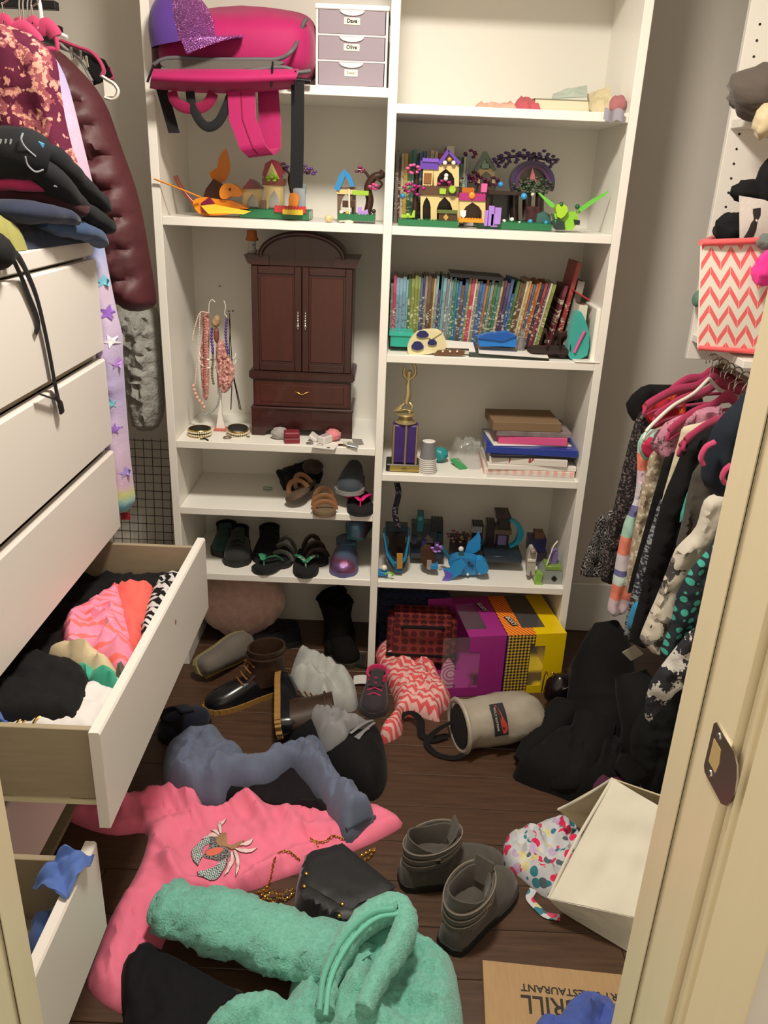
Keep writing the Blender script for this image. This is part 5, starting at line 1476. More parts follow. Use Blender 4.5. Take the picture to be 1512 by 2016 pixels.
# black webbing straps
MB().tube(spline([(-.03, -.06, .02), (-.07, -.05, .006), (-.11, -.02, .006), (-.12, .03, .010), (-.08, .05, .03), (-.04, .04, .06)], 7), .010, 6, flat=.2, up=(0, 0, 1)).build('strap', M_BLACKF, sk, 60)
MB().tube(spline([tuple((Matrix.Rotation(-sk.rotation_euler.z, 4, 'Z') @ Vector(tuple(np.array(P(u, v, z=z)) - np.array(sk.location))))) for u, v, z in ((880, 1448, .010), (850, 1455, .012), (830, 1445, .012), (828, 1420, .03), (812, 1404, .035), (790, 1410, .02), (775, 1438, .015), (755, 1450, .015))], 7), .012, 6, flat=.22, up=(0, 0, 1)).build('strap', M_BLACKF, sk, 60)
# pink chevron gift bag, sneaker, grey fleece things, duck boots ...
M_CHEVP = chevron('pink_zigzag_cotton', 'e2b6b0', 'd85a5e', 'Object', .022, .010, .030, rot=.35, duty=.5)
heap_thing('chevron_bag', 'soft pink zigzag cotton bag crumpled against the bookcase', 'bag', [(738, 1285), (752, 1262), (785, 1246), (806, 1244), (830, 1270), (858, 1310), (886, 1358), (888, 1375), (868, 1392), (866, 1406), (825, 1396), (796, 1400), (792, 1430), (760, 1448), (746, 1450), (750, 1425), (775, 1395), (776, 1360), (755, 1320)], M_CHEVP, zt=.03, h=.050, edge=.035, wr=.014, wsc=13, seed=3.8, fold=.006, fdir=.7, fsc=55, res=.009)
def sneaker(label, heel, toe, L, up_m, lin_m, sole_m, tip=(0, 0), group=None, name='sneaker', laces=True, lace_m=None):
 d = np.array(toe) - np.array(heel)
 t = thing(name, label, 'shoe', (heel[0], heel[1], tip[0]), 0, group, rot=(tip[1], 0, math.atan2(d[1], d[0])))
 MB().prism(sole_poly(L, 1.06), 0, .020).build('sole', sole_m, t)
 MB().rings(foot_rings(L, scaled(FOOT, 1.0, .95), .018)).build('upper', up_m, t, 70)
 shaft_mesh([(.03, .26 * L, .24 * L, .034), (.062, .25 * L, .22 * L, .034), (.078, .25 * L, .23 * L, .036)], .006).build('collar', lin_m, t, 60)
 MB().prism([(.25 * L + .20 * L * math.cos(a), .030 * math.sin(a)) for a in np.linspace(0, 2 * math.pi, 17)[:-1]], .062, .064).build('insole', M_INSIDE, t)
 MB().obox((.50 * L, 0, .075), (.05, .042, .007), (0, .35, 0), .003).build('tongue', up_m, t)
 if laces:
  for k in range(4):
   MB().tube([(.46 * L + .018 * k, -.024, .068 - .006 * k), (.47 * L + .018 * k, 0, .082 - .007 * k), (.46 * L + .018 * k, .024, .068 - .006 * k)], .0022, 6).build('lace', lace_m or lin_m, t)
 return t
M_CHARC = cloth_mat('charcoal_mesh', '3a3338', .15)
sneaker('dark grey running shoe with a bright pink lining', fxy(744, 1345), fxy(728, 1440), .19, M_CHARC, cloth_mat('pink_lining', 'd02f68', .08), M_CHARC)
gf_o, H_GF = heap_thing('fleece_boots', 'pale grey fleece slipper socks piled by the bookcase', 'slipper', [(565, 1345), (575, 1300), (585, 1287), (615, 1284), (640, 1304), (690, 1322), (706, 1362), (690, 1376), (660, 1372), (655, 1394), (632, 1388), (600, 1372)], M_LGREY, zt=.05, h=.080, edge=.05, wr=.012, seed=4.7, res=.010, fine=(.003, 160),
 ridges_px=[([(590, 1300), (640, 1325), (690, 1350)], .02, .025), ([(575, 1340), (615, 1345), (645, 1380)], .02, .025), ([(640, 1340), (660, 1360), (685, 1370)], .012, -.02)])
mg_o, H_MG = heap_thing('grey_bra', 'mid grey jersey top with thin straps on the black bag', 'top', [(612, 1400), (640, 1388), (670, 1380), (700, 1375), (735, 1385), (738, 1398), (712, 1425), (690, 1432), (680, 1450), (640, 1452), (625, 1430)], M_MGREY, zt=.10, h=.030, edge=.03, wr=.012, wsc=14, seed=5.9, base=[H_BB, H_GF], res=.009)
for pl in ([(690, 1430), (715, 1410), (735, 1388), (728, 1380)], [(700, 1436), (722, 1412), (738, 1392)], [(705, 1440), (716, 1425), (726, 1410)]):
 MB().tube(spline([on([H_MG, H_BB], u, v, .006, .12) for u, v in pl], 6), .0045, 6, flat=.4).build('strap', M_MGREY, mg_o, 60, world=True)
# white paper scrap behind the sneaker
one('paper_scrap', MB().sheet(lambda u, v: (u * .06, v * .05, .004 + .006 * math.sin(u * 3)), 6, 6, .001), mat('white_paper', 'd8d5cf', .7), 'scrap of white paper on the floor at the bookcase foot', 'paper', None, tuple(P(695, 1350, z=.002)))
M_DUCKL = mat('brown_oiled_leather', '35261d', .42, fn=lambda nt: {'color': nt.mix(nt.noise(nt.coord('Object'), 30, 4), srgb('2a1d16'), srgb('463225')), 'normal': nt.bump(nt.noise(nt.coord('Object'), 160, 3), .25, .001)})
M_DUCKR = mat('black_gloss_rubber', '15151a', .22)
M_GUM = mat('gum_sole', '9a7238', .6)
M_LACE2 = mat('rawhide_lace', '8a5a2c', .7)
def duck_boot(label, loc, rot, L=.27):
 t = thing('duck_boot', label, 'boot', loc, group='brown duck boots', rot=rot)
 pl = sole_poly(L, 1.08)
 sc = []
 for i, (a, b) in enumerate(spline([p + (0,) for p in pl], 5, True) and [(q[0], q[1]) for q in spline([p + (0,) for p in pl], 5, True)]):
  k = 1 + .03 * math.sin(i * 1.9)
  sc.append((L / 2 + (a - L / 2) * k, b * k))
 MB().prism(sc, 0, .018).build('sole', M_GUM, t)
 MB().rings(foot_rings(L, scaled(FOOT, 1.04, 1.15), .016)).build('rubber_shell', M_DUCKR, t, 70)
 mb = shaft_mesh([(.045, .24 * L, .066, .040), (.085, .23 * L, .060, .042), (.13, .225 * L, .058, .046), (.165, .225 * L, .061, .050), (.172, .225 * L, .062, .051)], .006)
 mb.build('shaft', M_DUCKL, t, 60)
 MB().obox((.43 * L, 0, .085), (.075, .05, .010), (0, .75, 0), .004).build('tongue', M_DUCKL, t)
 MB().prism([(.23 * L + .05 * math.cos(a), .036 * math.sin(a)) for a in np.linspace(0, 2 * math.pi, 17)[:-1]], .088, .09).build('insole', M_INSIDE, t)
 ring = [(.225 * L + .064 * math.cos(a), .0525 * math.sin(a), .150) for a in np.linspace(0, 2 * math.pi, 33)[:-1]]
 MB().tube(ring, .0035, 6, closed=True).build('collar_band', M_DUCKL, t, 60)
 for k in range(4):
  x_, z_ = .40 * L + .0125 * k + .006, .128 - .018 * k
  MB().tube([(x_, -.026, z_ - .004), (x_ + .006, 0, z_ + .004), (x_, .026, z_ - .004)], .0026, 6).build('lace', M_LACE2, t)
 MB().tube(spline([(.40 * L + .01, -.03, .115), (.42 * L, -.055, .10), (.36 * L, -.058, .105), (.40 * L, -.03, .112), (.46 * L, -.05, .085)], 5), .0026, 6).build('lace_bow', M_LACE2, t, 60)
 return t
hb_, tb_ = fxy(560, 1352), fxy(405, 1400)
d = np.array(tb_) - np.array(hb_)
duck_boot('brown leather duck boot standing upright with rubber toe', (hb_[0], hb_[1], 0), (0, 0, math.atan2(d[1], d[0])))
q = P(530, 1470, z=.0)
duck_boot('brown leather duck boot lying on its side with the tan sole showing', (float(q[0]) + .02, float(q[1]) - .0, .055), (R(82), 0, R(97)))
# navy shoe tip in the shadow below the open drawer
sneaker('navy blue slip-on shoe in the shadow below the open drawer', fxy(320, 1460), fxy(385, 1425), .16, cloth_mat('deep_navy', '161a2c', .2), M_NAVYF, M_SOLED, name='slip_on_shoe', laces=False)
# grey slip-on with pale sole leaning in the bottom left bay
q = P(385, 1325, z=.03)
t = thing('slipper', 'grey slipper tipped on its side showing a pale yellow sole', 'slipper', (float(q[0]), float(q[1]), .045), rot=(R(62), 0, R(55)))
MB().prism(sole_poly(.24, 1.08), 0, .018).build('sole', mat('pale_foam_sole', '8c8158', .8), t)
MB().rings(foot_rings(.24, scaled(FOOT, 1.05, .95), .016)).build('upper', cloth_mat('grey_felt', '6f675f', .15), t, 70)
MB().tube(spline([(.01, -.038, .02), (.08, -.042, .024), (.16, -.05, .022), (.22, -.035, .02)], 5), .005, 6).build('piping', mat('dull_gold_piping', '8f7a3a', .6), t, 60)
# ================================================================== things on the shelves
PLM = {}
def plastic(c, tr=0.0):
 k = 'toy_plastic_' + c + ('_clear' if tr else '')
 return mat(k, c, .22, trans=tr)
def rel(parent, p):
 return tuple(np.array(p) - np.array(parent.location))
def pr(parent, name, pts, y, th, c, sm=0, mt=None, zmin=None, tr=0.0):
 """solid cut to a measured outline, standing at depth y with thickness th"""
 q = [(p[0] - parent.location.x, max(p[2], zmin if zmin is not None else -9) - parent.location.z) for p in PY(pts, y)]
 if sm:
  q = [(a, b) for a, b in spline(q, sm, True)]
 return MB().prism(q, y - parent.location.y, y - parent.location.y + th, 'xz').build(name, mt or plastic(c, tr), parent, 40)
def rect(parent, name, u0, v0, u1, v1, y, th, c, studs=False, zmin=None, mt=None):
 a, b = P(u0, v1, y=y), P(u1, v0, y=y)
 z0 = max(a[2], zmin) if zmin is not None else a[2]
 L = parent.location
 mb = MB().box(a[0] - L.x, b[0] - L.x, y - L.y, y - L.y + th, z0 - L.z, b[2] - L.z, .0008)
 if studs:
  n = max(1, int((b[0] - a[0]) / .008))
  for k in range(n):
   for yy in np.arange(y + .004, y + th, .008):
    mb.lathe([(.0024, 0), (.0024, .0017), (0, .0017)], 8, c=(a[0] - L.x + (k + .5) * (b[0] - a[0]) / n, yy - L.y, b[2] - L.z))
 return mb.build(name, mt or plastic(c), parent, 40)
def arch_wall(parent, name, u0, v0, u1, v1, y, th, c, hole, zmin=None, mt=None):
 """wall with a pointed arch opening; hole = (left, right, springing, apex) in photo measure"""
 hl, hr, hs, ha = hole
 m_ = (hl + hr) / 2
 pts = [(u0, v0), (u1, v0), (u1, v1), (hr, v1), (hr, hs), ((hr + m_) / 2 + (hr - m_) * .22, (hs + ha) / 2), (m_, ha), ((hl + m_) / 2 - (m_ - hl) * .22, (hs + ha) / 2), (hl, hs), (hl, v1), (u0, v1)]
 return pr(parent, name, pts, y, th, c, zmin=zmin, mt=mt)
def orb(parent, name, u, v, y, r, c, mt=None, sq=(1, 1, 1), n=12):
 p = rel(parent, P(u, v, y=y))
 return MB().ball(p, (r * sq[0], r * sq[1], r * sq[2]), n, max(6, n * 2 // 3)).build(name, mt or plastic(c), parent, 60)
def stick(parent, name, pts, y, r, c, mt=None, flat=1.0, sm=4):
 q = [rel(parent, P(p[0], p[1], y=(p[2] if len(p) > 2 else y))) for p in pts]
 return MB().tube(spline(q, sm) if len(q) > 2 else q, r, 8, flat=flat).build(name, mt or plastic(c), parent, 60)
def leafs(parent, u, v, y, c, n=5, r=12):
 """cluster of small plastic leaves"""
 mb = MB()
 for k in range(n):
  a = k * 2.4
  p = rel(parent, P(u + r * .55 * math.cos(a), v + r * .4 * math.sin(a), y=y + .006 * math.sin(k)))
  mb.ball(p, (.0065, .005, .0042), 8, 6, M=None)
 return mb.build('leaves', plastic(c), parent, 60)
def base_at(u, v, y, z):
 p = P(u, v, y=y)
 return (float(p[0]), float(y), z)
TAN, BRN, PUR, DPU, MAG, LIM, GRN, ORA, YEL, BLU, DKG, LGR, AZU, PNK, BLK = 'd8c288', '3c251c', '6440a8', '3a2a55', 'a52c74', '9cc53a', '2a7048', 'f0922a', 'e8c53c', '3e9ad0', '3d4448', '9aa3aa', '2f87c4', 'd55f9a', '1c1a1e'
z2 = LZ[3] + .0003
# ---- left bay, second shelf: orange dragon, little castle, tree hut
t = thing('toy_dragon', 'orange brick-built toy dragon with one raised wing', 'toy', base_at(430, 420, .10, z2))
pr(t, 'body', [(380, 395), (400, 388), (425, 392), (455, 395), (478, 405), (492, 415), (470, 420), (430, 424), (400, 424), (384, 412)], .07, .05, ORA, 2, zmin=z2)
pr(t, 'head', [(432, 375), (440, 363), (455, 361), (468, 368), (476, 380), (470, 388), (455, 386), (445, 392), (434, 390)], .06, .035, ORA, 2)
pr(t, 'chest', [(395, 400), (412, 388), (422, 400), (412, 420), (398, 418)], .06, .02, '7a2040', 1, zmin=z2)
pr(t, 'wing', [(420, 356), (412, 340), (428, 330), (430, 312), (444, 292), (448, 300), (453, 322), (452, 340), (444, 356), (434, 360)], .11, .003, ORA, 2, tr=.35)
pr(t, 'wing', [(395, 405), (420, 402), (450, 408), (494, 416), (480, 422), (440, 420), (410, 421)], .035, .004, YEL, 1, zmin=z2)
stick(t, 'tail', [(345, 346), (352, 362), (366, 382), (382, 400)], .09, .006, '8a4030')
stick(t, 'blade', [(303, 352, -.016), (345, 368, .0), (395, 388, .05)], .05, .0045, ORA, flat=.5)
pr(t, 'back', [(396, 400), (405, 372), (420, 352), (436, 362), (440, 392), (425, 402)], .09, .02, BRN, 1)
pr(t, 'eye', [(448, 372), (455, 370), (454, 377)], .058, .003, BRN)
t = thing('toy_castle', 'small tan brick toy castle with two arches and a red roof peak', 'toy', base_at(540, 420, .12, z2))
rect(t, 'base_plate', 472, 416, 608, 428, .07, .12, GRN, True, zmin=z2)
arch_wall(t, 'arch', 478, 372, 516, 418, .11, .03, TAN, (486, 508, 400, 382))
arch_wall(t, 'arch', 520, 362, 558, 418, .10, .03, TAN, (528, 550, 398, 374))
pr(t, 'roof', [(476, 372), (492, 352), (500, 356), (518, 372)], .10, .05, '6d2a34')
pr(t, 'roof', [(516, 345), (522, 322), (535, 314), (548, 318), (560, 340), (554, 350), (522, 352)], .10, .05, '8e2433', 1)
pr(t, 'gable', [(522, 352), (535, 320), (550, 352)], .095, .006, TAN)
pr(t, 'gable_window', [(529, 350), (536, 332), (543, 350)], .092, .003, LIM)
rect(t, 'cornice', 516, 352, 560, 364, .095, .05, '7c3a2c')
leafs(t, 535, 350, .09, LIM, 6, 16)
rect(t, 'fountain', 512, 395, 524, 418, .09, .02, '8a6c5c')
rect(t, 'flower_row', 540, 408, 602, 418, .065, .02, 'c0343c', True)
rect(t, 'flower_row', 556, 414, 596, 422, .055, .02, YEL, True)
rect(t, 'rock', 577, 372, 600, 418, .11, .03, LGR)
rect(t, 'rock', 590, 362, 602, 380, .12, .02, '7d868c')
pr(t, 'slide', [(571, 380), (584, 380), (588, 390), (584, 414), (568, 414), (568, 392)], .075, .02, ORA, 1)
stick(t, 'trunk', [(578, 415), (576, 380), (572, 350), (582, 335)], .13, .008, BRN)
for a, b in (((572, 345), (558, 328)), ((574, 342), (612, 338)), ((578, 335), (600, 332))):
 stick(t, 'branch', [a, b], .13, .003, BRN)
 leafs(t, b[0], b[1], .13, '5c3a78', 4, 14)
t = thing('toy_hut', 'brick toy hut with a blue pointed roof and dark twisted tree', 'toy', base_at(705, 425, .10, z2))
rect(t, 'base_plate', 664, 424, 738, 433, .05, .11, GRN, True, zmin=z2)
pr(t, 'roof', [(657, 372), (668, 345), (677, 333), (680, 345), (668, 376)], .08, .03, AZU)
pr(t, 'roof', [(677, 333), (690, 345), (698, 366), (690, 368), (680, 346)], .08, .03, AZU)
arch_wall(t, 'arch', 664, 368, 700, 426, .09, .04, '6b5648', (670, 692, 404, 380))
rect(t, 'beam', 662, 374, 702, 382, .085, .05, TAN)
stick(t, 'pole', [(687, 372), (688, 432)], .055, .0028, 'e4ddc8')
stick(t, 'trunk', [(722, 424), (728, 395), (724, 370), (735, 350), (750, 345), (756, 338)], .10, .011, BRN)
stick(t, 'branch', [(728, 352), (718, 338), (704, 334)], .10, .004, BRN)
stick(t, 'branch', [(740, 350), (752, 362), (744, 372)], .09, .0035, BRN)
leafs(t, 708, 334, .10, '8c2a5c', 4)
leafs(t, 735, 368, .085, 'd0508c', 6)
pr(t, 'crystal', [(704, 408), (712, 408), (712, 416), (724, 412), (726, 425), (704, 425)], .06, .02, 'b48ad8')
rect(t, 'chest', 674, 396, 698, 408, .07, .03, '4a3024')
rect(t, 'balcony', 694, 376, 726, 384, .075, .05, LIM)
for u, v, c in ((672, 418, 'e8dfd0'), (684, 420, 'cfa24a'), (736, 416, BRN)):
 orb(t, 'detail', u, v, .06, .006, c)
one('toy_turtle', MB().ball((0, 0, .010), (.012, .012, .010), 14, 10).ball((.004, -.010, .012), .004, 8, 6), plastic('e0c896'), 'small round tan toy shell in front of the blue-roofed hut', 'toy', None, base_at(648, 424, .03, z2))
one('toy_flower', MB().lathe([(.012, 0), (.013, .006), (.006, .008), (0, .008)], 10).tube([(-.004, 0, .006), (-.026, -.012, .004)], .002, 6), plastic('ece4d0'), 'white toy flower with a long stem on the shelf edge', 'toy', None, base_at(687, 432, .035, z2))
# ---- right bay, second shelf: big castle, tree house, lime dragon
z2r = RZ[3] + .0003
def c3(pts):
 return [(760 + u / 2.8, v / 2.8) for u, v in pts]
def c3r(a, b, c, d):
 return (760 + a / 2.8, b / 2.8, 760 + c / 2.8, d / 2.8)
t = thing('toy_castle', 'tall tan brick toy castle with purple roofs and arches', 'toy', base_at(870, 440, .08, z2r))
rect(t, 'base_plate', *c3r(65, 1222, 400, 1246), .04, .12, GRN, True, zmin=z2r)
y_ = .075
for nm, (a, b, c, d), hole in (('arch', (190, 1072, 262, 1240), (202, 246, 1140, 1085)), ('arch', (262, 1072, 402, 1240), (280, 365, 1150, 1085))):
 arch_wall(t, nm, *c3r(a, b, c, d), y_, .05, TAN, (760 + hole[0] / 2.8, 760 + hole[1] / 2.8, hole[2] / 2.8, hole[3] / 2.8), zmin=z2r)
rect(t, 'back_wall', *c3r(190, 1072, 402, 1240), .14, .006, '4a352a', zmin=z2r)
rect(t, 'cornice', *c3r(186, 1032, 405, 1072), y_ - .006, .07, '5a4030', True)
rect(t, 'window_wall', *c3r(200, 925, 262, 1030), y_ + .005, .045, TAN)
rect(t, 'lattice', *c3r(207, 955, 252, 1012), y_ + .002, .004, '8a5a30')
arch_wall(t, 'arch', *c3r(262, 905, 402, 1030), y_ + .005, .045, TAN, (760 + 282 / 2.8, 760 + 376 / 2.8, 985 / 2.8, 930 / 2.8))
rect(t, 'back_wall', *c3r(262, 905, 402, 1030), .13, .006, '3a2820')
pr(t, 'roof', c3([(187, 930), (190, 885), (290, 880), (290, 935)]), y_, .055, PUR)
rect(t, 'roof_ridge', *c3r(200, 876, 292, 892), y_ - .004, .06, '7a55be', True)
pr(t, 'roof', c3([(283, 900), (340, 822), (352, 836), (306, 906)]), y_ - .004, .06, PUR)
pr(t, 'roof', c3([(340, 822), (415, 895), (398, 908), (348, 846)]), y_ - .004, .06, PUR)
pr(t, 'gable', c3([(310, 905), (346, 846), (392, 905)]), y_, .05, BRN)
for u, v, c in ((325, 898, 'f0ece4'), (372, 898, 'f0ece4'), (330, 985, 'e8e4dc'), (332, 968, 'e8e4dc'), (350, 880, 'c79a3a')):
 p = c3([(u, v)])[0]
 orb(t, 'figure', p[0], p[1], y_ - .004, .006, c)
for u, v, c in ((150, 932, PNK), (132, 1036, MAG), (180, 1050, MAG), (322, 1018, MAG)):
 p = c3([(u, v)])[0]
 leafs(t, p[0], p[1], y_, c, 8, 20)
stick(t, 'trunk', c3([(150, 1235), (160, 1150), (165, 1050), (170, 940)]), y_ + .02, .008, BRN)
stick(t, 'branch', c3([(165, 1060), (140, 1040)]), y_, .004, BRN)
stick(t, 'branch', c3([(168, 960), (150, 935)]), y_, .004, BRN)
p = c3([(365, 1045)])[0]
MB().lathe([(.009, -.009), (.011, 0), (.009, .009), (0, .009)], 14, M=Matrix.Translation(rel(t, P(*p, y=y_ - .012))) @ Matrix.Rotation(R(90), 4, 'X')).build('barrel', plastic(LIM), t)
rect(t, 'planter', *c3r(294, 1040, 332, 1070), y_ - .012, .012, LIM)
rect(t, 'counter', *c3r(285, 1160, 395, 1175), .045, .03, '5c6a3a')
rect(t, 'cabinet', *c3r(288, 1175, 390, 1240), .05, .025, '4c3524', zmin=z2r)
pr(t, 'medallion', c3([(330, 1178), (345, 1198), (330, 1218), (315, 1198)]), .047, .003, 'b8924a')
for u, v, c, r in ((92, 1080, AZU, .007), (120, 1188, LIM, .007), (180, 1218, '9a8f98', .006), (242, 1222, 'e8e6e0', .004)):
 p = c3([(u, v)])[0]
 orb(t, 'figure', p[0], p[1], .055, r, c)
pr(t, 'seat', c3([(85, 1180), (140, 1190), (150, 1160), (160, 1160), (158, 1200), (85, 1200)]), .05, .016, LIM)
t = thing('toy_hut', 'magenta topped tan toy archway with an orange treasure chest', 'toy', base_at(930, 440, .06, z2r))
arch_wall(t, 'arch', *c3r(405, 1100, 548, 1230), .055, .05, TAN, (760 + 425 / 2.8, 760 + 528 / 2.8, 1165 / 2.8, 1115 / 2.8), zmin=z2r)
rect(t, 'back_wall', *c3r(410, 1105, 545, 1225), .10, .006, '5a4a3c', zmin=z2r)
rect(t, 'roof', *c3r(402, 1070, 550, 1104), .05, .06, MAG, True)
rect(t, 'chest', *c3r(418, 1038, 488, 1070), .06, .03, 'b5651e', True)
rect(t, 'step', *c3r(402, 1208, 535, 1224), .035, .02, ORA, True)
p = c3([(474, 1078)])[0]
orb(t, 'emblem', p[0], p[1], .048, .009, ORA, sq=(1, .4, 1))
pr(t, 'shield', c3([(410, 1160), (442, 1160), (440, 1188), (426, 1204), (412, 1188)]), .04, .004, 'eceae4')
rect(t, 'sign', *c3r(522, 1012, 560, 1060), .06, .008, PNK)
stick(t, 'side_post', c3([(562, 1235), (562, 1090)]), .06, .005, BRN)
t = thing('toy_crystal', 'lilac toy crystal cluster in front of the brick tree house', 'toy', base_at(972, 446, .05, z2r))
for k, (a, b, c, d) in enumerate(((540, 1160, 565, 1245), (560, 1135, 600, 1245), (595, 1145, 638, 1235), (575, 1180, 620, 1250))):
 rect(t, 'crystal', *c3r(a, b, c, d), .04 + .006 * (k % 2), .02, 'a47fd0', zmin=z2r)
t = thing('toy_tree_house', 'dark round brick tree house with a purple arched canopy', 'toy', base_at(1040, 440, .17, z2r))
rect(t, 'base_plate', *c3r(505, 1236, 915, 1258), .06, .15, GRN, True, zmin=z2r)
for k, rr0 in enumerate((122, 100)):
 o_ = [(810 + rr0 * math.cos(R(a)), 1005 - rr0 * math.sin(R(a))) for a in np.linspace(-25, 205, 22)]
 i_ = [(810 + (rr0 - 22) * math.cos(R(a)), 1005 - (rr0 - 22) * math.sin(R(a))) for a in np.linspace(205, -25, 22)]
 pr(t, 'canopy_arch', c3(o_ + i_), .16 + .006 * k, .05, [DPU, '55335c'][k])
pr(t, 'back_disc', c3([(810 + 84 * math.cos(R(a)), 1005 - 84 * math.sin(R(a))) for a in np.linspace(0, 180, 16)]), .20, .006, '8d8478')
pr(t, 'pink_peak', c3([(790, 1000), (808, 925), (830, 1000)]), .155, .01, 'b0606c')
for u, v in ((740, 1020), (780, 1010), (830, 1005), (880, 1020), (760, 1040), (860, 1040), (810, 1035)):
 p = c3([(u, v)])[0]
 leafs(t, p[0], p[1], .15, '3c4a36', 7, 22)
for a, b in ((690, 1060), (760, 1064), (830, 1070)):
 stick(t, 'trunk', c3([(a + 20, 1240), (a + 15, 1150), (b if False else a + 20, 1060)]), .17, .013, '2c1e1c')
rect(t, 'deck', *c3r(565, 1058, 770, 1072), .12, .08, '332624')
rect(t, 'back_stone', *c3r(575, 1075, 690, 1230), .20, .01, '5e6064')
for a, b in ((620, 880), (660, 860), (700, 850), (760, 845), (815, 865), (870, 850), (920, 880), (640, 905), (700, 880), (780, 860), (890, 905)):
 p = c3([(a, b)])[0]
 leafs(t, p[0], p[1], .17, '4d3a66', 5, 16)
stick(t, 'branch', c3([(610, 880), (700, 865), (780, 862), (870, 878), (932, 880)]), .175, .003, '2a1c2c')
stick(t, 'branch', c3([(790, 900), (800, 870), (820, 850)]), .175, .008, '2a1c2c')
for u, v, c, r in ((632, 1018, AZU, .008), (760, 1082, BLU, .009), (808, 1072, 'd6cdb8', .005), (650, 1220, 'ece8e0', .006), (694, 1210, 'ece8e0', .006), (735, 1232, 'ece8e0', .006), (795, 1222, BLU, .007), (882, 1228, BLU, .006)):
 p = c3([(u, v)])[0]
 orb(t, 'figure', p[0], p[1], .075, r, c)
pr(t, 'rock', c3([(825, 1235), (835, 1180), (870, 1165), (905, 1185), (910, 1235)]), .10, .04, '3f6a68', 1)
rect(t, 'cabin', *c3r(765, 1140, 850, 1235), .12, .04, '4a2226', zmin=z2r)
t = thing('toy_tower', 'slender sage green toy spire behind the magenta archway', 'toy', base_at(955, 430, .22, z2r))
pr(t, 'spire', c3([(488, 940), (540, 835), (556, 835), (610, 940), (590, 945), (548, 870), (506, 945)]), .20, .04, '5d7a66')
arch_wall(t, 'arch', *c3r(500, 930, 600, 1010), .205, .03, TAN, (760 + 518 / 2.8, 760 + 584 / 2.8, 980 / 2.8, 945 / 2.8))
rect(t, 'wall', *c3r(490, 1010, 605, 1236), .21, .04, '4a3c34', zmin=z2r)
for a, b in ((450, 985), (480, 970), (520, 1000), (590, 1000), (465, 850)):
 p = c3([(a, b)])[0]
 leafs(t, p[0], p[1], .20, '6d2a4c', 6, 18)
rect(t, 'gable_panel', *c3r(525, 900, 570, 935), .205, .03, '8ab09a')
t = thing('toy_dragon', 'lime green brick toy dragon with two spread wings', 'toy', base_at(1115, 448, .06, z2r))
pr(t, 'wing', c3([(835, 1062), (850, 1065), (930, 1125), (925, 1145), (905, 1140)]), .06, .004, '6cc24a', 1)
pr(t, 'wing', c3([(1060, 1150), (1140, 1095), (1226, 1052), (1222, 1066), (1130, 1130), (1062, 1178)]), .06, .004, '6cc24a', 1)
pr(t, 'head', c3([(936, 1150), (945, 1128), (975, 1122), (1000, 1140), (1002, 1165), (985, 1190), (965, 1205), (945, 1195)]), .035, .03, 'a6d436', 1)
pr(t, 'body', c3([(925, 1180), (990, 1170), (1055, 1165), (1060, 1215), (1030, 1268), (990, 1268), (945, 1240)]), .05, .05, '8cc63e', 1, zmin=z2r)
pr(t, 'foot', c3([(915, 1225), (950, 1205), (985, 1225), (985, 1268), (940, 1268)]), .035, .03, '2c3a34', 1, zmin=z2r)
pr(t, 'foot', c3([(1035, 1210), (1070, 1215), (1068, 1240), (1040, 1240)]), .045, .03, '24302c', 1)
for u, v in ((966, 1128), (1055, 1140), (935, 1222)):
 p = c3([(u, v)])[0]
 orb(t, 'joint', p[0], p[1], .04, .007, '1f5a34')
# ---- books -------------------------------------------------------
BOOKC = [('green', '3f5f34'), ('sky blue', '6f8fa0'), ('red', '8a332f'), ('cream', 'b8ad90'), ('navy', '222c44'), ('yellow', 'b89a48'), ('teal', '2f6a68'), ('pink', 'a8345a'), ('orange', '9a5a2c'), ('purple', '4a3450'), ('brown', '56402a'), ('grey', '77766f'), ('olive', '77803f'), ('blue', '37567f'), ('maroon', '5c222c'), ('tan', 'a08a5c')]
PAGES = mat('book_pages', 'd6ccb2', .85, fn=lambda nt: {'color': nt.mix(nt.noise(nt.mapv(nt.coord('Object'), (400, 1, 1)), 2, 2), srgb('c4b896'), srgb('e0d8c2'))})
def spine_mat(nm, c):
 def f(nt):
  co = nt.coord('Object')
  z = nt.xyz(co)
  ti = nt.n('ShaderNodeObjectInfo').outputs['Random']
  cv = nt.n('ShaderNodeCombineXYZ')
  nt.put(cv.inputs[0], nt.m('MULTIPLY', ti, 9.0))
  nt.put(cv.inputs[1], nt.m('MULTIPLY', z[0], .4))
  nt.put(cv.inputs[2], z[2])
  n = nt.noise(cv.outputs[0], 130, 3, .7)
  band = nt.m('GREATER_THAN', nt.m('ABSOLUTE', nt.m('SUBTRACT', z[2], nt.m('MULTIPLY_ADD', ti, .05, .06))), .052)
  k = nt.m('MULTIPLY', nt.m('GREATER_THAN', n, .56), nt.m('SUBTRACT', 1.0, band))
  c0 = srgb(c)
  lum = sum(c0[:3])
  ink = srgb('e8e0c8') if lum < .75 else srgb('3a2c28')
  top = nt.m('GREATER_THAN', z[2], nt.m('MULTIPLY_ADD', nt.m('FRACT', nt.m('MULTIPLY', ti, 7.3)), .06, .13))
  c1 = nt.mix(nt.m('MULTIPLY', k, .5), c0, ink)
  alt = tuple(min(1, x * 1.7 + .05) for x in c0[:3]) + (1,)
  return {'color': nt.mix(nt.m('MULTIPLY', top, .4), c1, alt)}
 return mat('book_cover_' + nm.replace(' ', '_'), c, .5, fn=f)
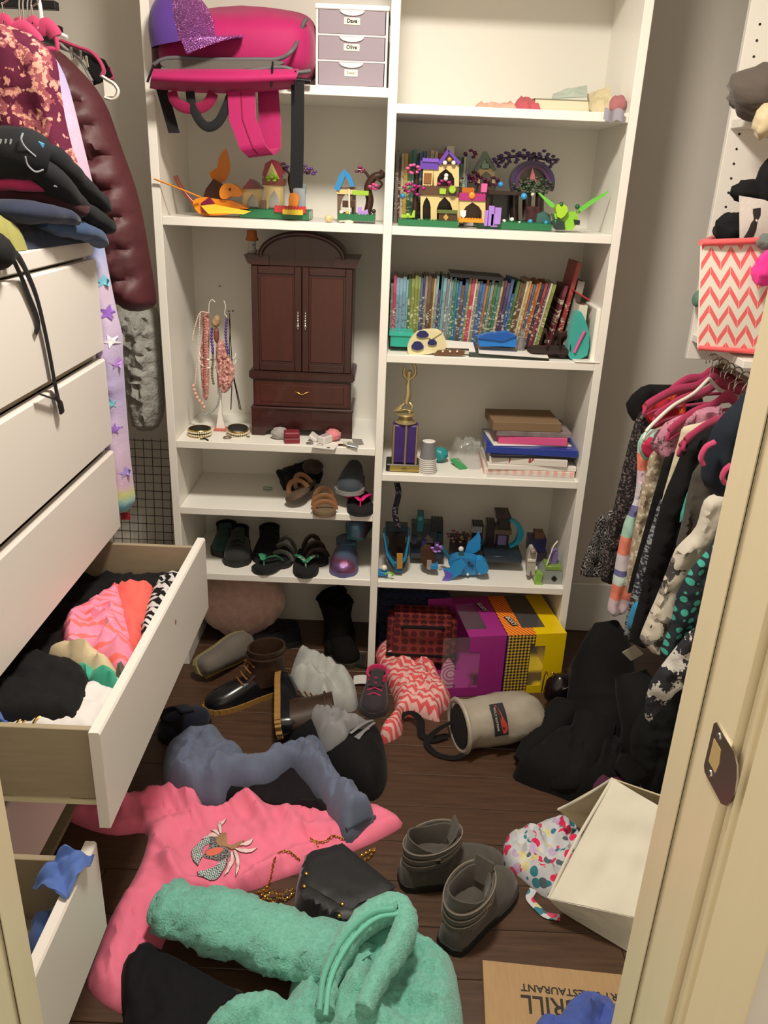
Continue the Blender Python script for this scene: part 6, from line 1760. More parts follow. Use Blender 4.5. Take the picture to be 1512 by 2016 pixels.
def book_mesh(th, h, d, open_side=True):
 """covers with spine at -y, page block inside"""
 mb = MB()
 c = .0009
 mb.box(-th / 2, th / 2, 0, c, 0, h, 0, 0)
 mb.box(-th / 2, -th / 2 + c, c, d, 0, h, 0, 0)
 mb.box(th / 2 - c, th / 2, c, d, 0, h, 0, 0)
 mb.box(-th / 2 + c, th / 2 - c, c, d - .003, .002, h - .003, 0, 1)
 return mb
def book_row(x0, x1, y, z, n, hs, lean0, lean1, seed, label, group, th=(.0048, .0095), d=.135):
 rnd = random.Random(seed)
 x = x0
 k = 0
 last = None
 while x < x1 and k < n:
  f = (x - x0) / (x1 - x0)
  t_ = rnd.uniform(*th)
  ci = rnd.randrange(len(BOOKC))
  if last is not None and rnd.random() < .15:
   ci = last
  last = ci
  nm, c = BOOKC[ci]
  h = hs + rnd.uniform(-.006, .006)
  if rnd.random() < .12:
   h += rnd.uniform(-.03, .006)
  ln = lean0 + (lean1 - lean0) * f ** 1.5
  o = book_mesh(t_, h, d + rnd.uniform(-.01, .01)).build('book', [spine_mat(nm, c), PAGES], None, 0)
  o.location = (x + t_ / 2, y + rnd.uniform(-.003, .003), z + (t_ / 2) * math.sin(R(ln)))
  o.rotation_euler = (0, R(ln), 0)
  tag(o, label % nm, 'book', group)
  x += t_ / math.cos(R(ln)) + .0004
  k += 1
 return x
zb = RZ[2] + .0003
xe = book_row(SXR0 + .004, .452, .115, zb, 64, .206, 0.0, 11.0, 12, 'slim %s-spined paperback in the long packed book row', 'paperbacks in the long packed row', d=.14)
zc = RZ[3] + .0003
book_row(SXR0 + .003, .150, .19, zc, 16, .192, 0.0, 3.0, 5, 'thin %s storybook upright behind the big toy castle', 'storybooks behind the toy castle', d=.12, th=(.006, .011))
o = book_mesh(.022, .21, .12).build('book', [mat('white_dotted_cover', 'd4d2c8', .5, fn=lambda nt: {'color': nt.mix(nt.m('GREATER_THAN', nt.noise(nt.coord('Object'), 60, 2), .62), srgb('d6d4ca'), srgb('5a5a58'))}), PAGES], None, 0)
o.location = (.168, .19, zc)
tag(o, 'taller white book with grey marks behind the purple castle roof', 'book')
book_row(.182, .225, .19, zc, 5, .19, 0, 1, 8, 'dark %s storybook beside the taller white book', 'storybooks behind the toy castle', d=.12)
# leaning pair at the right end of the row
for (u0, v0, u1, v1, th_, c, lb) in ((1078, 680, 1118, 548, .010, ('maroon', '6a2430'), 'dark book leaning at the end of the packed row'), (1092, 690, 1142, 512, .012, ('red', '8c2c34'), 'tall red book leaning high above the packed row'), (1112, 690, 1146, 548, .020, ('grey', '6f6e66'), 'grey and cream box set leaning beside the teal case')):
 a, b = P(u0, v0, y=.12), P(u1, v1, y=.12)
 d_ = np.array(b) - np.array(a)
 L = np.linalg.norm(d_)
 o = book_mesh(th_, L, .13).build('book', [spine_mat(*c), PAGES], None, 0)
 o.location = (a[0], .12, zb + .002)
 o.rotation_euler = (0, math.atan2(d_[0], d_[2]), 0)
 tag(o, lb, 'book')
# black book lying on top of the row
o = book_mesh(.010, .155, .115).build('book', [mat('black_book_cover', '26252a', .5), PAGES], None, 0)
o.location = (.185, .10, zb + .218)
o.rotation_euler = (0, R(92.5), 0)
tag(o, 'flat black book lying on top of the packed paperback row', 'book')
# white book ends / binders at right
bx2 = thing('bookend', 'white plastic bookend with a flat foot at the shelf end', 'bookend', base_at(1165, 715, .02, zb))
p = P(1163, 700, y=.03)
MB().box(-.006, .008, 0, .16, 0, .150, .002).build('upright', M_WPLASTIC, bx2)
MB().box(-.055, .018, -.022, .12, 0, .0035, .0015).build('foot', M_WPLASTIC, bx2)
o = book_mesh(.024, .15, .14).build('book', [mat('white_binder', 'cfcabc', .5), PAGES], None, 0)
o.location = (.5685, .05, zb + .004)
tag(o, 'white binder standing beside the white bookend', 'binder')
one('red_folder', MB().obox((0, 0, 0), (.05, .12, .004), (0, R(28), 0), .001), mat('red_card2', 'b0352f', .6), 'red folder propped on the white binder', 'folder', None, (.566, .12, zb + .178))
# teal pencil case with pink zip
tc = thing('pencil_case', 'teal pencil case with a pink stripe beside the bookend', 'pencil case', base_at(1140, 705, .03, zb))
pr(tc, 'body', [(1118, 690), (1124, 650), (1134, 622), (1144, 614), (1156, 640), (1160, 665), (1156, 700), (1130, 708), (1122, 705)], .03, .05, '2fa093', 2, mt=cloth_mat('teal_neoprene', '3fa39a', .1), zmin=zb)
stick(tc, 'zip', [(1131, 694), (1140, 674), (1151, 652)], .026, .004, 'e0559c')
# items lying in front of the row
mk = thing('storage_box', 'teal plastic tray at the left end of the book shelf', 'tray', base_at(790, 680, .07, zb))
rect(mk, 'tray', 768, 657, 812, 682, .05, .06, '1f9c8a', zmin=zb)
rect(mk, 'rim', 766, 655, 814, 661, .046, .068, '2aa896')
cw = thing('coin_purse', 'cream felt coin purse with dark blue spots', 'purse', base_at(838, 690, .03, zb))
pr(cw, 'body', [(803, 696), (806, 672), (822, 655), (850, 650), (870, 655), (880, 684), (860, 694), (830, 698)], .02, .03, 'd9d0a4', 2, mt=cloth_mat('cream_felt', 'dcd2a6', .06))
pr(cw, 'flap', [(822, 655), (850, 650), (870, 655), (850, 668)], .016, .006, 'd9d0a4', 1, mt=cloth_mat('cream_felt', 'dcd2a6', .06))
for u, v, a, b in ((832, 658, 12, 7), (822, 681, 12, 9), (851, 674, 9, 6)):
 pr(cw, 'spot', [(u + a * math.cos(q) * (1 + .15 * math.sin(3 * q)), v + b * math.sin(q)) for q in np.linspace(0, 2 * math.pi, 13)[:-1]], .0145, .004, '2a2a68', 1, mt=mat('navy_spot', '23245c', .7))
def flat_paper(name, label, cat, pts, y0, mt, th=.002, z=None, rz=0, size=(.16, .10), tilt=(0, 0)):
 p = P(*pts, y=y0)
 return one(name, MB().obox((0, 0, 0), (size[0], size[1], th), (tilt[0], tilt[1], rz), .0004), mt, label, cat, None, (float(p[0]), y0, z))
M_WP = mat('white_paper2', 'dcd8d0', .7)
flat_paper('notepad', 'white notepad leaning under the paperbacks', 'notepad', (893, 668), .065, M_WP, .010, zb + .018, .05, (.125, .07), (R(12), R(3)))
flat_paper('notebook', 'dark green notebook under white papers', 'notebook', (1000, 690), .055, mat('dark_green_cover', '37423a', .5), .010, zb + .0055, -.04, (.23, .09))
flat_paper('paper_sheet', 'white printed sheet lying over the dark notebook', 'paper', (1010, 686), .045, M_WP, .002, zb + .0135, -.06, (.20, .085), (R(3), R(1)))
flat_paper('pen', 'black pen in front of the notepad', 'pen', (893, 683), .035, M_INK, .006, zb + .016, .06, (.09, .007))
bg_ = thing('gift_box', 'bright blue plastic wrapped box on the papers', 'box', base_at(980, 672, .04, zb))
pr(bg_, 'body', [(943, 682), (941, 666), (958, 660), (1000, 656), (1018, 662), (1016, 684), (990, 682)], .035, .05, '1f6fc4', 0, mt=mat('blue_wrap', '2676c8', .25))
pr(bg_, 'lid', [(941, 666), (958, 658), (1000, 655), (1018, 662), (990, 672)], .03, .012, '1a5ab0', 0, mt=mat('blue_wrap_dark', '1d58ac', .3))
cmb = thing('hair_comb', 'brown wooden comb with pale beads', 'comb', base_at(885, 694, .012, zb))
pr(cmb, 'body', [(854, 698), (862, 690), (900, 688), (916, 692), (912, 700), (858, 704)], .010, .008, '6a4a30', 1, zmin=zb)
for u in (872, 886, 900):
 orb(cmb, 'bead', u, 692, .009, .0035, 'd8cfc0')
gl = thing('glass_ornament', 'clear faceted glass ornament in front of the paperbacks', 'ornament', base_at(1025, 668, .07, zb))
MB().ball((0, 0, .035), (.018, .016, .022), 10, 8).ball((.004, 0, .065), (.010, .010, .012), 8, 6).lathe([(.018, 0), (.014, .008), (.008, .014), (0, .014)], 10).build('body', mat('clear_glass', 'dfe3e0', .05, trans=.9), gl, 0)
M_SANDL = mat('dark_brown_leather', '33221c', .45)
def strap_sandal(label, u, v, y, z, rz, L=.17, sole='2a1f1b', strap=M_SANDL, group=None, tilt=0.0, buckle=True, k=1.0, straps=((.30, .05), (.55, .045), (.75, .032)), name='sandal'):
 t = thing(name, label, 'sandal', base_at(u, v, y, z), group=group, rot=(tilt, 0, rz))
 st = scaled(FOOT, .80 * k, 1)
 MB().prism(sole_poly(L, 1.0, st), 0, .012).build('sole', mat('sole_' + sole, sole, .7), t)
 MB().prism([(L / 2 + (a - L / 2) * .95, b * .92) for a, b in sole_poly(L, 1.0, st)], .012, .0145).build('footbed', mat('footbed_' + sole, sole, .85), t)
 for s_, h_ in straps:
  w_ = np.interp(s_, [q[0] for q in st], [q[1] for q in st])
  MB().tube([(s_ * L, w_ * math.cos(a) * 1.02, .012 + h_ * math.sin(a)) for a in np.linspace(0, math.pi, 13)], .008, 6, flat=.2).build('strap', strap, t, 60)
 if buckle:
  MB().obox((straps[0][0] * L, -.024, .035), (.014, .003, .012), (.5, 0, 0), .001).build('buckle', M_STEEL, t)
 return t
strap_sandal('dark brown leather sandal with a silver buckle on the papers', 1040, 690, .05, zb + .016, .15, .15)
strap_sandal('dark brown leather sandal tipped against the teal pencil case', 1095, 695, .045, zb + .010, R(60), .13, tilt=.3)
# ---- right bay, top shelf
zt_ = RZ[4] + .0003
o = book_mesh(.030, .145, .12).build('book', [mat('dull_green_cover', '5f7a62', .6), PAGES], None, 0)
o.location = (.372, .06, zt_ + .015)
o.rotation_euler = (0, R(90), 0)
o.data.transform(Matrix.Rotation(R(180), 4, 'X') @ Matrix.Translation((0, -.12, -.145)))
o.location = (.372, .06, zt_ + .0155)
tag(o, 'thick green hardback lying flat with pale page edges', 'book')
def crumple(name, label, cat, pts, y, mt, z, h=.03, amp=.010, seed=1.0):
 q = [(p[0], y + .01 * math.sin(i * 2.1)) for i, p in enumerate(PY(pts, y))]
 hp = Heap(q, h=h, edge=.02, wr=amp, wsc=18, seed=seed, z0=z)
 mb = hp.mesh(.008)
 c = np.mean(np.array(mb.v), 0); c[2] = z
 mb.v = [tuple(np.array(v) - c) for v in mb.v]
 o = mb.build(name, mt, None, 0)
 o.location = c
 return tag(o, label, cat)
def strip(u0, u1, y0, y1, n=6):
 """rough outline on a shelf between two photo columns"""
 a, b = P(u0, 220, y=(y0 + y1) / 2)[0], P(u1, 220, y=(y0 + y1) / 2)[0]
 rn = random.Random(u0)
 top = [(a + (b - a) * k / n, y1 + rn.uniform(-.012, .012)) for k in range(n + 1)]
 bot = [(a + (b - a) * k / n, y0 + rn.uniform(-.012, .012)) for k in range(n, -1, -1)]
 return top + bot
def shelf_heap(name, label, cat, outline, mt, z, h, seed=1.0, amp=.008, wsc=20, sm=60, res=.008, edge=.02, fine=None):
 hp = Heap(outline, h=h, edge=edge, wr=amp, wsc=wsc, seed=seed, z0=z)
 mb = hp.mesh(res, fine=fine)
 c = np.mean(np.array(mb.v), 0); c[2] = z
 mb.v = [tuple(np.array(v) - c) for v in mb.v]
 o = mb.build(name, mt, None, sm)
 o.location = c
 return tag(o, label, cat)
shelf_heap('ribbon', 'pale peach ribbon bundle on the bright upper shelf', 'ribbon', strip(935, 1015, .05, .11), cloth_mat('peach_ribbon', 'd8a08c', .15), zt_, .014, 2.0)
shelf_heap('ribbon', 'red crumpled bow beside the green hardback', 'bow', strip(1010, 1062, .05, .12), cloth_mat('red_bow', 'b2545c', .2), zt_, .026, 3.0)
one('folded_map', MB().sheet(quad(np.array((0, 0, 0.)), np.array((.10, .03, .01)), np.array((.11, .10, .045)), np.array((.02, .10, .02)), .01, .008, 2), 8, 8, .0015), mat('pale_blue_paper', 'aeb9ae', .7), 'pale green folded paper on top of the green hardback', 'paper', None, (.42, .08, zt_ + .033), smooth=0)
one('paper_bag', MB().sheet(quad(np.array((0, 0, 0.)), np.array((.06, -.02, .0)), np.array((.055, .05, .075)), np.array((.0, .07, .055)), .01, .01, 4), 8, 8, .0015), mat('cream_parchment', 'c9bd98', .7), 'cream parchment sheet propped in the upper shelf corner', 'paper', None, (.53, .10, zt_), smooth=0)
blob('yarn_ball', 'dusty pink crumpled ball at the end of the upper shelf', 'ball', (.588, .045, zt_ + .022), (.022, .022, .022), cloth_mat('dusty_pink', 'a86a6e', .2), .15, 2.5, 1.2)
one('ribbon_loop', MB().sheet(lambda u, v: (.05 * (u - .5), -.012 - .004 * math.sin(u * 9), -.028 * v + .006 + .004 * math.cos(u * 9)), 12, 6, .003), cloth_mat('grey_lilac_ribbon', '9a96a2', .1), 'grey lilac ribbon hanging over the upper shelf edge', 'ribbon', None, (.568, .0, zt_))
# ---- right bay, fourth shelf: trophy, cups, folders
z4 = RZ[1] + .0003
M_CHAMP = mat('champagne_gold', 'c9bb8c', .22, .75)
tr = thing('trophy', 'purple column trophy with a gold acrobat figure and name plate', 'trophy', base_at(795, 900, .06, z4))
LX = tr.location
M_TROPHP = mat('purple_column', '3a2168', .3, fn=lambda nt: {'color': nt.mix(nt.noise(nt.coord('Object'), 30, 3), srgb('2a1650'), srgb('4a2c80'))})
def q4(u, v, y=.06):
 return rel(tr, P(u, v, y=y))
a, b = q4(760, 912), q4(826, 892)
MB().box(a[0], b[0], -.035, .04, 0, .024, .003).build('base', mat('black_marble', '1d1a18', .25), tr)
MB().box(a[0] + .012, b[0], -.0375, -.035, .003, .021).build('name_plate', mat('gold_plate', 'b8a05a', .35, .8), tr)
for k_, w_ in enumerate((.014, .020, .010)):
 MB().box((a[0] + b[0]) / 2 + .006 - w_ / 2, (a[0] + b[0]) / 2 + .006 + w_ / 2, -.0379, -.0375, .0068 + .0045 * k_, .0080 + .0045 * k_).build('engraving', M_INK, tr, 0)
ct = q4(775, 832)[2]
MB().box(a[0] + .016, b[0] - .008, -.026, .026, .024, ct, .004).build('column', M_TROPHP, tr)
for xx in (a[0] + .020, (a[0] + b[0]) / 2 + .006, b[0] - .012):
 MB().tube([(xx, -.028, .024), (xx, -.028, ct)], .0035, 8).build('rod', M_CHAMP, tr)
cx_ = (a[0] + b[0]) / 2 + .003
MB().lathe([(.030, 0), (.034, .004), (.026, .010), (.018, .018), (.026, .024), (.032, .028), (.030, .032), (0, .032)], 24, c=(cx_, 0, ct)).build('cap', M_CHAMP, tr)
zf = ct + .032
fig = bpy.data.objects.new('figure', None)
for path, rr0 in (([(.0, 0, .030), (.004, 0, .060), (.002, 0, .085), (.004, 0, .108)], [.010, .010, .008, .005]), ([(.004, 0, .108), (.004, 0, .122)], [.009, .009])):
 MB().tube([(cx_ + x, y, zf + z) for x, y, z in path], rr0, 10).build('torso', M_CHAMP, tr, 60)
MB().ball((cx_ + .004, 0, zf + .122), (.009, .009, .011), 12, 8).build('head', M_CHAMP, tr, 60)
for pts in ([(.0, 0, .034), (-.020, -.004, .018), (-.036, 0, .004)], [(.006, 0, .034), (.018, -.006, .022), (.010, -.004, .002)], [(.002, 0, .100), (-.012, 0, .118), (-.010, 0, .140)], [(.004, 0, .100), (.022, 0, .120), (.018, 0, .146), (.004, 0, .160)]):
 MB().tube(spline([(cx_ + x, y, zf + z) for x, y, z in pts], 5), .0048, 8).build('limb', M_CHAMP, tr, 60)
MB().tube(spline([(cx_ - .036, 0, zf + .004), (cx_, -.004, zf + .012), (cx_ + .014, 0, zf + .002)], 5), .006, 8, flat=.5).build('drape', M_CHAMP, tr, 60)
cu = thing('paper_cups', 'stack of grey paper cups with white rims', 'paper cups', base_at(842, 912, .03, z4))
M_CUPG = mat('grey_paper_cup', '77797c', .6)
for k in range(9):
 z0 = .0062 * k
 if k < 8:
  MB().lathe([(.0265, 0), (.0272, .0035), (.0265, .0045), (.0235, .0045)], 24, c=(0, 0, z0)).build('rim', mat('cup_white', 'e0ddd6', .5), cu)
  MB().lathe([(.0258, .0044), (.0254, .0062), (.022, .0062)], 24, c=(0, 0, z0)).build('cup_wall', M_CUPG, cu)
top = .0062 * 8
MB().lathe([(.0255, top), (.019, top + .050), (.0175, top + .050), (.0170, top + .046), (0, top + .046)], 24).build('cup_wall', M_CUPG, cu)
MB().lathe([(.019, top + .050), (.0195, top + .052), (.0175, top + .053)], 24).build('rim', mat('cup_white', 'e0ddd6', .5), cu)
blob('teal_ball', 'textured teal foil ball behind the paper cups', 'ball', (P(868, 880, y=.12)[0], .14, z4 + .024), (.026, .024, .024), mat('teal_foil', '2c8f92', .35), .22, 4.0, 2.2)
one('green_eraser', MB().obox((0, 0, .008), (.028, .06, .010), (.25, 0, .5), .002), plastic('3f9a5c'), 'green sponge strip beside the teal ball', 'sponge', None, (float(P(905, 895, y=.10)[0]), .10, z4))
bag = mat('clear_poly_bag', 'c9cbc8', .12, alpha=.22)
shelf_heap('plastic_bag', 'crumpled clear plastic bag between the teal ball and folders', 'plastic bag', [(float(P(890, 890, y=.16)[0]), .12), (float(P(945, 890, y=.12)[0]), .08), (float(P(950, 890, y=.2)[0]), .22), (float(P(890, 890, y=.24)[0]), .24)], bag, z4, .05, 2.4, .02)
# pile of folders and books
pile = [(.20, .15, .012, 'pink and white striped folder at the bottom of the pile', mat('pink_folder', 'd9a8a0', .5, fn=lambda nt: {'color': nt.mix(nt.m('GREATER_THAN', nt.m('FRACT', nt.m('MULTIPLY', nt.xyz(nt.coord('Object'))[0], 40)), .5), srgb('dca99f'), srgb('d8cdc4'))}), -.02),
  (.195, .14, .010, 'white paper stack above the pink striped folder', M_WP, .03),
  (.17, .12, .014, 'white envelope bundle with red marks in the pile', mat('envelope_marks', 'd5cfc6', .6, fn=lambda nt: {'color': nt.mix(nt.m('GREATER_THAN', nt.noise(nt.coord('Object'), 40, 2), .66), srgb('d8d2c8'), srgb('9c3238'))}), -.05),
  (.185, .13, .006, 'black notebook in the middle of the pile', mat('black_nb', '24222a', .5), .06),
  (.200, .15, .014, 'royal blue glossy folder in the pile', mat('royal_folder', '243a94', .22, coat=.5), -.03),
  (.175, .12, .003, 'white loose papers over the blue folder', M_WP, .10),
  (.150, .10, .016, 'hot pink box file above the blue folder', mat('pink_box', 'd8568a', .5), .0),
  (.165, .12, .010, 'grey magazine above the pink box file', mat('grey_magazine', '7c7072', .5, fn=lambda nt: {'color': nt.mix(nt.noise(nt.coord('Object'), 25, 3), srgb('4e4648'), srgb('a08f90'))}), .04),
  (.150, .12, .018, 'flat brown cardboard box on top of the folder pile', mat('brown_box', '7d654a', .8), .06)]
zz = z4
px_ = float(P(1040, 930, y=.06)[0])
for k, (w_, d_, h_, lb, mt_, rz) in enumerate(pile):
 tx = .055 if k == 8 else 0
 w_, d_, h_ = w_ * 1.40, d_ * 1.3, h_ * 1.55
 zz_add = h_ + .0006
 o = one('folder', MB().obox((0, 0, h_ / 2), (w_, d_, h_), (0, 0, 0), .0012), mt_, lb, 'folder', 'pile of folders by the plastic bag', (px_ + .004 * math.sin(k * 2.2) - (.02 if k == 8 else 0), .035 + d_ / 2 + (.02 if k > 4 else 0), zz), (0, 0, rz))
 zz += zz_add
one('plastic_sleeve', MB().sheet(quad(np.array((-.14, 0, .001)), np.array((.13, -.006, .001)), np.array((.13, .12, .03)), np.array((-.125, .12, .03)), .004, .004, 2), 10, 8, .0008), bag, 'clear plastic sleeve hanging out of the folder pile', 'plastic sleeve', None, (px_ + .005, .012, z4))
# ---- right bay, fifth shelf: blue toys
z5 = RZ[0] + .0003
def c7(pts):
 return [(720 + u / 3.436, 930 + v / 3.436) for u, v in pts]
def c7r(a, b, c, d):
 return (720 + a / 3.436, 930 + b / 3.436, 720 + c / 3.436, 930 + d / 3.436)
t = thing('toy_boat', 'dark blue brick toy boat with a gold plank', 'toy', base_at(778, 1115, .06, z5))
pr(t, 'hull', c7([(118, 420), (135, 400), (150, 520), (180, 580), (215, 600), (250, 575), (275, 500), (285, 405), (300, 420), (292, 540), (265, 640), (230, 678), (195, 672), (150, 600), (125, 510)]), .05, .05, '27414f', 1, zmin=z5)
pr(t, 'rail', c7([(118, 420), (128, 415), (150, 545), (195, 610), (225, 615), (262, 570), (290, 430), (298, 440), (275, 590), (230, 640), (190, 640), (140, 560)]), .042, .008, '2d86b8', 1)
pr(t, 'hold', c7([(150, 430), (270, 430), (262, 560), (220, 605), (170, 570)]), .07, .02, '1d1512', 1)
pr(t, 'plank', c7([(210, 552), (250, 552), (248, 650), (212, 652)]), .035, .006, 'b8863a')
pr(t, 'prow', c7([(190, 620), (250, 615), (245, 680), (200, 675)]), .04, .03, '1f5a80', zmin=z5)
rect(t, 'stern', *c7r(130, 360, 285, 430), .10, .03, '232a30')
t = thing('hair_ribbon', 'dark patterned ribbon hanging from the shelf above the toy boat', 'ribbon', base_at(780, 1000, .02, RZ[1] - .0225))
MB().sheet(lambda u, v: np.array(rel(t, P(720 + (190 + 40 * v + 12 * math.sin(u * 7)) / 3.436, 930 + (70 + 300 * u) / 3.436, y=.02))), 20, 4, .003).build('band', print_mat('dark_lace_ribbon', '17151a', '2c2a36', '6a6670', 60, .62), t, 60)
t = thing('toy_egg', 'white round toy on a blue base with a green snake', 'toy', base_at(757, 1125, .03, z5))
orb(t, 'egg', *c7([(125, 645)])[0], .03, .010, 'ece6d4')
rect(t, 'plate', *c7r(85, 680, 150, 700), .02, .03, AZU, zmin=z5)
stick(t, 'snake', c7([(130, 690), (160, 678), (188, 690), (175, 700)]), .015, .003, '7ab83c')
t = thing('toy_castle', 'dark grey brick toy gateway with teal crystals behind the blue dragon', 'toy', base_at(842, 1090, .19, z5))
arch_wall(t, 'wall', *c7r(310, 345, 525, 575), .18, .04, '3a424a', (720 + 380 / 3.436, 720 + 460 / 3.436, 930 + 480 / 3.436, 930 + 420 / 3.436), zmin=z5)
rect(t, 'tower', *c7r(345, 285, 395, 400), .17, .04, '2f7078', True)
rect(t, 'tower', *c7r(440, 330, 525, 400), .17, .04, '2c3036', True)
orb(t, 'emblem', *c7([(368, 312)])[0], .165, .010, '3f9aa0')
for u, v, c in ((395, 490, '5a54a8'), (480, 500, '8a5ab8'), (330, 460, '27364a'), (500, 440, '1f4048')):
 rect(t, 'crystal', *c7r(u - 18, v - 25, u + 18, v + 25), .165, .02, c)
rect(t, 'base_plate', *c7r(300, 555, 530, 580), .13, .09, '1f2c38', True, zmin=z5)
t = thing('toy_creature', 'brown toy animal with a lilac flower and grey face', 'toy', base_at(840, 1120, .06, z5))
pr(t, 'body', c7([(370, 540), (400, 515), (440, 520), (465, 560), (480, 620), (440, 660), (405, 650), (380, 610)]), .06, .035, '4a3228', 1, zmin=z5)
pr(t, 'face', c7([(415, 600), (445, 600), (450, 650), (430, 662), (412, 650)]), .052, .008, '9a9088', 1)
leafs(t, *c7([(480, 515)])[0], .06, 'a878cc', 7, 16)
rect(t, 'foot', *c7r(440, 630, 490, 655), .045, .03, AZU, zmin=z5)
t = thing('toy_dragon', 'bright blue brick toy dragon with spread wings', 'toy', base_at(920, 1130, .05, z5))
pr(t, 'wing', c7([(505, 752), (545, 700), (520, 655), (560, 655), (600, 610), (650, 590), (680, 620), (640, 690), (580, 720), (570, 735), (540, 735)]), .025, .005, '2f8fd0', 0)
pr(t, 'wing_tip', c7([(505, 752), (535, 700), (530, 660), (590, 690), (560, 735)]), .022, .003, '6a5ac0', 0)
pr(t, 'wing', c7([(665, 560), (690, 480), (745, 430), (765, 395), (778, 440), (775, 520), (740, 545)]), .10, .005, '2a86c4', 1)
pr(t, 'body', c7([(560, 620), (620, 580), (700, 585), (770, 600), (790, 640), (760, 690), (690, 695), (620, 690)]), .05, .045, '2f7fb8', 2, zmin=z5)
pr(t, 'head', c7([(745, 610), (775, 590), (815, 610), (832, 650), (820, 680), (780, 690), (750, 660)]), .03, .035, '2f8fd0', 2)
stick(t, 'tail', c7([(600, 610), (560, 570), (530, 530), (510, 500)]), .08, .007, '26607c')
for u, v, c in ((720, 630, '1f2a44'), (655, 640, '1f2a44'), (690, 690, 'd8d8dc'), (770, 684, 'd8d8dc'), (655, 610, '2a1c1c'), (700, 612, '2a1c1c')):
 orb(t, 'joint', *c7([(u, v)])[0], .046, .005, c)
fg = thing('toy_rider', 'small pale haired toy rider on the blue dragon', 'toy', tuple(P(*c7([(645, 600)])[0], y=.07)))
orb(fg, 'head', *c7([(645, 518)])[0], .07, .009, 'd8d4cc')
rect(fg, 'body', *c7r(628, 535, 664, 600), .065, .014, '3a5a52')
t = thing('toy_tower', 'black and violet brick toy towers with a turquoise crescent', 'toy', base_at(980, 1090, .17, z5))
rect(t, 'tower', *c7r(705, 360, 800, 580), .17, .05, '221e24', True, zmin=z5)
rect(t, 'tower', *c7r(800, 345, 880, 575), .18, .05, '2a2226', True, zmin=z5)
rect(t, 'tower', *c7r(875, 300, 985, 590), .16, .05, '262a2c', True, zmin=z5)
rect(t, 'balcony', *c7r(870, 395, 990, 420), .15, .07, '5c5244')
rect(t, 'window', *c7r(890, 430, 955, 490), .152, .01, '6a5e90')
rect(t, 'roof', *c7r(880, 285, 978, 312), .15, .06, '3a2c34', True)
rect(t, 'sign', *c7r(712, 372, 790, 408), .162, .01, '8a8a90')
rect(t, 'stone_wall', *c7r(560, 440, 690, 600), .185, .03, '33292e', True, zmin=z5)
oc = [(945 + 125 * math.cos(R(a)), 415 - 100 * math.sin(R(a))) for a in np.linspace(75, -75, 18)]
ic = [(945 + 75 * math.cos(R(a)) + 8, 415 - 88 * math.sin(R(a))) for a in np.linspace(-75, 75, 18)]
pr(t, 'crescent', c7(oc + ic), .15, .02, '1f8fae')
rect(t, 'base_plate', *c7r(800, 575, 1060, 605), .10, .10, '24303a', True, zmin=z5)
for u, v, c in ((590, 420, '6a2c50'), (620, 450, '8a7a4a'), (660, 430, '5a1c24'), (830, 570, '4f9a4a'), (760, 470, '1a6078')):
 leafs(t, *c7([(u, v)])[0], .17, c, 6, 18)
t = thing('toy_cart', 'violet and gold brick toy stall at the back of the blue toys', 'toy', base_at(1058, 1080, .15, z5))
rect(t, 'counter', *c7r(1095, 450, 1225, 540), .15, .05, '2c2a55', zmin=None)
rect(t, 'shelf', *c7r(1140, 415, 1210, 450), .15, .04, '6a4a3a', True)
rect(t, 'base', *c7r(1100, 540, 1230, 600), .15, .05, '3a3440', zmin=z5)
t = thing('toy_goat', 'white and grey toy goat figure standing on the shelf', 'toy', base_at(1046, 1128, .05, z5))
pr(t, 'body', c7([(1095, 560), (1115, 515), (1135, 512), (1160, 545), (1152, 610), (1142, 698), (1125, 695), (1118, 640), (1108, 700), (1090, 695), (1090, 620)]), .045, .03, 'b0aaa0', 0, zmin=z5)
orb(t, 'head', *c7([(1132, 535)])[0], .04, .010, '8a7c72')
rect(t, 'saddle', *c7r(1096, 590, 1152, 605), .042, .036, 'dcd6cc')
t = thing('toy_house', 'grey stone toy hut with a purple tower and lime grass', 'toy', base_at(1085, 1155, .03, z5))
pr(t, 'wall', c7([(1180, 690), (1215, 650), (1290, 650), (1330, 680), (1325, 790), (1180, 770)]), .03, .06, '8f9490', 0, zmin=z5)
pr(t, 'window', c7([(1255, 720), (1275, 700), (1295, 720), (1275, 742)]), .0275, .004, '1f2326')
rect(t, 'tower', *c7r(1245, 540, 1305, 640), .045, .03, '7a6aa0', True)
stick(t, 'flag', c7([(1225, 625), (1255, 540), (1270, 500), (1298, 465)]), .035, .004, 'e6e2d8', flat=.5)
rect(t, 'roof', *c7r(1215, 640, 1325, 660), .028, .055, '7d9a4a', True)
pr(t, 'grass', c7([(1140, 740), (1165, 685), (1200, 690), (1185, 740), (1200, 775), (1150, 765)]), .022, .03, '86b44a', 1, zmin=z5)
# ---- right bay, bottom: basket, suitcase, two toy cartons
bs = thing('woven_basket', 'navy blue braided basket at the back of the bottom right bay', 'basket', base_at(820, 1240, .22, 0))
x0_, x1_ = float(P(748, 1200, y=.13)[0]), float(P(880, 1200, y=.13)[0])
for k in range(9):
 zz = .03 + .032 * k
 MB().tube([(x, y, zz + .004 * math.sin(i * 2.2)) for i, (x, y) in enumerate([(x0_ - bs.location.x + (x1_ - x0_) * q / 22, -.07) for q in range(23)])], .015, 8, fn=lambda i, a: 1 + .15 * math.sin(i * 2.4)).build('braid', cloth_mat('navy_braid', '1b2440', .25), bs, 60)
MB().box(x0_ - bs.location.x, x1_ - bs.location.x, -.06, .10, 0, .31, .02).build('body', cloth_mat('navy_braid', '1b2440', .25), bs)
sc_ = thing('suitcase', 'dark red patterned hard suitcase lying below the blue basket', 'suitcase', base_at(828, 1290, .03, 0))
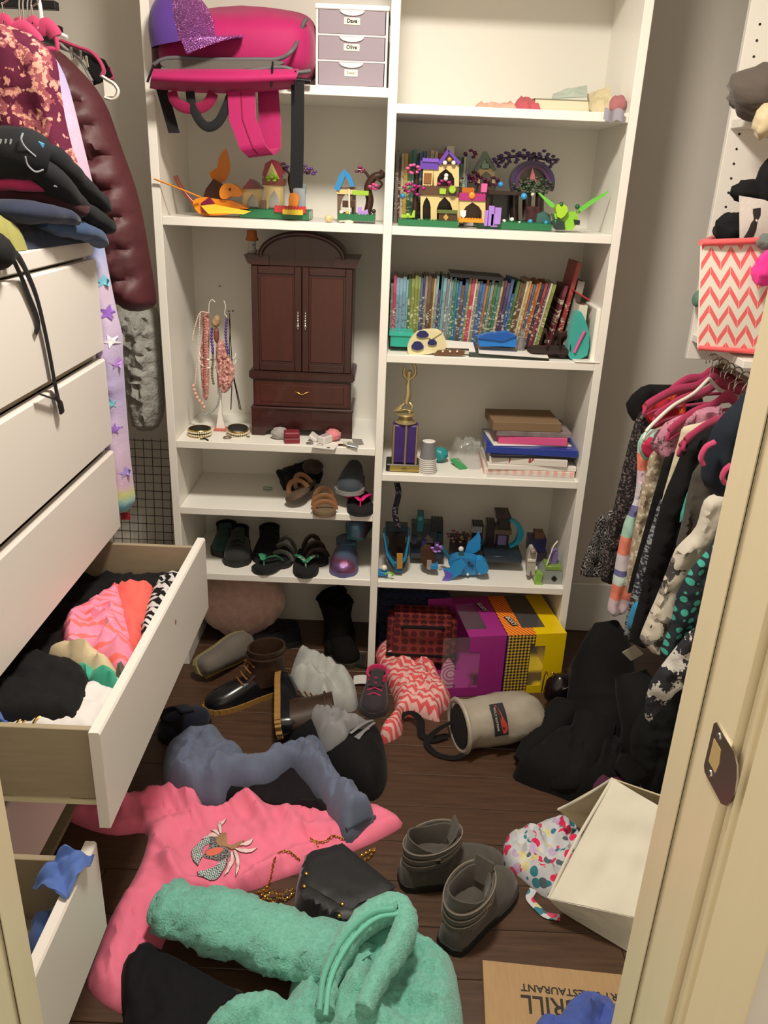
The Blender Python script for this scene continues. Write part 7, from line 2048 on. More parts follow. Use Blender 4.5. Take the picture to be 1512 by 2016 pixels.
xa, xb = float(P(762, 1250, y=.02)[0]) - sc_.location.x, float(P(900, 1250, y=.02)[0]) - sc_.location.x
za = float(P(820, 1208, y=.05)[2])
M_SUIT = mat('dark_red_trellis', '5c2226', .4, fn=lambda nt: (lambda co: {'color': nt.mix(nt.m('GREATER_THAN', nt.voro(co, 34, rnd=.15), .44), srgb('4a1b20'), srgb('7d3430'))})(nt.coord('Object')))
MB().box(xa, xb, -.02, .10, .02, za, .022, seg=4).build('shell', M_SUIT, sc_)
MB().box(xa - .002, xb + .002, -.0215, -.012, .06, .072, .002).build('zip', M_BLACKF, sc_)
MB().tube(spline([(xa + .05, -.03, za - .03), (xa + .06, -.045, za - .015), (xb - .06, -.045, za - .015), (xb - .05, -.03, za - .03)], 5), .006, 8).build('handle', M_BLACKF, sc_, 60)
def toy_carton(name, label, px_front, yf, depth, cols):
 """open-window carton: px_front = TL, TR, BR, BL of the front face"""
 q = [np.array(p) for p in PY(px_front, yf)]
 x0, x1 = float((q[0][0] + q[3][0]) / 2), float((q[1][0] + q[2][0]) / 2)
 z1 = float((q[0][2] + q[1][2]) / 2)
 t = thing(name, label, 'toy box', (x0, yf, 0))
 return t, x1 - x0, z1
# purple carton: pillar frame with large front and top windows
M_PURC = mat('purple_card', '9c2c80', .35)
M_PURD = mat('dark_violet_card', '4a2870', .4)
M_YELC = mat('yellow_card', 'e8c70a', .35)
M_FILM = mat('clear_window_film', 'd8d8d8', .05, alpha=.05)
M_OST = stripes('orange_red_stripes', [(0, 'ee9a2c'), (.62, 'c83c22')], 'Object', 0, .011, rot=(0, 0, R(-28)))
def _checker(nt):
 x = nt.xyz(nt.coord('Object'))
 a = nt.m('FRACT', nt.m('ADD', nt.m('MULTIPLY', x[0], 44), nt.m('MULTIPLY', x[2], 44)))
 b = nt.m('FRACT', nt.m('SUBTRACT', nt.m('MULTIPLY', x[0], 44), nt.m('MULTIPLY', x[2], 44)))
 k = nt.m('ABSOLUTE', nt.m('SUBTRACT', nt.m('GREATER_THAN', a, .5), nt.m('GREATER_THAN', b, .5)))
 return {'color': nt.mix(k, srgb('d8b43c'), srgb('2c2430'))}
M_CHK = mat('harlequin_card', 'd8b43c', .4, fn=_checker)
yc = -.10
dep = .26
zt = float(P(1000, 1252, y=yc)[2])
cx0 = float(P(925, 1258, y=yc)[0]); cx1 = float(P(1001, 1250, y=yc)[0]); cx2 = float(P(1130, 1240, y=yc)[0])
pc0 = float(P(868, 1290, y=yc)[0])
T1 = thing('toy_box', 'purple toy carton with clear windows and an empty pink interior', 'toy box', (pc0, yc, 0))
W = cx1 - .003 - pc0
c_ = cx0 - pc0
def card(t, nm, x0, x1, y0, y1, z0, z1, m_):
 return MB().box(x0, x1, y0, y1, z0, z1).build(nm, m_, t, 0)
card(T1, 'side_panel', W - .002, W, 0, dep, 0, zt, M_PURD)
card(T1, 'back_panel', 0, W, dep - .002, dep, 0, zt, M_PURC)
card(T1, 'base_panel', 0, W, 0, dep, 0, .002, M_PURC)
card(T1, 'front_frame', c_ + .035, W, 0, .002, 0, zt, M_PURC)
card(T1, 'front_frame', c_ - .002, c_ + .035, 0, .002, zt - .055, zt, M_PURC)
card(T1, 'front_frame', 0, c_ + .035, 0, .002, 0, .035, M_PURC)
card(T1, 'top_frame', W - .055, W, 0, dep, zt, zt + .002, M_PURC)
card(T1, 'top_frame', c_ - .006, W - .055, 0, .045, zt, zt + .002, M_PURC)
card(T1, 'top_frame', c_ - .006, W - .055, dep - .05, dep, zt, zt + .002, M_PURC)
card(T1, 'window', .0, c_ + .035, .001, .0016, .035, zt - .0, M_FILM)
card(T1, 'window', c_ - .006, W - .055, .045, dep - .05, zt + .0004, zt + .001, M_FILM)
MB().prism([(.0, .002), (.05, .002), (.05, .10), (.03, .13), (.01, .10)], .03, .034, 'xz').build('tray_insert', mat('pink_insert', 'b46a92', .5, fn=lambda nt: {'color': nt.mix(nt.m('GREATER_THAN', nt.m('SINE', nt.m('MULTIPLY', nt.voro(nt.coord('Object'), 16), 40)), .1), srgb('b0608c'), srgb('d8b4c8'))}), T1, 0)
MB().tube(spline([(c_ + .02, .05, .003), (c_ + .035, .04, .06), (c_ + .06, .03, .10), (c_ + .05, .05, .04)], 6), .0016, 5).build('wire_tie', M_GOLD, T1, 60)
MB().obox((W - .036, dep - .075, zt + .0028), (.022, .060, .0008), (0, 0, R(12)), .0003).build('logo_badge', mat('black_badge', '1c1a1a', .5), T1)
text_mesh('BOXY', .021, Matrix.Translation((W - .036, dep - .075, zt + .0035)) @ Matrix.Rotation(R(-78), 4, 'Z'), mat('white_print', 'c9c4bc', .7), 'lettering', T1, .0003, bold=.0005)
T2 = thing('toy_box', 'yellow and orange toy carton with harlequin pattern and clear windows', 'toy box', (cx1, yc, 0))
W2 = (cx2 - cx1) * .95
T2.rotation_euler.z = R(9)
T1.rotation_euler.z = R(9)
T1.location = (cx1 - (cx1 - pc0) * math.cos(R(9)), yc - (cx1 - pc0) * math.sin(R(9)), 0)
hw = W2 * .48
card(T2, 'side_panel', 0, .002, 0, dep, 0, zt, M_PURD)
card(T2, 'side_panel', W2 - .002, W2, 0, dep, 0, zt, M_YELC)
card(T2, 'back_panel', 0, W2, dep - .002, dep, 0, zt, mat('dark_card', '3a3428', .6))
card(T2, 'base_panel', 0, W2, 0, dep, 0, .002, M_YELC)
card(T2, 'front_pattern', .002, hw * .86, 0, .002, 0, zt, M_CHK)
card(T2, 'front_pattern', hw * .86, hw, 0, .002, zt - .035, zt, M_CHK)
card(T2, 'front_frame', hw, W2 * .66, 0, .002, zt - .042, zt, M_YELC)
card(T2, 'front_frame', W2 * .66, W2 - .002, 0, .002, 0, zt, M_YELC)
card(T2, 'front_frame', hw * .86, W2 * .66, 0, .002, 0, .03, M_YELC)
card(T2, 'window', hw * .86, W2 * .66, .001, .0016, .03, zt - .035, M_FILM)
card(T2, 'top_pattern', 0, hw * .62, 0, dep, zt, zt + .002, M_OST)
card(T2, 'top_pattern', hw * .62, hw, 0, .042, zt, zt + .002, M_OST)
card(T2, 'top_frame', hw, W2 * .70, 0, .042, zt, zt + .002, M_YELC)
card(T2, 'top_frame', W2 * .70, W2, 0, dep, zt, zt + .002, M_YELC)
card(T2, 'window', hw * .62, W2 * .70, .042, dep, zt + .0004, zt + .001, M_FILM)
lg = MB().obox((hw * .36, .085, zt + .0030), (.022, .062, .001), (0, 0, R(12)), .0004).build('logo_badge', mat('black_badge', '1c1a1a', .5), T2)
text_mesh('BOXY', .021, Matrix.Translation((hw * .36, .085, zt + .0037)) @ Matrix.Rotation(R(-78), 4, 'Z'), mat('white_print', 'c9c4bc', .7), 'lettering', T2, .0003, bold=.0006)
# ================================================================== left bay, top shelf: backpack, cap, drawer organiser
z1 = LZ[4] + .0003
M_BPK = cloth_mat('hot_pink_canvas', 'a61a5c', .08, fine=900, rough=.6)
M_BPD = cloth_mat('dark_pink_canvas', '82143f', .08)
M_WEB = cloth_mat('black_webbing', '1a1a1e', .1)
M_ZIP = mat('grey_zip_tape', '565458', .6)
M_MESH = cloth_mat('grey_mesh_lining', '5d5a55', .1)
bp = thing('backpack', 'hot pink backpack lying on its back with an open zip and hanging straps', 'backpack', base_at(455, 175, .08, z1))
BL = np.array(bp.location)
xl, xr = float(P(303, 120, y=-.03)[0]), float(P(617, 120, y=-.03)[0])
zt1 = float(P(480, 18, y=.14)[2])
def sup(d, e=.45):
 return math.copysign(abs(d) ** e, d)
mb = MB()
nu, nv = 40, 24
vs, fs = [], []
cxb, hw_ = (xl + xr) / 2, (xr - xl) / 2
for i in range(nv + 1):
 th_ = math.pi * i / nv
 for j in range(nu):
  ph = 2 * math.pi * j / nu
  x = sup(math.sin(th_), .6) * sup(math.cos(ph), .42)
  y = sup(math.sin(th_), .6) * sup(math.sin(ph), .42)
  z = sup(math.cos(th_), .55)
  hh = (zt1 - z1) / 2 * (1.0 + .05 * x) * (1 - .22 * max(0, -y))      # lower towards the front
  px, py = cxb + hw_ * x * (1 - .03 * z), .10 + .16 * y
  pz = z1 + hh + hh * z
  pz += .008 * mnoise.noise((px * 9, py * 9, pz * 9))
  vs.append((px - BL[0], py - BL[1], max(pz - BL[2], .001)))
for i in range(nv):
 for j in range(nu):
  k = (j + 1) % nu
  fs.append((i * nu + j, (i + 1) * nu + j, (i + 1) * nu + k, i * nu + k))
mb.add(vs, fs)
mb.build('body', M_BPK, bp, 70)
def bq(u, v, y):
 return np.array(P(u, v, y=y)) - BL
# open main zip: grey lining slit between two zip tapes, lower lip sagging over the shelf edge
yF = -.075
slit = [(318, 122), (345, 118), (420, 119), (500, 118), (545, 120), (560, 124), (540, 130), (480, 136), (400, 139), (345, 138), (322, 132)]
MB().prism(spline([(bq(u, v, yF - .01)[0], bq(u, v, yF - .01)[2]) for u, v in slit], 3, True), yF - .016 - BL[1], yF - BL[1], 'xz').build('zip_opening', M_MESH, bp)
for pl, dy in (([(302, 128), (318, 118), (345, 114), (420, 117), (500, 117), (548, 116), (575, 100), (588, 75), (596, 50), (604, 36)], -.012), ([(318, 136), (345, 141), (400, 143), (480, 140), (540, 133), (565, 134), (585, 142), (612, 140)], -.014)):
 MB().tube(spline([tuple(bq(u, v, yF + dy + (.06 if u > 570 and v < 90 else 0))) for u, v in pl], 6), .005, 8).build('zip', M_ZIP, bp, 60)
lip = MB().sheet(lambda u, v: bq(303 + 285 * u - 8 * math.sin(v * 1.5), 138 + (34 + 10 * math.sin(math.pi * u)) * v, yF - .014 - .030 * math.sin(math.pi * min(1, v * 1.1)) + .03 * v * v), 22, 12, .006)
lip.build('front_flap', M_BPK, bp, 70)
MB().sheet(lambda u, v: bq(325 + 250 * u, 136 + 10 * v, yF - .006 - .012 * math.sin(math.pi * v)), 18, 6, .004).build('inner_lip', M_BPK, bp, 70)
for u0, v0, u1, v1 in ((302, 128, 290, 162), (537, 122, 534, 172), (582, 140, 580, 182)):
 MB().tube([tuple(bq(u0, v0, yF - .028)), tuple(bq((u0 + u1) / 2, (v0 + v1) / 2, yF - .034)), tuple(bq(u1, v1, yF - .034))], .0042, 8, flat=.6).build('zip_pull', M_BLACKM, bp, 60)
MB().tube(spline([tuple(bq(u, v, -.02)) for u, v in ((612, 160), (585, 158), (572, 160), (574, 150))], 4), .006, 8).build('buckle', M_BLACKM, bp, 60)
orb(bp, 'rivet', 537, 85, -.04, .004, 'c9c0c0')
# straps
def ribbon(nm, pts, w, mt, flat=.16, up=(0, -1, 0), sm=7):
 return MB().tube(spline([tuple(bq(*p)) for p in pts], sm), w, 10, flat=flat, up=up).build(nm, mt, bp, 60)
MB().sheet(lambda u, v: bq(305 + 2 * v * 12 + 22 * u + 3 * v, 165 + 97 * v, -.03), 3, 10, .003).build('strap', M_WEB, bp, 60)
MB().sheet(lambda u, v: bq(573 + 26 * u + 2 * v - 5 * v * v, 160 + 210 * v, -.085 + .02 * v), 3, 16, .003).build('strap', M_WEB, bp, 60)
ribbon('handle', [(374, 180, -.06), (378, 205, -.07), (392, 236, -.075), (410, 250, -.075), (430, 240, -.075), (446, 210, -.07), (458, 178, -.06)], .0115, M_WEB, .3)
ribbon('strap_loop', [(338, 180, -.07), (345, 200, -.07), (365, 212, -.07), (395, 212, -.07), (412, 200, -.07), (420, 182, -.07)], .013, M_BPD, .3)
def pad(u, v):
 # wide shoulder strap: down, round the bottom and back up
 s_ = v
 cu = np.interp(s_, [0, .25, .5, .62, .72, .85, 1], [475, 478, 498, 515, 530, 532, 528])
 cv = np.interp(s_, [0, .25, .5, .62, .72, .85, 1], [178, 235, 290, 306, 296, 250, 178])
 cy = np.interp(s_, [0, .5, .62, .72, 1], [-.07, -.085, -.07, -.03, -.02])
 w_ = np.interp(s_, [0, .5, .62, 1], [27, 25, 24, 20])
 return bq(cu + (u - .5) * 2 * w_, cv - 6 * (u - .5), cy)
MB().sheet(pad, 6, 36, .008).build('shoulder_strap', M_BPK, bp, 70)
MB().tube([tuple(pad(.5, v) + np.array([0, -.005, 0])) for v in np.linspace(.02, .6, 14)], .0016, 5).build('seam', M_BPD, bp, 60)
# purple sequin cap on the backpack
M_SEQ = mat('purple_sequins', 'b45ec4', .18, .85, fn=lambda nt: (lambda co: {'color': nt.mix(nt.noise(nt.mapv(co, (60, 60, 160)), 4, 3), srgb('a04cb4'), srgb('e2a0ea')), 'normal': nt.bump(nt.voro(nt.mapv(co, (1, 1, 2)), 230), 1.0, .006)})(nt.coord('Object')))
M_CAPS = cloth_mat('purple_cap_cloth', '5a3a92', .12, rough=.5)
cp_ = P(372, 80, y=-.005)
cap = thing('cap', 'purple sequin baseball cap resting on the pink backpack', 'cap', (float(cp_[0]) - .005, -.03, float(cp_[2]) - .008), rot=(R(10), R(-6), R(-28)))
def crown(front):
 mb = MB()
 vs, fs = [], []
 n, m_ = 22, 12
 a0, a1 = (-62, 62) if front else (62, 298)
 for i in range(m_ + 1):
  th_ = R(90 * i / m_)
  for j in range(n + 1):
   a = R(a0 + (a1 - a0) * j / n)
   k = 1 + .02 * math.sin(6 * a) * math.sin(th_)
   vs.append((.088 * math.sin(th_) * math.cos(a) * k, .078 * math.sin(th_) * math.sin(a) * k, .115 * math.cos(th_) ** .85))
 W_ = n + 1
 for i in range(m_):
  for j in range(n):
   fs.append((i * W_ + j, (i + 1) * W_ + j, (i + 1) * W_ + j + 1, i * W_ + j + 1))
 return mb.add(vs, fs)
crown(True).build('front_panel', M_SEQ, cap, 70, fix=False)
crown(False).build('crown', M_CAPS, cap, 70, fix=False)
MB().sheet(lambda u, v: np.array([(.086 + .085 * v * (1 - .55 * (2 * u - 1) ** 2)) * math.cos(R(-58 + 116 * u)) * (1 - .12 * v * 0) + 0, (.078 + .012 * v) * math.sin(R(-58 + 116 * u)) * (1 + .05 * v), .002 - .020 * (2 * u - 1) ** 2 * v - .012 * v]), 20, 10, .004).build('bill', M_SEQ, cap, 60)
MB().ball((0, 0, .115), (.007, .007, .004), 10, 6).build('button', M_CAPS, cap, 60)
fz = MB().ball((0, 0, 0), (.035, .032, .034), 40, 28, fn=lambda d: 1 + .22 * mnoise.noise(d * 9) + .12 * mnoise.noise(d * 24))
pp_ = P(328, 4, y=.06)
one('pompom', fz, mat('lilac_fur', 'b58cb4', 1.0, sheen=.5, spec=.05, fn=lambda nt: {'color': nt.mix(nt.noise(nt.coord('Object'), 120, 4), srgb('8a6a92'), srgb('cfa8cc'))}), 'fluffy lilac pompom key charm above the sequin cap', 'pompom', None, (float(pp_[0]), .09, float(pp_[2])))
# three drawer organiser with labels
yo = .035
a, b = P(621, 175, y=yo), P(766, 12, y=yo)
og = thing('drawer_organizer', 'white plastic organiser with three clear drawers and name labels', 'organizer', (float(a[0]), yo, z1))
W_, H_ = float(b[0] - a[0]), float(b[2]) - z1
M_OWH = mat('organizer_white', 'efeae6', .35)
M_OCL = mat('organizer_smoke', 'a89ca8', .2, alpha=.72)
for x0 in (0, W_ - .006):
 MB().box(x0, x0 + .006, 0, .20, 0, H_, .0015).build('side', M_OWH, og)
MB().box(0, W_, .196, .20, 0, H_).build('back', M_OWH, og)
n3 = (H_ - .012) / 3
for k in range(3):
 z0 = k * n3
 MB().box(.006, W_ - .006, .0, .198, z0, z0 + .005, .001).build('divider', M_OWH, og)
 dw = bpy.data.objects.new('drawer', None)
 COL.objects.link(dw)
 dw.parent = og
 dw.location = (0, 0, z0 + .005)
 hd_ = n3 - .006
 xs = np.linspace(.008, W_ - .008, 25)
 prof = [(x, hd_ - (.010 * math.cos((x - W_ / 2) / (W_ * .16) * math.pi / 2) ** 2 if abs(x - W_ / 2) < W_ * .16 else 0)) for x in xs]
 MB().prism([(.008, 0)] + [(W_ - .008, 0)] + prof[::-1], -.002, .001, 'xz').build('front', M_OCL, dw, 0)
 MB().prism([(W_ / 2 + W_ * .17 * math.cos(R(q)), hd_ - .012 * math.sin(R(q))) for q in range(0, 181, 15)], -.006, -.002, 'xz').build('handle', mat('organizer_grip', 'd8d0d8', .25), dw, 0)
 MB().box(.009, W_ - .009, .004, .19, 0, .002).build('floor', M_OCL, dw, 0)
 for x0 in (.009, W_ - .011):
  MB().box(x0, x0 + .002, .004, .19, 0, hd_ * .9).build('wall', M_OCL, dw, 0)
 lw = .040 if k else .034
 MB().box(W_ / 2 - lw / 2, W_ / 2 + lw / 2, -.0032, -.002, hd_ * .40, hd_ * .40 + .0155).build('label', mat('label_paper', 'efe8d4', .7), dw, 0)
 text_mesh(['Sweet', 'Olive', 'Dave'][k], [.009, .0125, .0125][k], Matrix.Translation((W_ / 2, -.0034, hd_ * .40 + .0078)) @ Matrix.Rotation(R(90), 4, 'X'), M_INK, 'lettering', dw, .0002, bold=[0, .0004, .0005][k])
MB().box(-.002, W_ + .002, -.004, .202, H_ - .012, H_, .002).build('top', M_OWH, og)
# ================================================================== left bay, third shelf: jewellery armoire
z3 = LZ[2] + .0003
def c4(u, v):
 return (310 + u / 3.217, 430 + v / 3.217)
yA = .10
def mahog(nm, c1, c2):
 return mat(nm, c1, .32, coat=.25, fn=lambda nt: {'color': nt.mix(nt.noise(nt.mapv(nt.coord('Object'), (20, 20, 1.6)), 3, 5, .6), srgb(c1), srgb(c2))})
M_MAH = mahog('mahogany', '240c09', '3e150e')
M_MAHP = mahog('mahogany_panel', '30100a', '4f1b10')
def ax(u, v):
 p = P(*c4(u, v), y=yA)
 return float(p[0]), float(p[2])
aL, aR = ax(598, 640)[0], ax(1238, 640)[0]
aC = (aL + aR) / 2
hW = (aR - aL) / 2
ar = thing('jewelry_armoire', 'dark mahogany jewelry armoire with two doors and an arched top', 'jewelry box', (aC, yA, z3))
def az(v):
 return ax(900, v)[1] - z3
DP = .15
zb0, zb1, zw0, zw1, zd1, zc1 = 0, az(1195), az(1020), az(968), az(300), az(240)
ztop = az(95)
# base with bracket feet
MB().prism([(-hW - .006, 0), (-hW + .030, 0), (-hW + .045, .018), (-hW + .07, .024), (hW - .07, .024), (hW - .045, .018), (hW - .030, 0), (hW + .006, 0), (hW + .006, zb1 - .008), (-hW - .006, zb1 - .008)], -.010, .006, 'xz').build('base', M_MAH, ar)
for sx in (-1, 1):
 MB().box(sx * (hW - .006) - .010, sx * (hW - .006) + .010, .006, DP, 0, zb1 - .008, .002).build('foot', M_MAH, ar)
MB().box(-hW - .008, hW + .008, -.014, DP, zb1 - .010, zb1, .003).build('base_moulding', M_MAH, ar)
MB().box(-hW, hW, -.004, DP, zb1, zw0, .001).build('drawer_case', M_MAH, ar)
dr_ = MB().box(-hW + .006, hW - .006, -.010, -.004, zb1 + .004, zw0 - .004, .0025, seg=2).build('drawer', M_MAHP, ar)
MB().box(-hW + .022, hW - .022, -.0125, -.010, zb1 + .016, zw0 - .016, .002).build('raised_panel', M_MAHP, dr_)
hz_ = (zb1 + zw0) / 2 + .004
MB().tube(spline([(-.020, -.0125, hz_ + .004), (-.012, -.016, hz_ + .002), (0, -.018, hz_ - .003), (.012, -.016, hz_ + .002), (.020, -.0125, hz_ + .004)], 6), .0018, 6).build('handle', M_GOLD, dr_, 60)
MB().box(-hW - .010, hW + .010, -.018, DP + .002, zw0, zw1, .004, seg=2).build('waist_moulding', M_MAH, ar)
MB().box(-hW + .002, hW - .002, 0, DP, zw1, zd1, .001).build('cabinet', M_MAH, ar)
for sx in (-1, 1):
 x0, x1 = (-hW + .003, -.001) if sx < 0 else (.001, hW - .003)
 dd = MB().box(x0, x1, -.012, 0, zw1 + .002, zd1 - .002, .002).build('door', M_MAH, ar)
 st_w = .020
 for (p0, p1, q0, q1) in ((x0, x0 + st_w, zw1 + .002, zd1 - .002), (x1 - st_w, x1, zw1 + .002, zd1 - .002), (x0 + st_w, x1 - st_w, zw1 + .002, zw1 + .024), (x0 + st_w, x1 - st_w, zd1 - .024, zd1 - .002)):
  MB().box(p0, p1, -.016, -.012, q0, q1, .0015).build('frame', M_MAH, dd)
 MB().box(x0 + st_w + .005, x1 - st_w - .005, -.0145, -.012, zw1 + .031, zd1 - .031, .0018).build('panel', M_MAHP, dd)
 hx = sx * .011
 zh = az(640)
 mb = MB()
 for k, (r_, dz_) in enumerate(((.0022, .020), (.0035, .012), (.0028, .005), (.0038, -.002), (.003, -.010), (.0052, -.017), (.003, -.024))):
  mb.ball((hx, -.020, zh + dz_), (r_, r_ * .8, r_ * 1.3), 10, 8)
 mb.tube([(hx, -.020, zh + .026), (hx, -.020, zh - .026)], .0012, 6)
 mb.build('handle', M_STEEL, dd, 60)
# cornice and arched pediment
for sx in (-1, 1):
 MB().prism([(sx * (hW - .002), zd1), (sx * (hW + .006), zd1 + .004), (sx * (hW + .014), zc1 - .004), (sx * (hW + .016), zc1), (sx * (hW - .055), zc1), (sx * (hW - .055), zd1)], -.018, DP, 'xz').build('cornice', M_MAH, ar)
arc_o = [((hW - .030) * math.cos(R(a_)), zc1 - .004 + (ztop - zc1 + .004) * math.sin(R(a_))) for a_ in range(0, 181, 9)]
MB().prism([(hW - .006, zd1), (hW - .030, zc1 - .004)] + arc_o[1:-1] + [(-hW + .030, zc1 - .004), (-hW + .006, zd1)], -.010, DP, 'xz').build('pediment', M_MAH, ar)
rim = [(x_, -.014, z_) for x_, z_ in arc_o]
MB().tube(rim, .0075, 8).build('arch_moulding', M_MAH, ar, 60)
# little orange capped figure on the armoire shoulder
fx = thing('figurine', 'small white figurine with an orange hat on the armoire shoulder', 'figurine', (float(P(*c4(600, 210), y=.14)[0]), .14, z3 + zc1 + .0005))
MB().lathe([(.012, 0), (.014, .008), (.010, .018), (.012, .026), (.009, .036), (0, .038)], 16).build('body', mat('white_ceramic', 'b7b2ae', .35), fx)
MB().lathe([(.016, .034), (.019, .037), (.015, .046), (.014, .062), (0, .064)], 16).build('hat', mat('orange_felt', 'b5682c', .8), fx)
MB().ball((.004, -.009, .024), .0028, 8, 6).build('beak', mat('dark_beak', '2c2424', .6), fx)
# ---- necklace tree
nk = thing('necklace_stand', 'small white jewelry stand with a coral base', 'jewelry stand', (float(P(*c4(400, 1290), y=.13)[0]), .13, z3))
MB().box(-.020, .020, -.018, .018, 0, .006, .001).build('base', mat('coral_base', 'c06a5c', .6), nk)
MB().prism([(-.014, .006), (.014, .006), (.006, .050), (.0045, .235), (-.0045, .235), (-.006, .050)], -.004, .004, 'xz').build('post', M_OWH, nk)
for sx, zz in ((-1, .225), (1, .225), (-1, .20), (1, .205)):
 MB().tube(spline([(0, -.002, zz), (sx * .028, -.004, zz - .004), (sx * .050, -.006, zz + .006), (sx * .056, -.006, zz + .020)], 5), .0030, 8).build('arm', M_OWH, nk, 60)
def beads(name, label, pts, r, mt, y=.115, step=None, grade=None, group='necklaces on the jewelry stand', cat='necklace'):
 q = spline([tuple(P(*c4(*p[:2]), y=p[2] if len(p) > 2 else y)) for p in pts], 14)
 q = np.array(q)
 seg = np.r_[0, np.cumsum(np.linalg.norm(np.diff(q, axis=0), axis=1))]
 step = step or r * 2.0
 n = int(seg[-1] / step)
 c = q.mean(0)
 mb = MB()
 for k in range(n + 1):
  s_ = k * step
  p = np.array([np.interp(s_, seg, q[:, i]) for i in range(3)]) - c
  rr = r * (grade(k / max(1, n)) if grade else 1)
  mb.ball(tuple(p), rr, 8, 6)
 mb.tube([tuple(p - c) for p in q[::3]], r * .25, 5)
 return one(name, mb, mt, label, cat, group, tuple(c), smooth=60)
M_PEARL = mat('blush_pearl', 'd8c2b4', .25)
M_BLUSH = mat('blush_bead', 'd9a89c', .35)
M_CORB = mat('coral_bead', 'c07466', .35)
beads('bead_necklace', 'white pearl strand looped over the left arm of the stand', [(325, 600), (270, 598), (235, 700), (220, 780)], .0026, M_PEARL)
beads('bead_necklace', 'long white pearl strand ending in big blush beads', [(270, 610), (262, 760), (250, 900), (240, 1040), (232, 1060)], .0024, M_PEARL, .11)
beads('bead_necklace', 'string of large blush pink beads at the bottom of the pearl strand', [(228, 1060), (238, 1100), (258, 1145), (290, 1180), (300, 1215)], .0062, M_BLUSH, .105, grade=lambda t_: 1.0 - .25 * abs(t_ - .5))
beads('bead_necklace', 'coral bead necklace hanging straight down the stand', [(300, 600), (302, 700), (300, 800), (305, 900), (300, 1000), (305, 1090)], .0038, M_CORB, .108)
beads('bead_necklace', 'violet bead necklace beside the lace scarf', [(345, 700), (342, 760), (350, 830), (345, 860)], .0048, mat('violet_bead', '57408c', .35), .106)
beads('bead_necklace', 'violet and black bead necklace on the right arm', [(440, 640), (432, 720), (438, 800), (450, 860)], .0045, mat('violet_bead', '57408c', .35), .106)
beads('bead_necklace', 'dull green bead necklace behind the lace scarf', [(350, 820), (352, 900), (345, 980), (355, 1050)], .0042, mat('sage_bead', '6e6a4c', .4), .112)
beads('bead_necklace', 'clear crystal bead necklace pooling at the foot of the stand', [(400, 1080), (390, 1150), (370, 1200), (330, 1230), (290, 1250)], .0040, mat('crystal_bead', 'cfd2d2', .1, trans=.6), .10)
for lb, pts, mt_ in (('black cord necklace on the right arm of the stand', [(455, 600), (460, 700), (455, 820), (470, 960), (500, 1100), (520, 1210)], M_BLACKM), ('thin black cord with a bead end hanging from the stand', [(455, 640), (465, 800), (480, 980), (510, 1120), (530, 1215)], M_BLACKM), ('white cord loop rising above the stand', [(325, 600), (328, 540), (345, 515), (365, 530)], M_WPLASTIC), ('white cord loop over the right arm', [(420, 520), (432, 560), (425, 600), (440, 625)], M_WPLASTIC)):
 q = [np.array(P(*c4(*p), y=.112)) for p in pts]
 c = np.mean(q, 0)
 one('cord_necklace', MB().tube(spline([tuple(p - c) for p in q], 6), .0014, 6), mt_, lb, 'necklace', 'necklaces on the jewelry stand', tuple(c), smooth=60)
blue_s = [np.array(P(*c4(*p), y=.118)) for p in ((440, 860), (455, 940), (470, 1050), (468, 1130), (465, 1210))]
cb_ = np.mean(blue_s, 0)
one('ribbon_necklace', MB().tube(spline([tuple(p - cb_) for p in blue_s], 6), .0055, 8, flat=.3), cloth_mat('slate_ribbon', '3e4c58', .15), 'slate blue ribbon necklace hanging on the right of the stand', 'necklace', 'necklaces on the jewelry stand', tuple(cb_), smooth=60)
M_LACEP = mat('pink_lace', 'cf9a92', .9, fn=lambda nt: (lambda co: {'color': nt.mix(nt.m('GREATER_THAN', nt.noise(co, 170, 3), .55), srgb('b97f7a'), srgb('e2b8ac'))})(nt.coord('Object')))
vheap('lace_scarf', 'dusty pink lace scarf draped from the jewelry stand', 'scarf', [c4(*p) for p in ((375, 790), (400, 765), (425, 790), (440, 850), (470, 900), (490, 960), (470, 1060), (430, 1105), (395, 1090), (380, 1020), (370, 900))], .112, M_LACEP, h=.004, edge=.006, res=.005, wr=.006, wsc=30, fold=.007, fsc=190, fine=(.003, 200), back=.002)
vheap('lace_scarf', 'coral lace strip under the coral bead necklace', 'scarf', [c4(*p) for p in ((285, 620), (325, 615), (330, 760), (325, 900), (330, 1000), (320, 1140), (290, 1130), (275, 980), (270, 850), (285, 740))], .128, M_LACEP, h=.003, edge=.005, res=.005, wr=.004, wsc=30, fold=.006, fsc=190, back=.002)
vheap('tan_charm', 'tan leather charm hung near the top of the stand', 'charm', [c4(*p) for p in ((345, 640), (375, 610), (398, 635), (390, 680), (360, 690), (345, 670))], .105, mat('tan_leather', 'a98a68', .6), h=.010, edge=.008, res=.005, fold=0, back=.004)
vheap('brown_charm', 'brown leather tassel below the tan charm', 'charm', [c4(*p) for p in ((360, 700), (385, 695), (392, 760), (375, 790), (358, 760))], .106, mat('brown_leather2', '8a5040', .6), h=.008, edge=.006, res=.005, fold=0, back=.003)
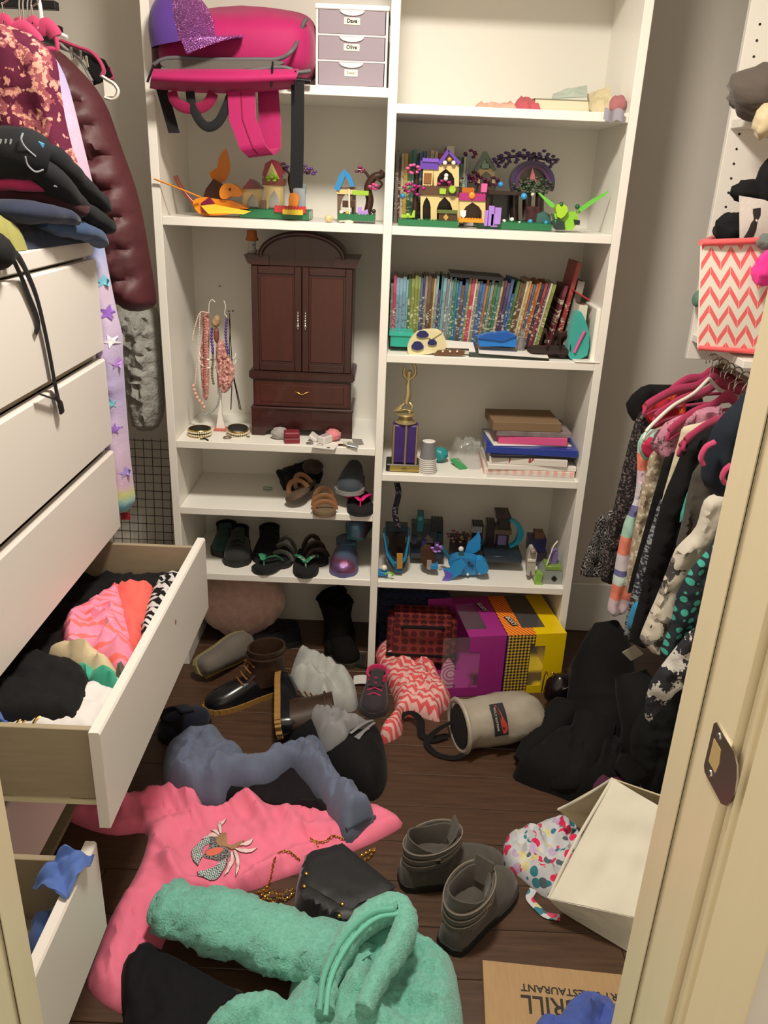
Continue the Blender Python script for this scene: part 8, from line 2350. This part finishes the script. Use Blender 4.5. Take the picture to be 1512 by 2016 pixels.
# bangles
def bangle(label, u, v, y, r, h, rz, tilt):
 t = thing('bangle', label, 'bangle', base_at(*c4(u, v), y, z3), rot=(tilt, 0, rz))
 MB().rings([[(rr * math.cos(a), rr * math.sin(a), zz) for a in np.linspace(0, 2 * math.pi, 33)[:-1]] for rr, zz in ((r, 0), (r, h), (r - .003, h), (r - .003, 0), (r, 0))], False).build('band', mat('dark_band', '2a2620', .5), t)
 mb = MB()
 for zz in (h * .28, h * .72):
  for k in range(30):
   a = 2 * math.pi * k / 30
   mb.ball(((r + .0012) * math.cos(a), (r + .0012) * math.sin(a), zz), .0037, 7, 5)
 mb.build('pearls', mat('gold_pearl', 'd8cdb0', .3), t, 60)
 for zz in (h * .02, h * .98):
  MB().tube([((r + .001) * math.cos(a), (r + .001) * math.sin(a), zz) for a in np.linspace(0, 2 * math.pi, 33)[:-1]], .0015, 5, closed=True).build('edge', M_GOLD, t, 60)
 return t
bangle('gold pearl studded bangle lying flat at the left of the shelf', 268, 1350, .065, .033, .022, 0, 0)
bangle('gold pearl studded bangle tilted against the jewelry stand', 508, 1300, .085, .031, .022, .4, R(10))
def thin_ring(label, u, v, y, r, mt_, w=.0022):
 return one('ring', MB().tube([(r * math.cos(a), r * .9 * math.sin(a), w) for a in np.linspace(0, 2 * math.pi, 25)[:-1]], w, 6, closed=True), mt_, label, 'ring', None, base_at(*c4(u, v), y, z3), smooth=60)
thin_ring('thin dark hoop lying in front of the bangles', 440, 1345, .045, .011, M_CHROME)
one('hair_clip', MB().tube(spline([(-.012, 0, .002), (0, .004, .002), (.010, -.004, .002), (.014, -.010, .002)], 5), .0026, 6), M_BLACKM, 'small black hair clip at the shelf edge', 'hair clip', None, base_at(*c4(295, 1385), .02, z3), smooth=60)
one('chain_heap', MB().tube(spline([(-.03, 0, .002), (-.015, .008, .002), (0, -.004, .003), (.016, .006, .002), (.03, 0, .002)], 5), .0024, 6), M_CHROME, 'short tangled chain beside the thin hoop', 'chain', None, base_at(*c4(520, 1325), .06, z3), smooth=60)
# ring boxes, pouch, card, packets
rb_ = thing('ring_box', 'closed dark red ring box', 'ring box', (float(P(*c4(850, 1400), y=.03)[0]), .035, z3), .18)
M_REDB = mat('red_leatherette', '7d2230', .5)
MB().box(-.023, .023, -.02, .022, 0, .016, .002).build('base', M_REDB, rb_)
MB().box(-.023, .023, -.02, .022, .0168, .034, .003).build('lid', M_REDB, rb_)
wb = thing('ring_box', 'open white ring box lying on its back', 'ring box', (float(P(*c4(1060, 1390), y=.03)[0]), .04, z3), -.55)
M_WB = mat('white_leatherette', 'd6d0cc', .45)
MB().box(-.014, .014, -.022, .022, 0, .024, .003).build('base', M_WB, wb)
MB().box(-.010, .010, -.018, .018, .0235, .0246).build('lining', mat('pink_grey_lining', 'a89a9c', .8), wb)
MB().obox((-.042, .0, .010), (.030, .044, .012), (0, R(35), R(25)), .003).build('lid', M_WB, wb)
blob('pouch', 'crumpled grey cloth pouch before the armoire', 'pouch', (float(P(*c4(775, 1300), y=.06)[0]), .062, z3 + .017), (.026, .020, .019), cloth_mat('grey_pouch', 'a19e9c', .1), .22, 2.4, 3.3)
blob('wool_ball', 'salmon pink wool ball behind the open ring box', 'wool ball', (float(P(*c4(1110, 1320), y=.06)[0]), .068, z3 + .018), (.024, .022, .018), cloth_mat('salmon_wool', 'd8848a', .2, fine=250, bump=.8), .2, 4.0, 4.3)
cd_ = thing('note_card', 'white note card with handwriting and a round stamp over the shelf edge', 'card', (float(P(*c4(1060, 1455), y=-.01)[0]), .005, z3 + .001), -.22, None)
MB().box(-.035, .035, -.028, .022, 0, .0008).build('card', M_WP, cd_, 0)
text_mesh('Ruby', .009, Matrix.Translation((-.016, .012, .0011)), M_INK, 'handwriting', cd_, .0001)
text_mesh('Excel', .010, Matrix.Translation((-.016, .000, .0011)), M_INK, 'handwriting', cd_, .0001)
MB().tube([(.015 + .0045 * math.cos(a), -.016 + .0045 * math.sin(a), .0011) for a in np.linspace(0, 2 * math.pi, 17)[:-1]], .0009, 5, closed=True).build('stamp', M_INK, cd_, 60)
MB().ball((.015, -.016, .001), (.0022, .0022, .0006), 8, 6).build('stamp', M_INK, cd_, 60)
for lb, u, v, y, rz, tx, mt_ in (('silver photo packet leaning at the shelf end', 1270, 1370, .04, .5, .5, mat('silver_packet', '9a9490', .35, .4)), ('small packet with a green and yellow picture', 1210, 1400, .02, .2, .15, mat('green_packet', 'b4b27a', .5, fn=lambda nt: {'color': nt.mix(nt.m('GREATER_THAN', nt.noise(nt.coord('Object'), 60, 2), .52), srgb('c9c4bc'), srgb('9aa83a'))})), ('grey foil wrapper at the shelf edge', 1235, 1440, .005, -.1, .1, mat('foil_wrap', 'a8a8a6', .3, .6))):
 one('packet', MB().obox((0, 0, .008), (.034, .024, .0022), (tx, .15, rz), .0006), mt_, lb, 'packet', None, base_at(*c4(u, v), y, z3))
one('coin', MB().lathe([(.0085, 0), (.0085, .0018), (0, .0018)], 20), mat('bronze', '6b4a36', .4, .8), 'bronze coin beside the open ring box', 'coin', None, base_at(*c4(1160, 1402), .022, z3))
one('coin', MB().lathe([(.012, 0), (.012, .002), (0, .002)], 20), mat('silver_disc', '9c9a98', .35, .7), 'larger silver disc half under the note card', 'coin', None, base_at(*c4(965, 1405), .025, z3))
# screw holes in the back panel
for u, v in ((395, 428), (452, 588), (478, 586)):
 p = P(*c4(u, v), y=BD - .004)
 MB().lathe([(0, 0), (.0034, 0), (.0034, .001), (0, .001)], 12, M=Matrix.Translation(p) @ Matrix.Rotation(R(90), 4, 'X')).build('screw_cap', mat('grey_cap', '8a8478', .6), BK)
# ================================================================== left bay, shoe shelves
z4l, z5l = LZ[1] + .0003, LZ[0] + .0003
def c6(u, v):
 return (340 + u / 3.6, 880 + v / 3.6)
def fx6(u, v, y):
 return float(P(*c6(u, v), y=y)[0])
M_TANL = mat('tan_leather_strap', '8a6040', .5)
strap_sandal('tan strappy leather sandal with its toe over the shelf', *c6(1060, 380), .13, z4l, R(-82), .17, '6d5a44', M_TANL, straps=((.35, .045), (.58, .035), (.78, .028)), buckle=True)
strap_sandal('tan strappy leather sandal propped behind the front one', *c6(980, 300), .17, z4l + .03, R(-105), .16, '5a4a3a', M_TANL, tilt=.5, straps=((.3, .04), (.6, .035)), buckle=False)
blob('sun_hat', 'brown felt shoe cup upside down over the tan sandals', 'hat', (fx6(990, 185, .17), .19, z4l + .085), (.034, .035, .024), cloth_mat('brown_felt', '3a2e26', .15), .1, 2, 1.7)
t = thing('sneaker', 'black trainer lying on its side behind the tan sandal', 'shoe', (fx6(760, 350, .18), .20, z4l + .034), rot=(R(80), 0, R(35)))
MB().prism(sole_poly(.15, 1.05), 0, .014).build('sole', M_SOLED, t)
MB().rings(foot_rings(.15, scaled(FOOT, .8, .8), .012)).build('upper', M_BLACKF, t, 70)
vheap('black_bag', 'folded black fabric shoe bag in the sandal shelf', 'bag', [c6(*p) for p in ((722, 355), (725, 295), (780, 285), (740, 200), (740, 160), (850, 155), (860, 118), (930, 125), (1000, 200), (1000, 300), (860, 352))], .21, M_BLACKF, h=.03, res=.01, fold=0, wr=.004, back=.012)
one('price_tag', MB().obox((0, 0, .006), (.030, .014, .008), (0, 0, -.1), .002), mat('pale_green_box', '8f9c90', .6), 'pale green tag box beside the black shoe bag', 'box', None, (fx6(670, 320, .17), .18, z4l))
def flip_flop(label, loc, rz, sole, strap, L=.20, tilt=(0, 0), toe=True):
 t = thing('flip_flop', label, 'sandal', loc, rot=(tilt[0], tilt[1], rz))
 st = scaled(FOOT, .92, 1)
 MB().prism(sole_poly(L, 1.0, st), 0, .016).build('sole', sole, t)
 MB().prism([(L / 2 + (a - L / 2) * .94, b * .92) for a, b in sole_poly(L, 1.0, st)], .016, .0175).build('footbed', mat('black_footbed', '141416', .8), t)
 for s_ in (-1, 1):
  MB().tube(spline([(.38 * L, s_ * .032, .016), (.52 * L, s_ * .030, .038), (.66 * L, s_ * .014, .042), (.74 * L, 0, .034)], 6), [.009] * 6 + [.012] * 7 + [.010] * 6, 8, flat=.25).build('strap', strap, t, 60)
 MB().tube([(.74 * L, 0, .036), (.755 * L, 0, .016)], .0028, 6).build('toe_post', strap, t, 60)
 return t
M_EVA = mat('black_eva_foam', '17171a', .75)
flip_flop('black flip-flop with a hot pink thong strap', (fx6(1310, 300, .15), .17, z4l), R(-84), M_EVA, mat('hot_pink_rubber', 'd81f74', .4), .19)
t = thing('slipper', 'grey fleece lined slipper stacked on the black flip-flop', 'slipper', (fx6(1290, 150, .17), .20, z4l + .048), rot=(0, 0, R(-95)))
MB().rings(foot_rings(.17, scaled(FOOT, .95, 1.05), .012)).build('upper', cloth_mat('blue_grey_felt', '3e444c', .15), t, 70)
MB().prism(sole_poly(.17, 1.05), 0, .014).build('sole', mat('grey_sole', '8a8a86', .7), t)
# lower shoe shelf
sneaker('dark grey knit trainer at the left of the low shoe shelf', (fx6(470, 640, .22), .24), (fx6(440, 780, .05), .08), .19, cloth_mat('dark_grey_knit', '2b2d2c', .15), M_NAVYF, M_SOLED, tip=(z5l, 0))
sneaker('dark teal trainer behind the grey knit trainer', (fx6(380, 520, .25), .27), (fx6(360, 640, .14), .15), .15, cloth_mat('dark_teal_knit', '1f3a38', .15), M_NAVYF, M_SOLED, tip=(z5l, 0), laces=False)
sneaker('plain black trainer in the middle of the low shoe shelf', (fx6(690, 560, .24), .26), (fx6(650, 720, .08), .12), .18, M_BLACKF, M_BLACKF, M_SOLED, tip=(z5l, 0))
strap_sandal('black sandal with a silver ring strap', *c6(830, 640), .22, z5l, R(-95), .17, '1c1c1e', mat('silver_strap', '6a6a68', .4, .4), buckle=False)
strap_sandal('black strappy sandal behind the floral flip-flop', *c6(960, 560), .24, z5l, R(-70), .17, '1a1a1c', M_SANDL, buckle=False)
M_FLOR = print_mat('green_floral_strap', '2f7a5c', '58a088', 'c8a49c', 60, .6)
flip_flop('black flip-flop with a green floral strap', (fx6(950, 760, .17), .19, z5l), R(-86), M_EVA, M_FLOR, .20)
flip_flop('flip-flop with green strap tipped under the floral one', (fx6(800, 760, .12), .13, z5l + .004), R(-120), M_EVA, mat('green_rubber', '3a8a66', .5), .15, (.15, 0))
M_GLIT = mat('holographic_glitter', '5f7f92', .2, .6, fn=lambda nt: (lambda co: {'color': nt.ramp(nt.noise(co, 9, 2), [(0.3, '2f8f94'), (.5, '6a7fa0'), (.65, '8a4a62'), (.8, '7f6aa0')]), 'normal': nt.bump(nt.voro(co, 500), .5, .001)})(nt.coord('Object')))
t = thing('rain_shoe', 'shiny teal and violet glitter slip-on shoe standing at the shelf end', 'shoe', (fx6(1240, 700, .19), .20, z5l), rot=(0, 0, R(-92)))
MB().prism(sole_poly(.19, 1.05), 0, .014).build('sole', mat('violet_sole', '5a5a86', .5), t)
MB().rings(foot_rings(.19, scaled(FOOT, 1.08, 1.15), .012)).build('upper', M_GLIT, t, 70)
shaft_mesh([(.04, .05, .046, .034), (.075, .05, .044, .036)], .004).build('collar', M_GLIT, t, 60)
t = thing('rain_shoe', 'shiny teal glitter shoe stacked on top with its heel outward', 'shoe', (fx6(1290, 620, .10), .13, z5l + .080), rot=(0, 0, R(86)))
MB().prism(sole_poly(.17, 1.0), 0, .010).build('sole', mat('teal_sole', '3a6a70', .5), t)
MB().rings(foot_rings(.17, scaled(FOOT, 1.0, 1.0), .010)).build('upper', M_GLIT, t, 70)
one('hair_tie', MB().tube([(.012 * math.cos(a), .011 * math.sin(a), .002) for a in np.linspace(0, 2 * math.pi, 25)[:-1]], .0018, 6, closed=True), M_BLACKM, 'black elastic hair tie lying on the low shoe shelf', 'hair tie', None, (fx6(618, 790, .05), .05, z5l), smooth=60)
# ================================================================== bottom left bay: furry cushion and black boots
M_FUR = mat('blush_faux_fur', 'cfa79c', 1.0, sheen=.4, spec=.05, fn=lambda nt: {'color': nt.mix(nt.noise(nt.coord('Object'), 40, 5), srgb('b58d82'), srgb('e6c4b8')), 'normal': nt.bump(nt.noise(nt.mapv(nt.coord('Object'), (1, 1, .4)), 240, 3), .8, .004)})
cu_ = MB().ball((0, 0, 0), (.16, .07, .145), 60, 40, fn=lambda d: (1 - .16 * (abs(d.x * d.z))) * (1 + .05 * mnoise.noise(d * 5) + .045 * mnoise.noise(d * 26)))
cc_ = P(475, 1230, y=.20)
o = one('fur_cushion', cu_, M_FUR, 'blush pink faux fur cushion leaning in the bottom left bay', 'cushion', None, (float(cc_[0]), .20, .147), (R(-14), 0, 0), 80)
M_BFUR = mat('black_faux_fur', '161412', 1.0, spec=.1, fn=lambda nt: {'normal': nt.bump(nt.noise(nt.coord('Object'), 260, 3), .9, .004)})
def snow_boot(label, loc, rot, L=.20):
 t = thing('snow_boot', label, 'boot', loc, rot=rot, group='black furry boots')
 MB().prism(sole_poly(L, 1.08), 0, .018).build('sole', mat('brown_tread', '3a2f22', .8), t)
 MB().rings(foot_rings(L, scaled(FOOT, 1.08, 1.2), .016)).build('foot', M_BFUR, t, 70)
 mb = shaft_mesh([(.05, .06, .058, .042), (.10, .058, .056, .044), (.15, .058, .060, .048), (.185, .058, .064, .052), (.19, .058, .066, .054)], .010, 30)
 bumpy(mb, .006, 90, 2.0)
 mb.build('shaft', M_BFUR, t, 70)
 MB().prism([(.058 + .045 * math.cos(a), .035 * math.sin(a)) for a in np.linspace(0, 2 * math.pi, 17)[:-1]], .12, .122).build('insole', M_INSIDE, t)
 return t
q = P(660, 1275, z=0)
snow_boot('black furry boot standing at the back of the bottom left bay', (float(q[0]) - .02, .20, 0), (0, 0, R(-65)))
snow_boot('black furry boot slumped against its pair', (float(q[0]) + .04, .25, .0), (R(16), 0, R(-100)), .19)
strap_sandal('dark sandal with tan straps before the furry boots', 655, 1270, .07, 0, R(-10), .20, '1d1b14', M_TANL, buckle=False, straps=((.3, .03), (.62, .03)))
sneaker('black slip-on shoe behind the standing duck boot', fxy(590, 1262), fxy(520, 1275), .18, M_BLACKF, M_NAVYF, M_SOLED, name='slip_on_shoe', laces=False)
# specks on the open drawer front
fr = [o_ for o_ in bpy.data.objects if o_.name.startswith('chest_of_drawers')][0]
p = P(346, 1224, x=CX + OPEN4 + .0004)
MB().prism([(p[1] - fr.location.y + .004 * math.cos(a), p[2] + .006 * math.sin(a) * (1 + .3 * math.sin(3 * a))) for a in np.linspace(0, 2 * math.pi, 10)[:-1]], OPEN4 + .0001, OPEN4 + .0008, 'yz').build('stain', mat('red_stain', '8a3a30', .7), fr, 0)
